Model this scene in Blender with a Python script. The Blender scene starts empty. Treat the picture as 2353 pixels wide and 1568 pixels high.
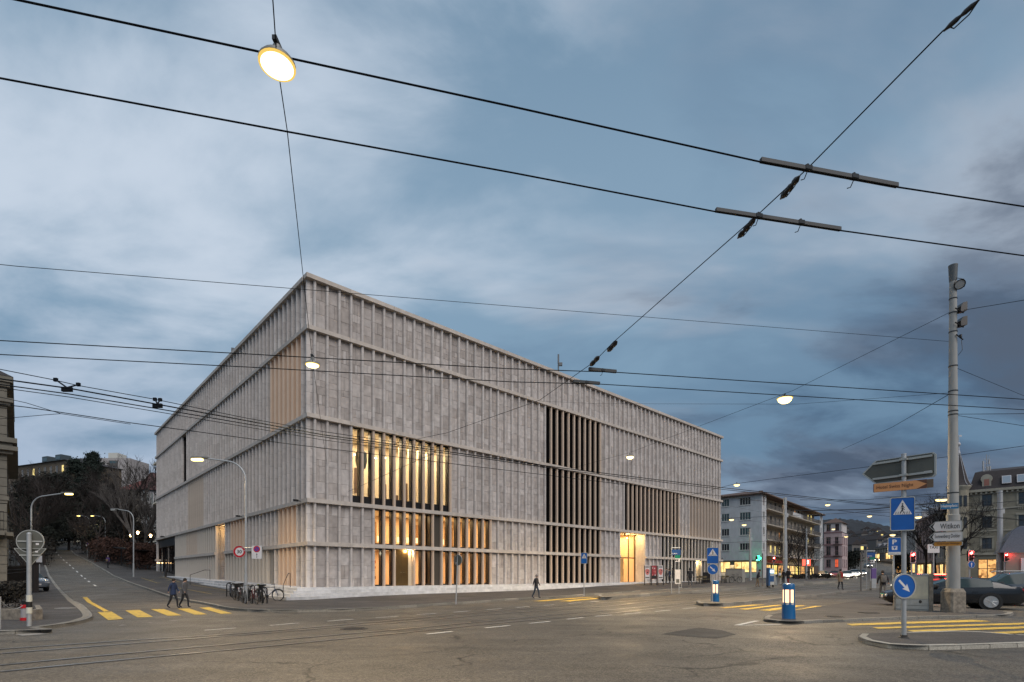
import bpy, bmesh, math, random
from mathutils import Vector, Matrix, Euler

# ------------------------------------------------------------------ camera, sky, sun, exposure
SC = bpy.context.scene
COL = SC.collection
F, CX, HY, EYE = 1209.0, 1176.5, 1322.0, 1.65      # survey units: focal length, centre, horizon, eye height
cam_d = bpy.data.cameras.new('camera')
cam = bpy.data.objects.new('camera', cam_d); COL.objects.link(cam)
cam.location = (0, 0, EYE); cam.rotation_euler = (math.pi/2, 0, 0)
cam_d.sensor_width = 36.0; cam_d.lens = 36.0*F/2353.0
cam_d.shift_y = (HY-784.0)/2353.0
cam_d.clip_start = 0.1; cam_d.clip_end = 6000
SC.camera = cam

SUN_EL, SUN_AZ = math.radians(44), math.radians(143)
world = bpy.data.worlds.new('World'); SC.world = world; world.use_nodes = True
def build_world():
    nt = world.node_tree; N = nt.nodes; L = nt.links; N.clear()
    def nd(t, **k):
        n = N.new(t)
        for a, b in k.items(): setattr(n, a, b)
        return n
    def math_(op, a, b=None, c=None):
        n = nd('ShaderNodeMath', operation=op)
        for i, v in enumerate((a, b, c)):
            if v is None: continue
            if isinstance(v, (int, float)): n.inputs[i].default_value = v
            else: L.new(v, n.inputs[i])
        return n.outputs[0]
    def ramp(fac, pts, interp='EASE'):
        r = nd('ShaderNodeValToRGB'); r.color_ramp.interpolation = interp
        e = r.color_ramp.elements
        while len(e) < len(pts): e.new(0.5)
        for i, (p, c) in enumerate(pts):
            e[i].position = p; e[i].color = (*c, 1) if len(c) == 3 else c
        L.new(fac, r.inputs[0]); return r.outputs[0]
    def mix(fac, a, b, blend='MIX'):
        n = nd('ShaderNodeMix', data_type='RGBA', blend_type=blend)
        if isinstance(fac, (int, float)): n.inputs[0].default_value = fac
        else: L.new(fac, n.inputs[0])
        for i, v in ((6, a), (7, b)):
            if isinstance(v, tuple): n.inputs[i].default_value = (*v, 1)
            else: L.new(v, n.inputs[i])
        return n.outputs[2]
    tc = nd('ShaderNodeTexCoord')
    sky = nd('ShaderNodeTexSky', sky_type='NISHITA', sun_disc=False, sun_elevation=math.radians(4), sun_rotation=SUN_AZ)
    sky.air_density = 1.0; sky.dust_density = 1.0; sky.ozone_density = 2.0
    skyc = mix(1.0, sky.outputs[0], (0.14, 0.14, 0.14), 'MULTIPLY')
    sep = nd('ShaderNodeSeparateXYZ'); L.new(tc.outputs['Generated'], sep.inputs[0])
    x, y, z = sep.outputs
    zz = math_('ADD', math_('MAXIMUM', z, 0.0), 0.28)
    u = math_('DIVIDE', x, zz); v = math_('DIVIDE', y, zz)
    cmb = nd('ShaderNodeCombineXYZ'); L.new(u, cmb.inputs[0]); L.new(v, cmb.inputs[1])
    def noise(scale, detail, rough, off, dist=0.0, rot=0.0, sx=1.0):
        mp = nd('ShaderNodeMapping'); L.new(cmb.outputs[0], mp.inputs[0])
        mp.inputs['Location'].default_value = off; mp.inputs['Rotation'].default_value = (0, 0, rot)
        mp.inputs['Scale'].default_value = (sx, 1, 1)
        n = nd('ShaderNodeTexNoise'); L.new(mp.outputs[0], n.inputs['Vector'])
        n.inputs['Scale'].default_value = scale; n.inputs['Detail'].default_value = detail
        n.inputs['Roughness'].default_value = rough; n.inputs['Distortion'].default_value = dist
        return n.outputs[0]
    n1 = noise(1.25, 6.0, 0.52, (3.1, 1.7, 0), 0.35, 0.75, 0.5)
    n2 = noise(3.4, 7.0, 0.56, (7.3, 4.1, 0), 0.3, 0.6, 0.6)
    n3 = noise(0.5, 2.0, 0.5, (1.0, 9.0, 0), 0.0, 0.3, 0.6)
    n4 = noise(2.1, 4.0, 0.5, (0.4, 2.2, 0), 0.2, 0.9, 0.22)      # long pale streaks
    # dusk side (west, to the left) is paler; a heavy cloud bank stands to the right, low down
    blue = mix(0.82, skyc, ramp(z, [(0.0, (0.165, 0.275, 0.40)), (0.25, (0.21, 0.335, 0.465)), (0.55, (0.25, 0.375, 0.505)), (0.75, (0.20, 0.315, 0.44)), (1.0, (0.18, 0.29, 0.41))]))
    dens = math_('ADD', math_('ADD', math_('MULTIPLY', n1, 0.50), math_('MULTIPLY', n2, 0.30)), math_('MULTIPLY', n4, 0.20))
    mask = ramp(dens, [(0.43, (0, 0, 0)), (0.57, (1, 1, 1))])
    east = math_('ADD', math_('MULTIPLY', x, 0.88), math_('MULTIPLY', z, -0.50))
    shade = math_('ADD', math_('ADD', east, 0.35), math_('MULTIPLY', math_('SUBTRACT', n3, 0.5), 0.9))
    shade = math_('ADD', shade, math_('MULTIPLY', math_('SUBTRACT', n2, 0.5), 1.6))
    shade = math_('ADD', shade, math_('MULTIPLY', math_('SUBTRACT', n1, 0.5), -0.9))
    cloud = ramp(shade, [(0.04, (0.52, 0.60, 0.705)), (0.42, (0.40, 0.468, 0.56)), (0.82, (0.155, 0.195, 0.262)), (1.05, (0.088, 0.118, 0.170))])
    base = ramp(shade, [(0.10, (1, 1, 1)), (0.55, (0.78, 0.81, 0.85)), (0.95, (0.42, 0.47, 0.55))])
    low = ramp(math_('ADD', z, math_('MULTIPLY', x, 0.10)), [(0.02, (0.66, 0.72, 0.80)), (0.40, (1, 1, 1))])      # duller towards the skyline
    col = mix(1.0, mix(mask, mix(1.0, blue, base, 'MULTIPLY'), cloud), low, 'MULTIPLY')
    bg = nd('ShaderNodeBackground'); L.new(col, bg.inputs[0]); bg.inputs[1].default_value = 0.62
    out = nd('ShaderNodeOutputWorld'); L.new(bg.outputs[0], out.inputs[0])
build_world()

sun_d = bpy.data.lights.new('sun', 'SUN'); sun = bpy.data.objects.new('sun', sun_d); COL.objects.link(sun)
sun_d.energy = 1.4; sun_d.angle = math.radians(55); sun_d.color = (1.0, 0.92, 0.865)
sun.location = (0, -30, 60)
sun.rotation_euler = Vector((-math.sin(SUN_AZ)*math.cos(SUN_EL), -math.cos(SUN_AZ)*math.cos(SUN_EL), -math.sin(SUN_EL))).to_track_quat('-Z', 'Y').to_euler()
vs = SC.view_settings
SC.display_settings.display_device = 'sRGB'
vs.view_transform = 'Standard'; vs.look = 'None'; vs.gamma = 1.0; vs.use_curve_mapping = False
vs.exposure = 0.80
SC.render.engine = 'CYCLES'
SC.cycles.use_denoising = True; SC.cycles.denoising_input_passes = 'RGB_ALBEDO_NORMAL'; SC.cycles.denoising_prefilter = 'NONE'
SC.cycles.max_bounces = 6; SC.cycles.diffuse_bounces = 3; SC.cycles.glossy_bounces = 3
SC.cycles.transmission_bounces = 4; SC.cycles.transparent_max_bounces = 8
SC.cycles.sample_clamp_indirect = 4.0
SC.cycles.caustics_reflective = False; SC.cycles.caustics_refractive = False

# ------------------------------------------------------------------ helpers
R = random.Random(7)
def tag(o, label=None, cat=None, group=None, kind=None):
    if label: o['label'] = label
    if cat: o['category'] = cat
    if group: o['group'] = group
    if kind: o['kind'] = kind
    return o
def thing(name, label, cat, loc=(0, 0, 0), rz=0.0, group=None):
    o = bpy.data.objects.new(name, None); COL.objects.link(o)
    o.location = loc; o.rotation_euler = (0, 0, rz); o.empty_display_size = 0.2
    return tag(o, label, cat, group)
def copy_tree(o, parent=None):
    c = o.copy(); COL.objects.link(c)
    if parent is not None: c.parent = parent
    for ch in list(o.children): copy_tree(ch, c)
    return c
def clone(o, label, loc=None, rz=None, scale=None):
    c = copy_tree(o); c['label'] = label
    if loc is not None: c.location = loc
    if rz is not None: c.rotation_euler = (0, 0, rz)
    if scale is not None: c.scale = (scale,)*3
    return c

class MB:
    """collects shapes; build() links them as one mesh object"""
    def __init__(s): s.v, s.f, s.m, s.t = [], [], [], []
    def add(s, vs, fs, m=0, tone=0.5):
        b = len(s.v); s.v.extend([tuple(p) for p in vs])
        for f in fs:
            s.f.append(tuple(b+i for i in f)); s.m.append(m); s.t.append(tone)
        return s
    def quad(s, a, b, c, d, m=0, tone=0.5): return s.add([a, b, c, d], [(0, 1, 2, 3)], m, tone)
    def frame(s, o, ex, ey, ez, m=0, tone=0.5, skip=()):
        """parallelepiped from corner o and three edge vectors"""
        o, ex, ey, ez = Vector(o), Vector(ex), Vector(ey), Vector(ez)
        if ex.cross(ey).dot(ez) < 0: o, ex = o+ex, -ex
        vs = [o, o+ex, o+ex+ey, o+ey, o+ez, o+ex+ez, o+ex+ey+ez, o+ey+ez]
        fs = [(0, 3, 2, 1), (4, 5, 6, 7), (0, 1, 5, 4), (1, 2, 6, 5), (2, 3, 7, 6), (3, 0, 4, 7)]
        return s.add(vs, [f for i, f in enumerate(fs) if i not in skip], m, tone)
    def box(s, c, size, rz=0.0, m=0, tone=0.5):
        c = Vector(c); sx, sy, sz = size
        ca, sa = math.cos(rz), math.sin(rz)
        ex, ey, ez = Vector((ca, sa, 0))*sx, Vector((-sa, ca, 0))*sy, Vector((0, 0, sz))
        return s.frame(c-(ex+ey+ez)/2, ex, ey, ez, m, tone)
    def bbox(s, c, size, bev=0.02, m=0, tone=0.5, rz=0.0):
        """box with chamfered edges"""
        bm = bmesh.new(); bmesh.ops.create_cube(bm, size=1.0)
        bmesh.ops.scale(bm, vec=size, verts=bm.verts)
        bmesh.ops.bevel(bm, geom=list(bm.edges), offset=bev, segments=2, affect='EDGES', profile=0.5)
        M = Matrix.Translation(c) @ Matrix.Rotation(rz, 4, 'Z')
        s.add([M @ v.co for v in bm.verts], [[v.index for v in f.verts] for f in bm.faces], m, tone)
        bm.free(); return s
    def tube(s, pts, r, n=6, m=0, tone=0.5, caps=True):
        pts = [Vector(p) for p in pts]
        rs = r if isinstance(r, (list, tuple)) else [r]*len(pts)
        rings = []; a = None
        for i, p in enumerate(pts):
            d = (pts[min(i+1, len(pts)-1)]-pts[max(i-1, 0)])
            d = d.normalized() if d.length > 1e-9 else Vector((0, 0, 1))
            if a is None: a = d.orthogonal().normalized()
            a = a-d*a.dot(d); a = a.normalized() if a.length > 1e-6 else d.orthogonal().normalized()
            b = d.cross(a)
            rings.append([p+(a*math.cos(2*math.pi*k/n)+b*math.sin(2*math.pi*k/n))*rs[i] for k in range(n)])
        vs = [v for ring in rings for v in ring]; fs = []
        for i in range(len(pts)-1):
            for k in range(n):
                k2 = (k+1) % n
                fs.append((i*n+k, i*n+k2, (i+1)*n+k2, (i+1)*n+k))
        if caps: fs.append(tuple(range(n-1, -1, -1))); fs.append(tuple((len(pts)-1)*n+k for k in range(n)))
        return s.add(vs, fs, m, tone)
    def lathe(s, prof, c=(0, 0, 0), n=16, m=0, tone=0.5, axis=None):
        """prof: [(radius, height)] turned about z (or about axis)"""
        c = Vector(c); Q = Matrix.Identity(3) if axis is None else Vector(axis).to_track_quat('Z', 'Y').to_matrix()
        vs = []; fs = []
        for r_, h in prof:
            for k in range(n):
                a = 2*math.pi*k/n; vs.append(c+Q @ Vector((r_*math.cos(a), r_*math.sin(a), h)))
        for i in range(len(prof)-1):
            for k in range(n):
                k2 = (k+1) % n; fs.append((i*n+k, i*n+k2, (i+1)*n+k2, (i+1)*n+k))
        if prof[0][0] > 1e-4: fs.append(tuple(range(n-1, -1, -1)))
        if prof[-1][0] > 1e-4: fs.append(tuple((len(prof)-1)*n+k for k in range(n)))
        return s.add(vs, fs, m, tone)
    def prism(s, poly, o, ex, ey, ez, m=0, tone=0.5):
        """2-D outline in (ex, ey) at o, thickness vector ez"""
        o, ex, ey, ez = Vector(o), Vector(ex), Vector(ey), Vector(ez)
        p = [o+ex*a+ey*b for a, b in poly]; n = len(p)
        if (sum(poly[i][0]*poly[(i+1) % n][1]-poly[(i+1) % n][0]*poly[i][1] for i in range(n)) > 0) == (ex.cross(ey).dot(ez) > 0):
            pass
        else: p.reverse()
        vs = p+[q+ez for q in p]
        fs = [tuple(range(n-1, -1, -1)), tuple(range(n, 2*n))]+[(i, (i+1) % n, n+(i+1) % n, n+i) for i in range(n)]
        return s.add(vs, fs, m, tone)
    def sphere(s, c, r, n=10, k=6, m=0, tone=0.5, sc=(1, 1, 1)):
        prof = [(max(1e-5, math.sin(math.pi*i/k))*1.0, -math.cos(math.pi*i/k)) for i in range(k+1)]
        c = Vector(c); b = MB(); b.lathe(prof, n=n)
        return s.add([c+Vector((v[0]*r*sc[0], v[1]*r*sc[1], v[2]*r*sc[2])) for v in b.v], b.f, m, tone)
    def mesh(s, name, mats, smooth=False, tone=False):
        me = bpy.data.meshes.new(name); me.from_pydata(s.v, [], s.f)
        for mm in (mats if isinstance(mats, (list, tuple)) else [mats]): me.materials.append(mm)
        if any(s.m): me.polygons.foreach_set('material_index', s.m)
        if tone:
            at_ = me.attributes.new('tone', 'FLOAT', 'FACE'); at_.data.foreach_set('value', s.t)
        if smooth:
            me.polygons.foreach_set('use_smooth', [True]*len(me.polygons))
            try: me.set_sharp_from_angle(angle=math.radians(40))
            except Exception: pass
        me.update(); return me
    def build(s, name, mats, parent=None, smooth=False, tone=False, loc=None):
        off = Vector((0, 0, 0))
        if parent is None and loc is None and s.v:      # origin at the foot of a free-standing mesh
            xs, ys, zs = zip(*s.v)
            off = Vector(((min(xs)+max(xs))/2, (min(ys)+max(ys))/2, min(zs)))
            s.v = [(a-off.x, b-off.y, c-off.z) for a, b, c in s.v]
        o = bpy.data.objects.new(name, s.mesh(name, mats, smooth, tone)); COL.objects.link(o)
        o.location = off if loc is None else loc
        if parent is not None: o.parent = parent
        return o

def place(me, name, parent=None, loc=(0, 0, 0), rz=0.0):
    o = bpy.data.objects.new(name, me); COL.objects.link(o); o.location = loc; o.rotation_euler = (0, 0, rz)
    if parent is not None: o.parent = parent
    return o

def lettering(txt, w, h, mat, parent, o, ex, ey, name='lettering', depth=0.0, bold=0.0, fit=True):
    """flat text as mesh, fitted into w x h, centred on o, along unit vectors ex (reading) and ey (up)"""
    cu = bpy.data.curves.new('text', 'FONT'); cu.body = txt; cu.align_x = 'CENTER'; cu.resolution_u = 3
    cu.offset = bold
    ob = bpy.data.objects.new('text_tmp', cu); COL.objects.link(ob)
    dg = bpy.context.evaluated_depsgraph_get(); dg.update()
    me = bpy.data.meshes.new_from_object(ob.evaluated_get(dg))
    bpy.data.objects.remove(ob); bpy.data.curves.remove(cu)
    if not me.vertices: return None
    xs = [v.co.x for v in me.vertices]; ys = [v.co.y for v in me.vertices]
    cx_, cy_ = (min(xs)+max(xs))/2, (min(ys)+max(ys))/2
    sx, sy = w/max(1e-4, max(xs)-min(xs)), h/max(1e-4, max(ys)-min(ys))
    if not fit: sx = sy = min(sx, sy)
    ex, ey, o = Vector(ex), Vector(ey), Vector(o)
    for v in me.vertices: v.co = o+ex*((v.co.x-cx_)*sx)+ey*((v.co.y-cy_)*sy)
    me.materials.clear(); me.materials.append(mat); me.name = name
    ob = bpy.data.objects.new(name, me); COL.objects.link(ob)
    if parent is not None: ob.parent = parent
    return ob

# ------------------------------------------------------------------ materials
MATS = {}
def mat(name, col=(0.5, 0.5, 0.5), rough=0.6, metal=0.0, var=0.0, scale=4.0, bump=0.0, emit=None, es=0.0, spec=0.5, coat=0.0, tone=0.0, detail=4.0, stretch=None, col2=None, alpha=None):
    if name in MATS: return MATS[name]
    m = bpy.data.materials.new(name); m.use_nodes = True; nt = m.node_tree; N, L = nt.nodes, nt.links
    b = N['Principled BSDF']
    b.inputs['Roughness'].default_value = rough; b.inputs['Metallic'].default_value = metal
    b.inputs['Specular IOR Level'].default_value = spec
    if coat: b.inputs['Coat Weight'].default_value = coat; b.inputs['Coat Roughness'].default_value = 0.05
    b.inputs['Base Color'].default_value = (*col, 1)
    src = None
    if var or bump or col2:
        tc = N.new('ShaderNodeTexCoord'); mp = N.new('ShaderNodeMapping'); L.new(tc.outputs['Object'], mp.inputs[0])
        if stretch: mp.inputs['Scale'].default_value = stretch
        nz = N.new('ShaderNodeTexNoise'); L.new(mp.outputs[0], nz.inputs['Vector'])
        nz.inputs['Scale'].default_value = scale; nz.inputs['Detail'].default_value = detail; nz.inputs['Roughness'].default_value = 0.6
        mx = N.new('ShaderNodeMix'); mx.data_type = 'RGBA'
        lo = tuple(c*(1-var) for c in col); hi = tuple(min(1, c*(1+var)) for c in col) if col2 is None else col2
        mx.inputs[6].default_value = (*lo, 1); mx.inputs[7].default_value = (*hi, 1)
        mr = N.new('ShaderNodeMapRange'); mr.inputs[1].default_value = 0.3; mr.inputs[2].default_value = 0.7
        L.new(nz.outputs[0], mr.inputs[0]); L.new(mr.outputs[0], mx.inputs[0]); src = mx.outputs[2]
        if bump:
            bp = N.new('ShaderNodeBump'); bp.inputs['Strength'].default_value = bump; bp.inputs['Distance'].default_value = 0.02
            L.new(nz.outputs[0], bp.inputs['Height']); L.new(bp.outputs[0], b.inputs['Normal'])
    if tone:
        at_ = N.new('ShaderNodeAttribute'); at_.attribute_name = 'tone'
        mr = N.new('ShaderNodeMapRange'); mr.inputs[3].default_value = 1-tone; mr.inputs[4].default_value = 1+tone
        L.new(at_.outputs['Fac'], mr.inputs[0])
        mu = N.new('ShaderNodeMix'); mu.data_type = 'RGBA'; mu.blend_type = 'MULTIPLY'; mu.inputs[0].default_value = 1.0
        if src is None: mu.inputs[6].default_value = (*col, 1)
        else: L.new(src, mu.inputs[6])
        L.new(mr.outputs[0], mu.inputs[7]); src = mu.outputs[2]
    if src is not None: L.new(src, b.inputs['Base Color'])
    if emit:
        b.inputs['Emission Color'].default_value = (*emit, 1); b.inputs['Emission Strength'].default_value = es
    if alpha is not None: b.inputs['Alpha'].default_value = alpha
    MATS[name] = m; return m

def glass(name, tint=(0.9, 0.95, 1.0), refl=0.12, rough=0.02):
    """window pane: see-through with a mirror share that grows at grazing angles"""
    if name in MATS: return MATS[name]
    m = bpy.data.materials.new(name); m.use_nodes = True; nt = m.node_tree; N, L = nt.nodes, nt.links; N.clear()
    tr = N.new('ShaderNodeBsdfTransparent'); tr.inputs[0].default_value = (*tint, 1)
    gl = N.new('ShaderNodeBsdfGlossy'); gl.inputs['Roughness'].default_value = rough
    fr = N.new('ShaderNodeFresnel'); fr.inputs[0].default_value = 1.45
    geo = N.new('ShaderNodeNewGeometry'); inv = N.new('ShaderNodeMath'); inv.operation = 'SUBTRACT'; inv.inputs[0].default_value = 1.0; L.new(geo.outputs['Backfacing'], inv.inputs[1])
    mu = N.new('ShaderNodeMath'); mu.operation = 'MULTIPLY'; L.new(fr.outputs[0], mu.inputs[0]); L.new(inv.outputs[0], mu.inputs[1])
    ad = N.new('ShaderNodeMath'); ad.operation = 'ADD'; ad.inputs[1].default_value = refl; ad.use_clamp = True; L.new(mu.outputs[0], ad.inputs[0])
    mx = N.new('ShaderNodeMixShader'); L.new(ad.outputs[0], mx.inputs[0]); L.new(tr.outputs[0], mx.inputs[1]); L.new(gl.outputs[0], mx.inputs[2])
    o = N.new('ShaderNodeOutputMaterial'); L.new(mx.outputs[0], o.inputs[0]); MATS[name] = m; return m

def glow(name, col, s):
    if name in MATS: return MATS[name]
    m = bpy.data.materials.new(name); m.use_nodes = True; nt = m.node_tree; N, L = nt.nodes, nt.links; N.clear()
    e = N.new('ShaderNodeEmission'); e.inputs[0].default_value = (*col, 1); e.inputs[1].default_value = s
    o = N.new('ShaderNodeOutputMaterial'); L.new(e.outputs[0], o.inputs[0]); MATS[name] = m; return m

def shop_glow(name, a, b_, s, scale=1.3):
    """lit shop interior seen through its window: uneven bright and dim patches"""
    if name in MATS: return MATS[name]
    m = glow(name, a, s); nt = m.node_tree; N, L = nt.nodes, nt.links; e = [q for q in N if q.type == 'EMISSION'][0]
    geo = N.new('ShaderNodeNewGeometry'); mp = N.new('ShaderNodeMapping'); L.new(geo.outputs['Position'], mp.inputs[0]); mp.inputs['Scale'].default_value = (1, 1, 0.8)
    v = N.new('ShaderNodeTexVoronoi'); v.inputs['Scale'].default_value = scale; L.new(mp.outputs[0], v.inputs['Vector'])
    n = N.new('ShaderNodeTexNoise'); n.inputs['Scale'].default_value = scale*1.5; n.inputs['Detail'].default_value = 4; L.new(mp.outputs[0], n.inputs['Vector'])
    sp = N.new('ShaderNodeSeparateColor'); L.new(v.outputs['Color'], sp.inputs[0])
    ad = N.new('ShaderNodeMath'); ad.operation = 'MULTIPLY_ADD'; L.new(sp.outputs[0], ad.inputs[0]); ad.inputs[1].default_value = 0.6; L.new(n.outputs[0], ad.inputs[2])
    r = N.new('ShaderNodeValToRGB'); q = r.color_ramp.elements; q[0].position = 0.42; q[0].color = (*b_, 1); q[1].position = 0.95; q[1].color = (*a, 1); L.new(ad.outputs[0], r.inputs[0]); L.new(r.outputs[0], e.inputs[0]); return m

def lamp_light(name, loc, power, col=(1.0, 0.80, 0.50), size=0.2, parent=None, spot=None):
    d = bpy.data.lights.new(name, 'SPOT' if spot else 'POINT'); d.energy = power; d.color = col; d.shadow_soft_size = size
    if spot: d.spot_size = spot; d.spot_blend = 0.6
    o = bpy.data.objects.new(name, d); COL.objects.link(o); o.location = loc
    if parent is not None: o.parent = parent
    return o
def area_light(name, loc, sx, sy, power, col, parent=None, rot=(0, 0, 0)):
    d = bpy.data.lights.new(name, 'AREA'); d.shape = 'RECTANGLE'; d.size = sx; d.size_y = sy; d.energy = power; d.color = col
    o = bpy.data.objects.new(name, d); COL.objects.link(o); o.location = loc; o.rotation_euler = rot
    if parent is not None: o.parent = parent
    return o

# ------------------------------------------------------------------ lie of the land
C0 = Vector((-13.40, 34.40)); ER = Vector((0.7305, 0.6829)); NR = Vector((0.6829, -0.7305))
EL = Vector((-0.6830, 0.7304)); NL = Vector((-0.7304, -0.6830))
def lin(pts, v):
    if v <= pts[0][0]: return pts[0][1]
    for (a, za), (b, zb) in zip(pts, pts[1:]):
        if v <= b: return za+(zb-za)*(v-a)/(b-a)
    return pts[-1][1]
LP = [(32, 0.0), (66, 1.5), (94, 4.1), (108, 5.7), (130, 8.6), (150, 11.5), (168, 12.6), (200, 24), (300, 34), (900, 60)]
RP = [(40, 0.0), (60, 0.62), (76, 0.8), (110, 1.1), (150, 1.9), (350, 20.0), (500, 30), (900, 60)]
def land(x, y):
    s = -((x-C0.x)*NL.x+(y-C0.y)*NL.y)
    w = 1.0-min(1.0, max(0.0, s/20.0))
    return w*lin(LP, y)+(1-w)*lin(RP, y)
def at(px, py, Y): return Vector(((px-CX)/F*Y, Y, EYE+(HY-py)/F*Y))
def gnd(px, py, dz=0.0):
    """where the sight line through a survey point meets the land (plus dz)"""
    u, w = (px-CX)/F, (HY-py)/F
    a, b = 1.0, None; Y = 1.0
    while Y < 700:
        if EYE+w*Y <= land(u*Y, Y)+dz: b = Y; break
        a = Y; Y *= 1.02
    if b is None: b = a = 700
    for _ in range(30):
        mid = (a+b)/2
        if EYE+w*mid <= land(u*mid, mid)+dz: b = mid
        else: a = mid
    return Vector((u*b, b, land(u*b, b)+dz))
def on_land(x, y, dz=0.0): return Vector((x, y, land(x, y)+dz))

def drape(poly, dz, grid=2.0):
    """flat outline cut along the land's grid and laid on the land, dz above it"""
    bm = bmesh.new()
    f = bm.faces.new([bm.verts.new((p[0], p[1], 0)) for p in poly])
    if f.normal.z < 0 or True:
        bm.normal_update()
        if f.normal.z < 0: f.normal_flip()
    x0, x1 = min(p[0] for p in poly), max(p[0] for p in poly); y0, y1 = min(p[1] for p in poly), max(p[1] for p in poly)
    for ax, lo, hi in ((0, x0, x1), (1, y0, y1)):
        g = math.floor(lo/grid)*grid+grid
        while g < hi:
            co = Vector((g, 0, 0)) if ax == 0 else Vector((0, g, 0)); no = Vector((1, 0, 0)) if ax == 0 else Vector((0, 1, 0))
            bmesh.ops.bisect_plane(bm, geom=bm.verts[:]+bm.edges[:]+bm.faces[:], plane_co=co, plane_no=no)
            g += grid
    bmesh.ops.triangulate(bm, faces=bm.faces[:])
    mb = MB(); bm.verts.index_update()
    mb.add([(v.co.x, v.co.y, land(v.co.x, v.co.y)+dz) for v in bm.verts], [[v.index for v in ff.verts] for ff in bm.faces])
    bm.free(); return mb
def resample(pts, step):
    pts = [Vector((p[0], p[1], 0)) for p in pts]; out = [pts[0]]; acc = 0.0
    for a, b in zip(pts, pts[1:]):
        d = (b-a).length; s = step-acc
        while s < d: out.append(a+(b-a)*(s/d)); s += step
        acc = (acc+d) % step
    out.append(pts[-1]); return out
def smooth_line(pts, k=8):
    """Catmull-Rom through plan points"""
    p = [Vector((q[0], q[1], 0)) for q in pts]; out = []
    for i in range(len(p)-1):
        a, b, c, d = p[max(i-1, 0)], p[i], p[i+1], p[min(i+2, len(p)-1)]
        for j in range(k):
            t = j/k
            out.append(0.5*((2*b)+(c-a)*t+(2*a-5*b+4*c-d)*t*t+(3*b-a-3*c+d)*t**3))
    out.append(p[-1]); return out
def kerb(parent, line, h, w=0.16, stone=1.1, matl=None, inside=1, drop=0.02, limit=70.0):
    """row of kerb stones along a plan line; each near stone is a piece of its own"""
    pts = resample(line, stone); far = MB(); nfar = 0
    for a, b in zip(pts, pts[1:]):
        d = b-a
        if d.length < 0.05: continue
        t = d.normalized(); n = Vector((-t.y, t.x, 0))*w*inside
        a2, b2 = a+t*0.011, b-t*0.011
        tn = R.random()
        za, zb = land(a.x, a.y)-0.05, land(b.x, b.y)-0.05
        za2, zb2 = land(a.x+n.x, a.y+n.y)-0.05, land(b.x+n.x, b.y+n.y)-0.05
        hh = h+0.05+R.uniform(-0.004, 0.004); c = n*0.14
        vs = [(*a2.xy, za), (*b2.xy, zb), (*(b2+n).xy, zb2), (*(a2+n).xy, za2),
              (*a2.xy, za+hh-0.025), (*b2.xy, zb+hh-0.025), (*(b2+n).xy, zb2+hh), (*(a2+n).xy, za2+hh),
              (*(a2+c).xy, za+hh), (*(b2+c).xy, zb+hh)]
        fs = [(0, 1, 5, 4), (4, 5, 9, 8), (8, 9, 6, 7), (1, 2, 6, 9, 5), (3, 0, 4, 8, 7), (2, 3, 7, 6)]
        if inside < 0: fs = [f[::-1] for f in fs]
        if a.length < limit:
            m_ = MB().add(vs, fs, 0, tn); m_.build('kerb_stone', matl, parent, tone=True, loc=(0, 0, 0))
        else: far.add(vs, fs, 0, tn); nfar += 1
    if nfar: tag(far.build('far_kerb_stones', matl, parent, tone=True, loc=(0, 0, 0)), kind='stuff')
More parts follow.
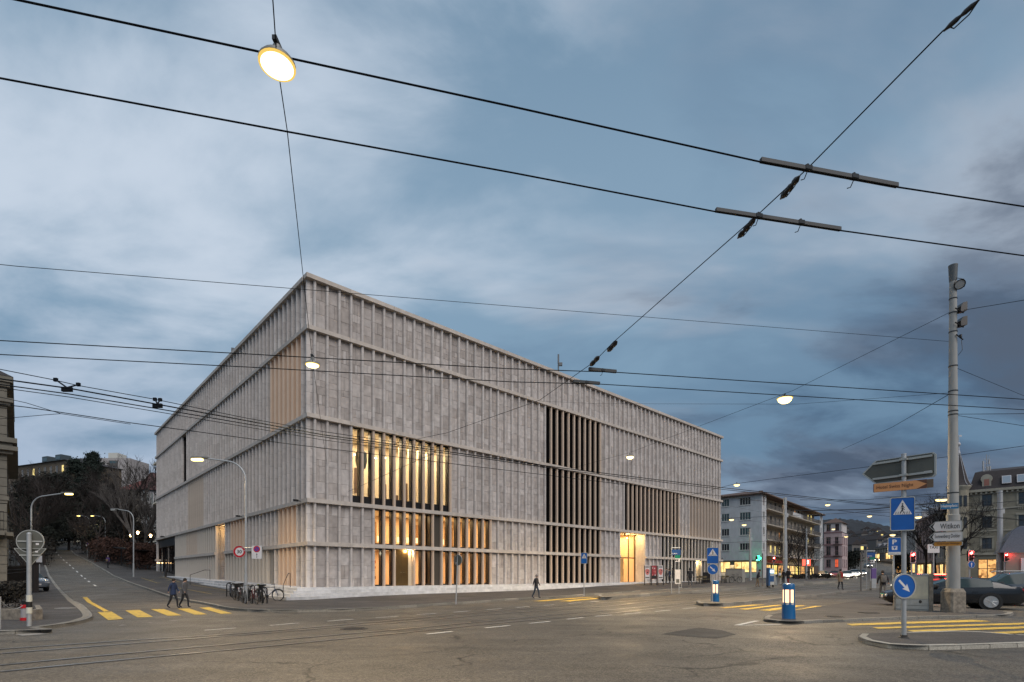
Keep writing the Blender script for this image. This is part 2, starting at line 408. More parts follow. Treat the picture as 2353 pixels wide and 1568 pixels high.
# ------------------------------------------------------------------ ground materials
def asphalt(name, lo, hi, crack=0.0, speck=0.5, rough=0.75):
    m = bpy.data.materials.new(name); m.use_nodes = True; nt = m.node_tree; N, L = nt.nodes, nt.links
    b = N['Principled BSDF']; b.inputs['Specular IOR Level'].default_value = 0.35
    tc = N.new('ShaderNodeTexCoord'); geo = N.new('ShaderNodeNewGeometry')
    def nz(scale, det, rgh=0.6, stretch=None):
        mp = N.new('ShaderNodeMapping'); L.new(geo.outputs['Position'], mp.inputs[0])
        if stretch: mp.inputs['Scale'].default_value = stretch; mp.inputs['Rotation'].default_value = (0, 0, math.radians(-43))
        n = N.new('ShaderNodeTexNoise'); L.new(mp.outputs[0], n.inputs['Vector']); n.inputs['Scale'].default_value = scale
        n.inputs['Detail'].default_value = det; n.inputs['Roughness'].default_value = rgh; return n.outputs[0]
    def mr(s, a, c, lo_=0.0, hi_=1.0):
        r = N.new('ShaderNodeMapRange'); L.new(s, r.inputs[0]); r.inputs[1].default_value = a; r.inputs[2].default_value = c
        r.inputs[3].default_value = lo_; r.inputs[4].default_value = hi_; return r.outputs[0]
    def mul(a, c):
        n = N.new('ShaderNodeMix'); n.data_type = 'RGBA'; n.blend_type = 'MULTIPLY'; n.inputs[0].default_value = 1.0
        L.new(a, n.inputs[6]); L.new(c, n.inputs[7]); return n.outputs[2]
    mx = N.new('ShaderNodeMix'); mx.data_type = 'RGBA'; mx.inputs[6].default_value = (*lo, 1); mx.inputs[7].default_value = (*hi, 1)
    L.new(mr(nz(0.22, 5.0), 0.32, 0.68), mx.inputs[0])
    c = mul(mx.outputs[2], mr(nz(0.8, 5.0, 0.6, (0.12, 1.6, 1)), 0.3, 0.7, 0.78, 1.12))       # wear along the traffic
    c = mul(c, mr(nz(95.0, 2.0, 0.85), 0.36, 0.64, 1-speck, 1+speck))                          # grit
    vo2 = N.new('ShaderNodeTexVoronoi'); vo2.inputs['Scale'].default_value = 30.0; L.new(geo.outputs['Position'], vo2.inputs['Vector'])
    sc2 = N.new('ShaderNodeSeparateColor'); L.new(vo2.outputs['Color'], sc2.inputs[0])
    c = mul(c, mr(sc2.outputs[0], 0.0, 1.0, 1-speck*0.62, 1+speck*0.62))                         # single stones of the aggregate
    c = mul(c, mr(nz(34.0, 3.0, 0.75), 0.36, 0.64, 1-speck*0.7, 1+speck*0.7))
    c = mul(c, mr(nz(0.35, 6.0, 0.65, (0.35, 1.3, 1)), 0.52, 0.70, 1.0, 0.66))                   # oil and damp stains
    if crack:
        wob = N.new('ShaderNodeTexNoise'); L.new(geo.outputs['Position'], wob.inputs['Vector']); wob.inputs['Scale'].default_value = 1.3; wob.inputs['Detail'].default_value = 6.0
        av = N.new('ShaderNodeVectorMath'); av.operation = 'MULTIPLY_ADD'; L.new(wob.outputs['Color'], av.inputs[0]); av.inputs[1].default_value = (1.3, 1.3, 0); L.new(geo.outputs['Position'], av.inputs[2])
        vo = N.new('ShaderNodeTexVoronoi'); vo.feature = 'DISTANCE_TO_EDGE'; vo.inputs['Scale'].default_value = 0.24; L.new(av.outputs[0], vo.inputs['Vector'])
        line = mr(vo.outputs['Distance'], 0.0, 0.011, 0.0, 1.0)
        gate = mr(nz(0.35, 2.0), 0.46, 0.54, 0.0, 1.0)
        mn = N.new('ShaderNodeMath'); mn.operation = 'SUBTRACT'; mn.inputs[0].default_value = 1.0; L.new(line, mn.inputs[1])
        m2 = N.new('ShaderNodeMath'); m2.operation = 'MULTIPLY'; L.new(mn.outputs[0], m2.inputs[0]); L.new(gate, m2.inputs[1])
        m3 = N.new('ShaderNodeMath'); m3.operation = 'MULTIPLY_ADD'; L.new(m2.outputs[0], m3.inputs[0]); m3.inputs[1].default_value = -crack; m3.inputs[2].default_value = 1.0
        c = mul(c, m3.outputs[0])
    L.new(c, b.inputs['Base Color'])
    L.new(mr(nz(0.6, 4.0), 0.3, 0.7, rough-0.16, rough+0.1), b.inputs['Roughness'])
    bp = N.new('ShaderNodeBump'); bp.inputs['Strength'].default_value = 0.25; bp.inputs['Distance'].default_value = 0.008
    L.new(nz(40.0, 3.0, 0.8), bp.inputs['Height']); L.new(bp.outputs[0], b.inputs['Normal'])
    MATS[name] = m; return m
M_ROAD = asphalt('road_asphalt', (0.086, 0.076, 0.060), (0.122, 0.108, 0.086), 0.85, 0.75, 0.64)
M_PAVE = asphalt('pavement_asphalt', (0.058, 0.054, 0.051), (0.080, 0.074, 0.069), 0.0, 0.45, 0.8)
M_PATCH = asphalt('patch_asphalt', (0.040, 0.038, 0.036), (0.052, 0.050, 0.047), 0.0, 0.4, 0.8)
M_PLAT = asphalt('platform_asphalt', (0.105, 0.096, 0.082), (0.135, 0.123, 0.105), 0.0, 0.35, 0.8)
M_KERB = mat('granite_kerb', (0.20, 0.19, 0.165), 0.8, var=0.3, scale=22.0, bump=0.3, tone=0.22)
def paint_mat(name, col, lo=0.50, hi=0.66):
    """road paint rubbed through to the asphalt in places"""
    m = mat(name, col, 0.7); nt = m.node_tree; N, L = nt.nodes, nt.links; geo = N.new('ShaderNodeNewGeometry')
    n = N.new('ShaderNodeTexNoise'); n.inputs['Scale'].default_value = 7.0; n.inputs['Detail'].default_value = 8.0; n.inputs['Roughness'].default_value = 0.75; L.new(geo.outputs['Position'], n.inputs['Vector'])
    n2 = N.new('ShaderNodeTexNoise'); n2.inputs['Scale'].default_value = 1.1; n2.inputs['Detail'].default_value = 3.0; L.new(geo.outputs['Position'], n2.inputs['Vector'])
    a = N.new('ShaderNodeMath'); a.operation = 'MULTIPLY_ADD'; L.new(n2.outputs[0], a.inputs[0]); a.inputs[1].default_value = 0.35; L.new(n.outputs[0], a.inputs[2])
    r = N.new('ShaderNodeMapRange'); L.new(a.outputs[0], r.inputs[0]); r.inputs[1].default_value = lo+0.17; r.inputs[2].default_value = hi+0.17; r.inputs[4].default_value = 0.8
    x = N.new('ShaderNodeMix'); x.data_type = 'RGBA'; L.new(r.outputs[0], x.inputs[0]); x.inputs[6].default_value = (*col, 1); x.inputs[7].default_value = (0.105, 0.092, 0.075, 1); L.new(x.outputs[2], N['Principled BSDF'].inputs['Base Color']); return m
M_YEL = paint_mat('yellow_paint', (0.64, 0.42, 0.055))
M_WHT = paint_mat('white_paint', (0.58, 0.57, 0.53))
M_YELW = mat('worn_yellow_paint', (0.30, 0.22, 0.07), 0.75, var=0.3, scale=7.0, col2=(0.42, 0.31, 0.08))
M_WHTW = mat('worn_white_paint', (0.24, 0.23, 0.21), 0.75, var=0.3, scale=6.0)
M_RAIL = mat('rail_steel', (0.50, 0.49, 0.46), 0.30, metal=0.9, var=0.2, scale=3.0)
M_RAILD = mat('rail_groove', (0.030, 0.027, 0.024), 0.6)
M_IRON = mat('cast_iron', (0.055, 0.05, 0.045), 0.6, metal=0.4, var=0.3, scale=30.0, bump=0.4)

# ------------------------------------------------------------------ ground
def steps(lo, hi, s): return [lo+s*i for i in range(int(round((hi-lo)/s))+1)]
gx = [-900, -700, -500, -380, -300, -250]+steps(-210, 170, 2)+[200, 250, 320, 420, 560, 720, 900]
gy = [-60, -40, -24]+steps(-14, 214, 2)+[230, 260, 300, 340, 380, 430, 500, 580, 680, 800, 950]
mb = MB(); nx = len(gx)
mb.v = [(x, y, land(x, y)) for y in gy for x in gx]
mb.f = [(j*nx+i, j*nx+i+1, (j+1)*nx+i+1, (j+1)*nx+i) for j in range(len(gy)-1) for i in range(nx-1)]
mb.m = [0]*len(mb.f); mb.t = [0.5]*len(mb.f)
tag(mb.build('road', M_ROAD, None, smooth=True, loc=(0, 0, 0)), kind='structure')

G = lambda *pts: [gnd(*p) for p in pts]
def T0(x, y): return (x/3.822, 1157.6+y/3.822)
def T6(x, y): return (588.2+x/4, 1176.5+y/4)
def T12(x, y): return (1176.5+x/4, 1176.5+y/4)
def T18(x, y): return (1764.7+x/4, 1176.5+y/4)
def Z16(x, y): return (1694.1+x/8, 1251.8+y/8)
def Z15(x, y): return (1468.2+x/8, 1223.5+y/8)

# pavement round the museum
right_kerb_left_street = smooth_line([(-77.5, 152)]+[tuple(gnd(*p).xy) for p in [(154, 1257), (161, 1265.6), (175, 1277), (200, 1289.4), (225, 1304), (257.5, 1324.4), (294, 1340), (340, 1356.5), (392.5, 1374.8), (431, 1383), (471, 1390.5), (503, 1398), (536, 1403.5), (560, 1405.5), (588, 1407.2)]], 4)
front_kerb = smooth_line([tuple(gnd(*p).xy) for p in [(588, 1407.2), (650, 1407.7), (713, 1407.2), (808, 1405), (913, 1399), (1048, 1389), (1176.5, 1380), (1269, 1376), (1331, 1370), (1351, 1369), (1426, 1364), (1546, 1356.5), (1626, 1352.2), (1740, 1346), (1860, 1338.5), (1950, 1334.5)]], 4)
pav_line = right_kerb_left_street[:-1]+front_kerb
behind = [(front_kerb[-1].x+8, front_kerb[-1].y+24), (40, 118), (-20, 120), (-62, 158)]
pav = tag(drape([p.xy for p in pav_line]+behind, 0.12).build('pavement', M_PAVE, None, loc=(0, 0, 0)), kind='structure')
kerb(pav, [p.xy for p in pav_line], 0.125, 0.17, 1.25, M_KERB, 1)

# left-hand pavement
lk = smooth_line([(-29, 11.9)]+[tuple(gnd(*p).xy) for p in [(0, 1459), (80, 1450), (144, 1441), (175, 1435.7), (205, 1427.6), (214, 1420), (209, 1410), (187.5, 1391), (161, 1376), (135, 1350), (116, 1325), (106, 1300.6), (95, 1275.6), (91, 1262)]]+[(-90, 152)], 4)
lpav = tag(drape([p.xy for p in lk]+[(-120, 150), (-120, 12)], 0.10).build('side_pavement', M_PAVE, None, loc=(0, 0, 0)), kind='structure')
kerb(lpav, [p.xy for p in lk], 0.105, 0.24, 1.1, M_KERB, 1)
# pale flush granite band behind the kerb at the rounded corner
band = smooth_line([tuple(gnd(*p).xy) for p in [(150, 1438.2), (175, 1430), (190, 1421), (176, 1402), (150, 1378), (140, 1369)]], 4)
outer = smooth_line([tuple(gnd(*p).xy) for p in [(163, 1435.6), (187, 1430.5), (205, 1420), (199, 1410), (178, 1392), (153, 1373)]], 4)
tag(drape([p.xy for p in outer]+[p.xy for p in reversed(band)], 0.112).build('granite_band', mat('granite_setts', (0.22, 0.20, 0.165), 0.8, var=0.25, scale=30, bump=0.4), None, loc=(0, 0, 0)), kind='structure')

# tram platform in front of the museum
pf = [tuple(gnd(*p).xy) for p in [(1374, 1376), (1382, 1379), (1396.5, 1379.5), (1476.5, 1371.5), (1544, 1366.5), (1601, 1362.7), (1651.5, 1360), (1764.7, 1352.5), (1839.7, 1346.5), (1924.7, 1340)]]
pb = [tuple(gnd(*p).xy) for p in [(1376, 1372.7), (1451, 1366.6), (1544, 1361), (1626, 1355.4), (1731.5, 1348), (1839.7, 1342.8), (1924.7, 1338)]]
plat = tag(drape(pf+pb[::-1], 0.20).build('tram_platform', M_PLAT, None, loc=(0, 0, 0)), kind='structure')
kerb(plat, [pb[0]]+pf, 0.205, 0.2, 1.4, M_KERB, 1)
# second platform between the tracks and the carriageway
mf = [tuple(gnd(*p).xy) for p in [(1599, 1388), (1606.5, 1393.3), (1651.5, 1394), (1704, 1390), (1764.7, 1384), (1824.7, 1376.5), (1924.7, 1365), (2017, 1355), (2090, 1348)]]
mbk = [tuple(gnd(*p).xy) for p in [(1602, 1386), (1691.5, 1378.5), (1764.7, 1371.5), (1850, 1362), (1925, 1355.5), (2017, 1348.5), (2085, 1344)]]
med = tag(drape(mf+mbk[::-1], 0.16).build('middle_platform', M_PLAT, None, loc=(0, 0, 0)), kind='structure')
kerb(med, [mbk[0]]+mf, 0.165, 0.2, 1.2, M_KERB, 1)
# right-hand traffic island with the mast
isl = smooth_line([tuple(gnd(*p).xy) for p in [(1764, 1419), (1755, 1423), (1757, 1429), (1779.7, 1431.7), (1822, 1434.5), (1889.7, 1431.5), (2074.7, 1424), (2189.7, 1421), (2264.7, 1419), (2309.7, 1418.5), (2327, 1415), (2330, 1411.5), (2310, 1409.5)]], 3)
islb = [tuple(gnd(*p).xy) for p in [(2289.7, 1407), (2214.7, 1402), (2120, 1396), (2045, 1389), (2020, 1377), (1990, 1380), (1925, 1391.5), (1825, 1407)]]
island = tag(drape([p.xy for p in isl]+islb, 0.09).build('traffic_island', M_PAVE, None, loc=(0, 0, 0)), kind='structure')
kerb(island, [p.xy for p in isl], 0.095, 0.2, 0.95, M_KERB, 1)
# nearest island, with the signpost
nis = smooth_line([tuple(gnd(*p).xy) for p in [(1979.7, 1464.5), (1971, 1469), (1976, 1475), (1997, 1482.5), (2047, 1491), (2127, 1494.5), (2239.7, 1492), (2353, 1487.7), (2600, 1480)]], 4)
nisb = [tuple(gnd(*p).xy) for p in [(2600, 1475), (2353, 1468.5), (2214.7, 1456.5), (2074.7, 1461.5)]]
near_island = tag(drape([p.xy for p in nis]+nisb, 0.10).build('near_traffic_island', M_PAVE, None, loc=(0, 0, 0)), kind='structure')
kerb(near_island, [p.xy for p in nis]+nisb[::1], 0.105, 0.17, 0.8, mat('pale_granite_kerb', (0.34, 0.32, 0.27), 0.8, var=0.3, scale=30.0, bump=0.4, tone=0.2), 1)

# ------------------------------------------------------------------ painted markings
def paint(name, polys, m, dz=0.012):
    mb = MB()
    for p in polys:
        d = drape(p, dz); mb.add(d.v, d.f)
    return tag(mb.build(name, m, None, loc=(0, 0, 0)), kind='structure')
def marks(name, polys, m, dz=0.012):
    root = None
    for p in polys:
        d = drape(p, dz)
        o = tag(d.build(name, m, None, loc=(0, 0, 0)), kind='structure')
def PX(fn, pts): return [tuple(gnd(*fn(*p)).xy) for p in pts]
marks('crossing_stripe', [PX(T0, q) for q in [
    [(855, 955), (980, 950), (1085, 1015), (950, 1025)], [(1100, 940), (1225, 935), (1345, 997), (1210, 1003)],
    [(1325, 930), (1440, 927), (1595, 983), (1475, 988)], [(1560, 925), (1660, 922), (1820, 975), (1710, 978)],
    [(1750, 915), (1840, 912), (2040, 966), (1940, 970)], [(725, 825), (765, 822), (955, 945), (915, 950)]]], M_YEL)
marks('crossing_stripe', [PX(T18, q) for q in [
    [(720, 1032), (1880, 995), (2050, 1009), (770, 1048)], [(960, 1065), (2353, 1022), (2900, 1006), (2900, 1022), (2353, 1038), (1010, 1078)],
    [(1280, 1092), (2353, 1055), (2900, 1036), (2900, 1055), (2353, 1075), (1340, 1107)], [(1820, 1120), (2353, 1096), (2900, 1075), (2900, 1095), (2353, 1117), (1890, 1134)]]], M_YEL)
marks('crossing_stripe', [PX(Z16, q) for q in [
    [(20, 1190), (660, 1118), (860, 1113), (160, 1201)], [(410, 1208), (1080, 1121), (1265, 1124), (600, 1223)],
    [(900, 1232), (1440, 1130), (1660, 1133), (1060, 1238)], [(-340, 1166), (300, 1108), (510, 1108), (-200, 1172)]]], M_YEL)
marks('crossing_stripe', [PX(T12, q) for q in [
    [(190, 822), (700, 786), (800, 784), (290, 824)], [(430, 822), (770, 794), (830, 798), (530, 825)]]], M_YEL)
marks('far_crossing_stripe', [[(c.x-0.28, c.y-1.0), (c.x+0.28, c.y-1.0), (c.x+0.05, c.y+1.0), (c.x-0.5, c.y+1.0)] for c in G((97, 1266), (112, 1266), (127, 1266), (140, 1266), (154, 1266))], M_YELW)
def strip(pts, w):
    pts = [Vector((p[0], p[1])) for p in pts]; l, r = [], []
    for i, p in enumerate(pts):
        d = (pts[min(i+1, len(pts)-1)]-pts[max(i-1, 0)]).normalized(); n = Vector((-d.y, d.x))*w/2
        l.append(tuple(p+n)); r.append(tuple(p-n))
    return r+l[::-1]
def strips(pts, w):
    """a long strip as a run of convex quads"""
    out = []
    pts = [Vector((p[0], p[1])) for p in pts]
    nn = []
    for i, p in enumerate(pts):
        d = (pts[min(i+1, len(pts)-1)]-pts[max(i-1, 0)]).normalized(); nn.append(Vector((-d.y, d.x))*w/2)
    for i in range(len(pts)-1): out.append([tuple(pts[i]-nn[i]), tuple(pts[i+1]-nn[i+1]), tuple(pts[i+1]+nn[i+1]), tuple(pts[i]+nn[i])])
    return out
dash = []
for fn, segs in ((T6, [((130, 1047), (395, 1025)), ((655, 1008), (895, 990)), ((1100, 977), (1305, 962)), ((1475, 948), (1655, 935)), ((1815, 925), (1975, 912)), ((2120, 902), (2260, 890)), ((1560, 1128), (1805, 1103)), ((2107, 1070), (2335, 1047))]),
                 (T12, [((40, 882), (160, 872)), ((290, 863), (390, 855)), ((520, 845), (640, 836)), ((715, 831), (800, 823)), ((160, 1028), (350, 1010)), ((505, 990), (658, 973)), ((765, 963), (920, 950)), ((1032, 942), (1185, 930)), ((1318, 918), (1455, 905)), ((1565, 893), (1690, 883))]),
                 (T0, [((1795, 1115), (2075, 1095)), ((930, 757), (1025, 755))])):
    for a, b in segs: dash.append(strip([gnd(*fn(*a)), gnd(*fn(*b))], 0.13))
marks('lane_dash', dash, M_WHT)
marks('island_line', [strip(G(T12(2060, 1046), T12(2255, 1004)), 0.16), strip(G(T12(2075, 1046), T12(2353, 1041), T18(120, 1037)), 0.14), strip(G(T18(1030, 882), T18(1150, 858)), 0.14)], M_WHT)
# centre dashes of the street that climbs away on the left
cl = smooth_line([tuple(gnd(*p).xy) for p in [(221, 1347.5), (205, 1337.4), (195, 1329.5), (186, 1322), (170, 1308), (158, 1297), (147, 1288), (134, 1275), (127, 1265), (121, 1256), (118, 1249)]], 5)
cl = resample(cl, 0.25); i = 0; dl = []
while i+13 < len(cl):
    dl.append(strip(cl[i:i+13:4], 0.15)); i += 33
marks('centre_dash', dl, M_WHT)
yl = []
for line in ([(1240, 662), (1385, 710), (1510, 675)], [(1320, 685), (1420, 655), (1580, 700)], [(1470, 735), (1860, 810), (1985, 806)], [(1680, 725), (1985, 776)], [(1760, 790), (1985, 780)]):
    yl += strips(PX(T0, line), 0.09)
paint('bay_line', yl, M_YELW, 0.132)
marks('yield_tooth', [PX(T0, q) for q in [[(770, 1098), (915, 1085), (850, 1092)], [(1035, 1078), (1120, 1070), (1070, 1066)], [(1285, 1052), (1355, 1048), (1320, 1045)], [(1475, 1036), (1575, 1031), (1520, 1028)], [(130, 1152), (290, 1138), (440, 1148), (200, 1165)]]], M_WHTW)
# dark repair patch, manhole covers
paint('asphalt_patch', [PX(T12, [(1380, 1125), (1520, 1098), (1720, 1065), (1930, 1090), (2060, 1130), (1870, 1165), (1600, 1146)])], M_PATCH, 0.008)
def cover(c, r, dz):
    mb = MB(); mb.lathe([(r, 0.0), (r, 0.012), (r*0.93, 0.016), (r*0.86, 0.012), (0.0, 0.012)], (0, 0, 0), 20)
    for k in range(-2, 3):
        mb.box((0, k*r*0.3, 0.015), (1.4*r*math.sqrt(max(0.05, 1-(k*0.3)**2)), r*0.1, 0.008))
    return tag(mb.build('manhole_cover', M_IRON, None, loc=(c.x, c.y, land(c.x, c.y)+dz)), kind='structure')
cover(gnd(*T6(903, 1075)), 0.42, 0.0); cover(gnd(*T18(610, 985)), 0.36, 0.09)
c = gnd(*T18(925, 950)); mb = MB()
for k in range(7): mb.box((0, (k-3)*0.075, 0.015), (0.6, 0.045, 0.03))
tag(mb.build('drain_grate', M_IRON, None, loc=(c.x, c.y, 0.085)), kind='structure')
c = gnd(150, 1403.2); mb = MB()
for k in range(6): mb.box((0, (k-2.5)*0.07, 0.015), (0.7, 0.04, 0.03))
tag(mb.build('drain_grate', mat('worn_grate', (0.3, 0.29, 0.27), 0.6), None, loc=(c.x, c.y, land(c.x, c.y)+0.092)), kind='structure')

# ------------------------------------------------------------------ tram rails, let into the road
rails = [[(-300, 1517), (0, 1492.5), (300, 1472), (588, 1453), (900, 1426), (1176, 1401.5), (1400, 1385), (1764, 1355.5), (1925, 1343.5), (2010, 1338)],
         [(-300, 1528), (0, 1502.5), (300, 1479.5), (588, 1457), (900, 1431.5), (1176, 1408.5), (1389, 1394), (1526, 1380), (1765, 1360), (1930, 1346.5), (2020, 1340.5)],
         [(-300, 1556), (0, 1529), (300, 1501), (588, 1475.5), (900, 1448), (1176, 1422.7), (1400, 1402), (1596, 1384), (1765, 1366), (1940, 1350), (2030, 1343)],
         [(-300, 1574), (0, 1544), (300, 1515), (588, 1488), (900, 1457), (1176, 1429), (1351, 1415), (1500, 1399), (1590, 1389.5), (1765, 1369.5), (1940, 1352.5), (2035, 1344.5)]]
for rl in rails:
    pl = smooth_line([tuple(gnd(*p).xy) for p in rl], 5)
    head, groove = MB(), MB()
    for q in strips([p.xy for p in pl], 0.085): d = drape(q, 0.010); head.add(d.v, d.f)
    off = []
    for i, p in enumerate(pl):
        d = (pl[min(i+1, len(pl)-1)]-pl[max(i-1, 0)]).normalized(); off.append(p+Vector((d.y, -d.x, 0))*0.086)
    for q in strips([p.xy for p in off], 0.075): d = drape(q, 0.007); groove.add(d.v, d.f)
    ro = tag(head.build('tram_rail', M_RAIL, None, loc=(0, 0, 0)), kind='structure')
    groove.build('flange_groove', M_RAILD, ro, loc=(0, 0, 0))
# ------------------------------------------------------------------ museum
def limestone(name, a, b_, c_, tone=0.2, mott=0.12):
    m = bpy.data.materials.new(name); m.use_nodes = True; nt = m.node_tree; N, L = nt.nodes, nt.links
    b = N['Principled BSDF']; b.inputs['Roughness'].default_value = 0.8; b.inputs['Specular IOR Level'].default_value = 0.3
    geo = N.new('ShaderNodeNewGeometry'); at_ = N.new('ShaderNodeAttribute'); at_.attribute_name = 'tone'
    def nz(scale, det, st=(1, 1, 1)):
        mp = N.new('ShaderNodeMapping'); L.new(geo.outputs['Position'], mp.inputs[0]); mp.inputs['Scale'].default_value = st
        n = N.new('ShaderNodeTexNoise'); L.new(mp.outputs[0], n.inputs['Vector']); n.inputs['Scale'].default_value = scale; n.inputs['Detail'].default_value = det; return n.outputs[0]
    def mr(s, x0, x1, y0, y1):
        r = N.new('ShaderNodeMapRange'); L.new(s, r.inputs[0])
        for i, v in enumerate((x0, x1, y0, y1)): r.inputs[1+i].default_value = v
        return r.outputs[0]
    wn = N.new('ShaderNodeTexWhiteNoise'); wn.noise_dimensions = '1D'; L.new(at_.outputs['Fac'], wn.inputs['W'])
    rp = N.new('ShaderNodeValToRGB'); e = rp.color_ramp.elements
    e[0].position = 0.0; e[0].color = (*a, 1); e[1].position = 1.0; e[1].color = (*c_, 1)
    k = e.new(0.55); k.color = (*b_, 1)
    L.new(wn.outputs['Value'], rp.inputs[0])
    def mul(x, y):
        n = N.new('ShaderNodeMix'); n.data_type = 'RGBA'; n.blend_type = 'MULTIPLY'; n.inputs[0].default_value = 1.0
        L.new(x, n.inputs[6]); L.new(y, n.inputs[7]); return n.outputs[2]
    col = mul(rp.outputs[0], mr(at_.outputs['Fac'], 0, 1, 1-tone, 1+tone))
    col = mul(col, mr(nz(3.0, 6.0), 0.3, 0.7, 1-mott, 1+mott))
    col = mul(col, mr(nz(2.2, 4.0, (1, 1, 0.08)), 0.3, 0.72, 1.0+mott*0.4, 1-mott*0.9))     # faint run-off streaks
    L.new(col, b.inputs['Base Color'])
    bp = N.new('ShaderNodeBump'); bp.inputs['Strength'].default_value = 0.12; bp.inputs['Distance'].default_value = 0.01
    L.new(nz(40.0, 4.0), bp.inputs['Height']); L.new(bp.outputs[0], b.inputs['Normal'])
    MATS[name] = m; return m
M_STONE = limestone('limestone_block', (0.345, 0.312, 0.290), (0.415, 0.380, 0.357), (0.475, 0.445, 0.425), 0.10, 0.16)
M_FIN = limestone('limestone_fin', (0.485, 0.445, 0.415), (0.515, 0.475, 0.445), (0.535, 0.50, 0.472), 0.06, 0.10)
M_BELT = limestone('limestone_course', (0.46, 0.41, 0.36), (0.485, 0.435, 0.385), (0.505, 0.455, 0.405), 0.05, 0.09)
M_JOINT = mat('wall_joint', (0.16, 0.145, 0.135), 0.9)
M_BLACK = mat('black_metal', (0.010, 0.009, 0.009), 0.35, spec=0.4)
M_BRONZE = mat('bronze_screen', (0.50, 0.355, 0.24), 0.5, var=0.08, scale=1.2, emit=(1.0, 0.50, 0.24), es=0.06)  # faint emission stands in for the lit rooms behind the screens
M_FINW = mat('glow_tinted_fin', (0.55, 0.43, 0.33), 0.5, var=0.05, scale=1.0)  # warm interior glow on the fin sides, put into the colour
M_FING = mat('smooth_grey_fin', (0.46, 0.42, 0.37), 0.6, var=0.05, scale=1.0)
M_PANEL = mat('stone_panel', (0.34, 0.305, 0.265), 0.7, var=0.06, scale=1.5)
M_BRASS = mat('brass_door', (0.17, 0.11, 0.045), 0.32, metal=0.75, var=0.12, scale=2.0)
M_ROOM = mat('plaster_room', (0.66, 0.58, 0.46), 0.9)
M_ROOM2 = mat('warm_plaster_room', (0.66, 0.49, 0.33), 0.9)
M_GLASS = glass('pane_glass', (0.95, 0.96, 0.96), 0.02)
M_DGLASS = mat('dark_pane', (0.010, 0.010, 0.010), 0.08, spec=0.35)
M_STEP = mat('pale_step_stone', (0.50, 0.50, 0.50), 0.75, var=0.20, scale=2.6, bump=0.1, tone=0.09, stretch=(1, 1, 0.25), detail=8)

museum = thing('museum_building', 'large pale limestone museum with stone fins on the street corner', 'museum', (C0.x, C0.y, 0.85))
ZB = 0.85
E2 = lambda v: Vector((v.x, v.y, 0))
FACES = {'R': (E2(ER), E2(NR), 59.6, 0.602), 'L': (E2(EL), E2(NL), 53.2, 0.397)}
PITCH = 0.855
STOREYS = [(0.0, 2.75), (3.02, 5.60), (5.87, 11.20), (11.47, 16.98), (17.25, 20.32)]   # clear heights above the terrace
BELTS = [(2.75, 3.02), (5.60, 5.87), (11.20, 11.47), (16.98, 17.25), (20.32, 20.60)]
IN = 0.32                    # stone face behind the face of the courses
FINP, FINW = 0.24, 0.19
UP = Vector((0, 0, 1))
def P(face, t, d, z):
    """museum-local point: t along the face, d outwards from the plane of the courses, z above the terrace"""
    e, n, _, _ = FACES[face]; return e*t+n*d+UP*z
def bay_type(face, st, k):
    s = st+1
    if face == 'R':
        if s == 3 and 3 <= k <= 12: return 'lit'
        if s in (1, 2) and 5 <= k <= 17: return 'blind' if k == 11 else ('door' if s == 1 and k in (7, 8) else 'lit')
        if s <= 4 and 26 <= k <= 35: return 'dark'
        if s == 3 and 41 <= k <= 54: return 'dark'
        if s == 3 and 58 <= k <= 67: return 'blinds'
        if s in (1, 2) and 40 <= k <= 45: return 'entry'
        if s == 1 and k in (60, 61): return 'cafe'
        if s in (1, 2) and 50 <= k <= 65: return 'dark'
    else:
        if s == 4 and 1 <= k <= 7: return 'screen'
        if s == 4 and 40 <= k <= 42: return 'niche'
        if s == 3 and 31 <= k <= 38: return 'blinds'
        if s in (1, 2) and 2 <= k <= 5: return 'screen'
        if s == 1 and k in (7, 8): return 'slot'
        if s == 2 and 15 <= k <= 19: return 'screen'
        if s in (1, 2) and 22 <= k <= 25: return 'porch'
        if s == 2 and 35 <= k <= 39: return 'blinds'
        if s in (1, 2) and 47 <= k <= 60: return 'garage'
        if s == 1 and 9 <= k <= 46: return 'panel'
        if s == 2 and (26 <= k <= 34 or 40 <= k <= 46): return 'panel'
    return 'stone'
NB = {f: int((FACES[f][2]-FACES[f][3]-0.3)/PITCH) for f in FACES}

def fin_mesh(h, seed):
    rr = random.Random(seed); mb = MB(); z = 0.0; n = 6
    while z < h-0.01:
        zz = min(h, z+rr.uniform(0.62, 1.15))
        if h-zz < 0.35: zz = h
        g0, g1 = (0.006 if z > 0 else 0), (0.006 if zz < h else 0)
        prof = [(-FINW/2, -0.02), (-FINW/2, FINP*0.45)]+[(-FINW/2*math.cos(math.pi*i/n), FINP*0.45+FINP*0.55*math.sin(math.pi*i/n)) for i in range(1, n)]+[(FINW/2, FINP*0.45), (FINW/2, -0.02)]
        m = len(prof); b = [(x, y, z+g0) for x, y in prof]+[(x, y, zz-g1) for x, y in prof]
        fs = [(i+1, i, m+i, m+i+1) for i in range(m-1)]+[tuple(range(m)), tuple(range(2*m-1, m-1, -1))]
        mb.add(b, fs, 0, rr.random())
        # recessed joint
        if zz < h: mb.add([(x*0.94, y-0.008, zz-0.006) for x, y in prof]+[(x*0.94, y-0.008, zz+0.006) for x, y in prof], [(i+1, i, m+i, m+i+1) for i in range(m-1)], 1, 0.5)
        z = zz
    return mb
FIN_VAR = 4
FIN_MB = {(s, v): fin_mesh(STOREYS[s][1]-STOREYS[s][0], 10*s+v) for s in range(5) for v in range(FIN_VAR)}
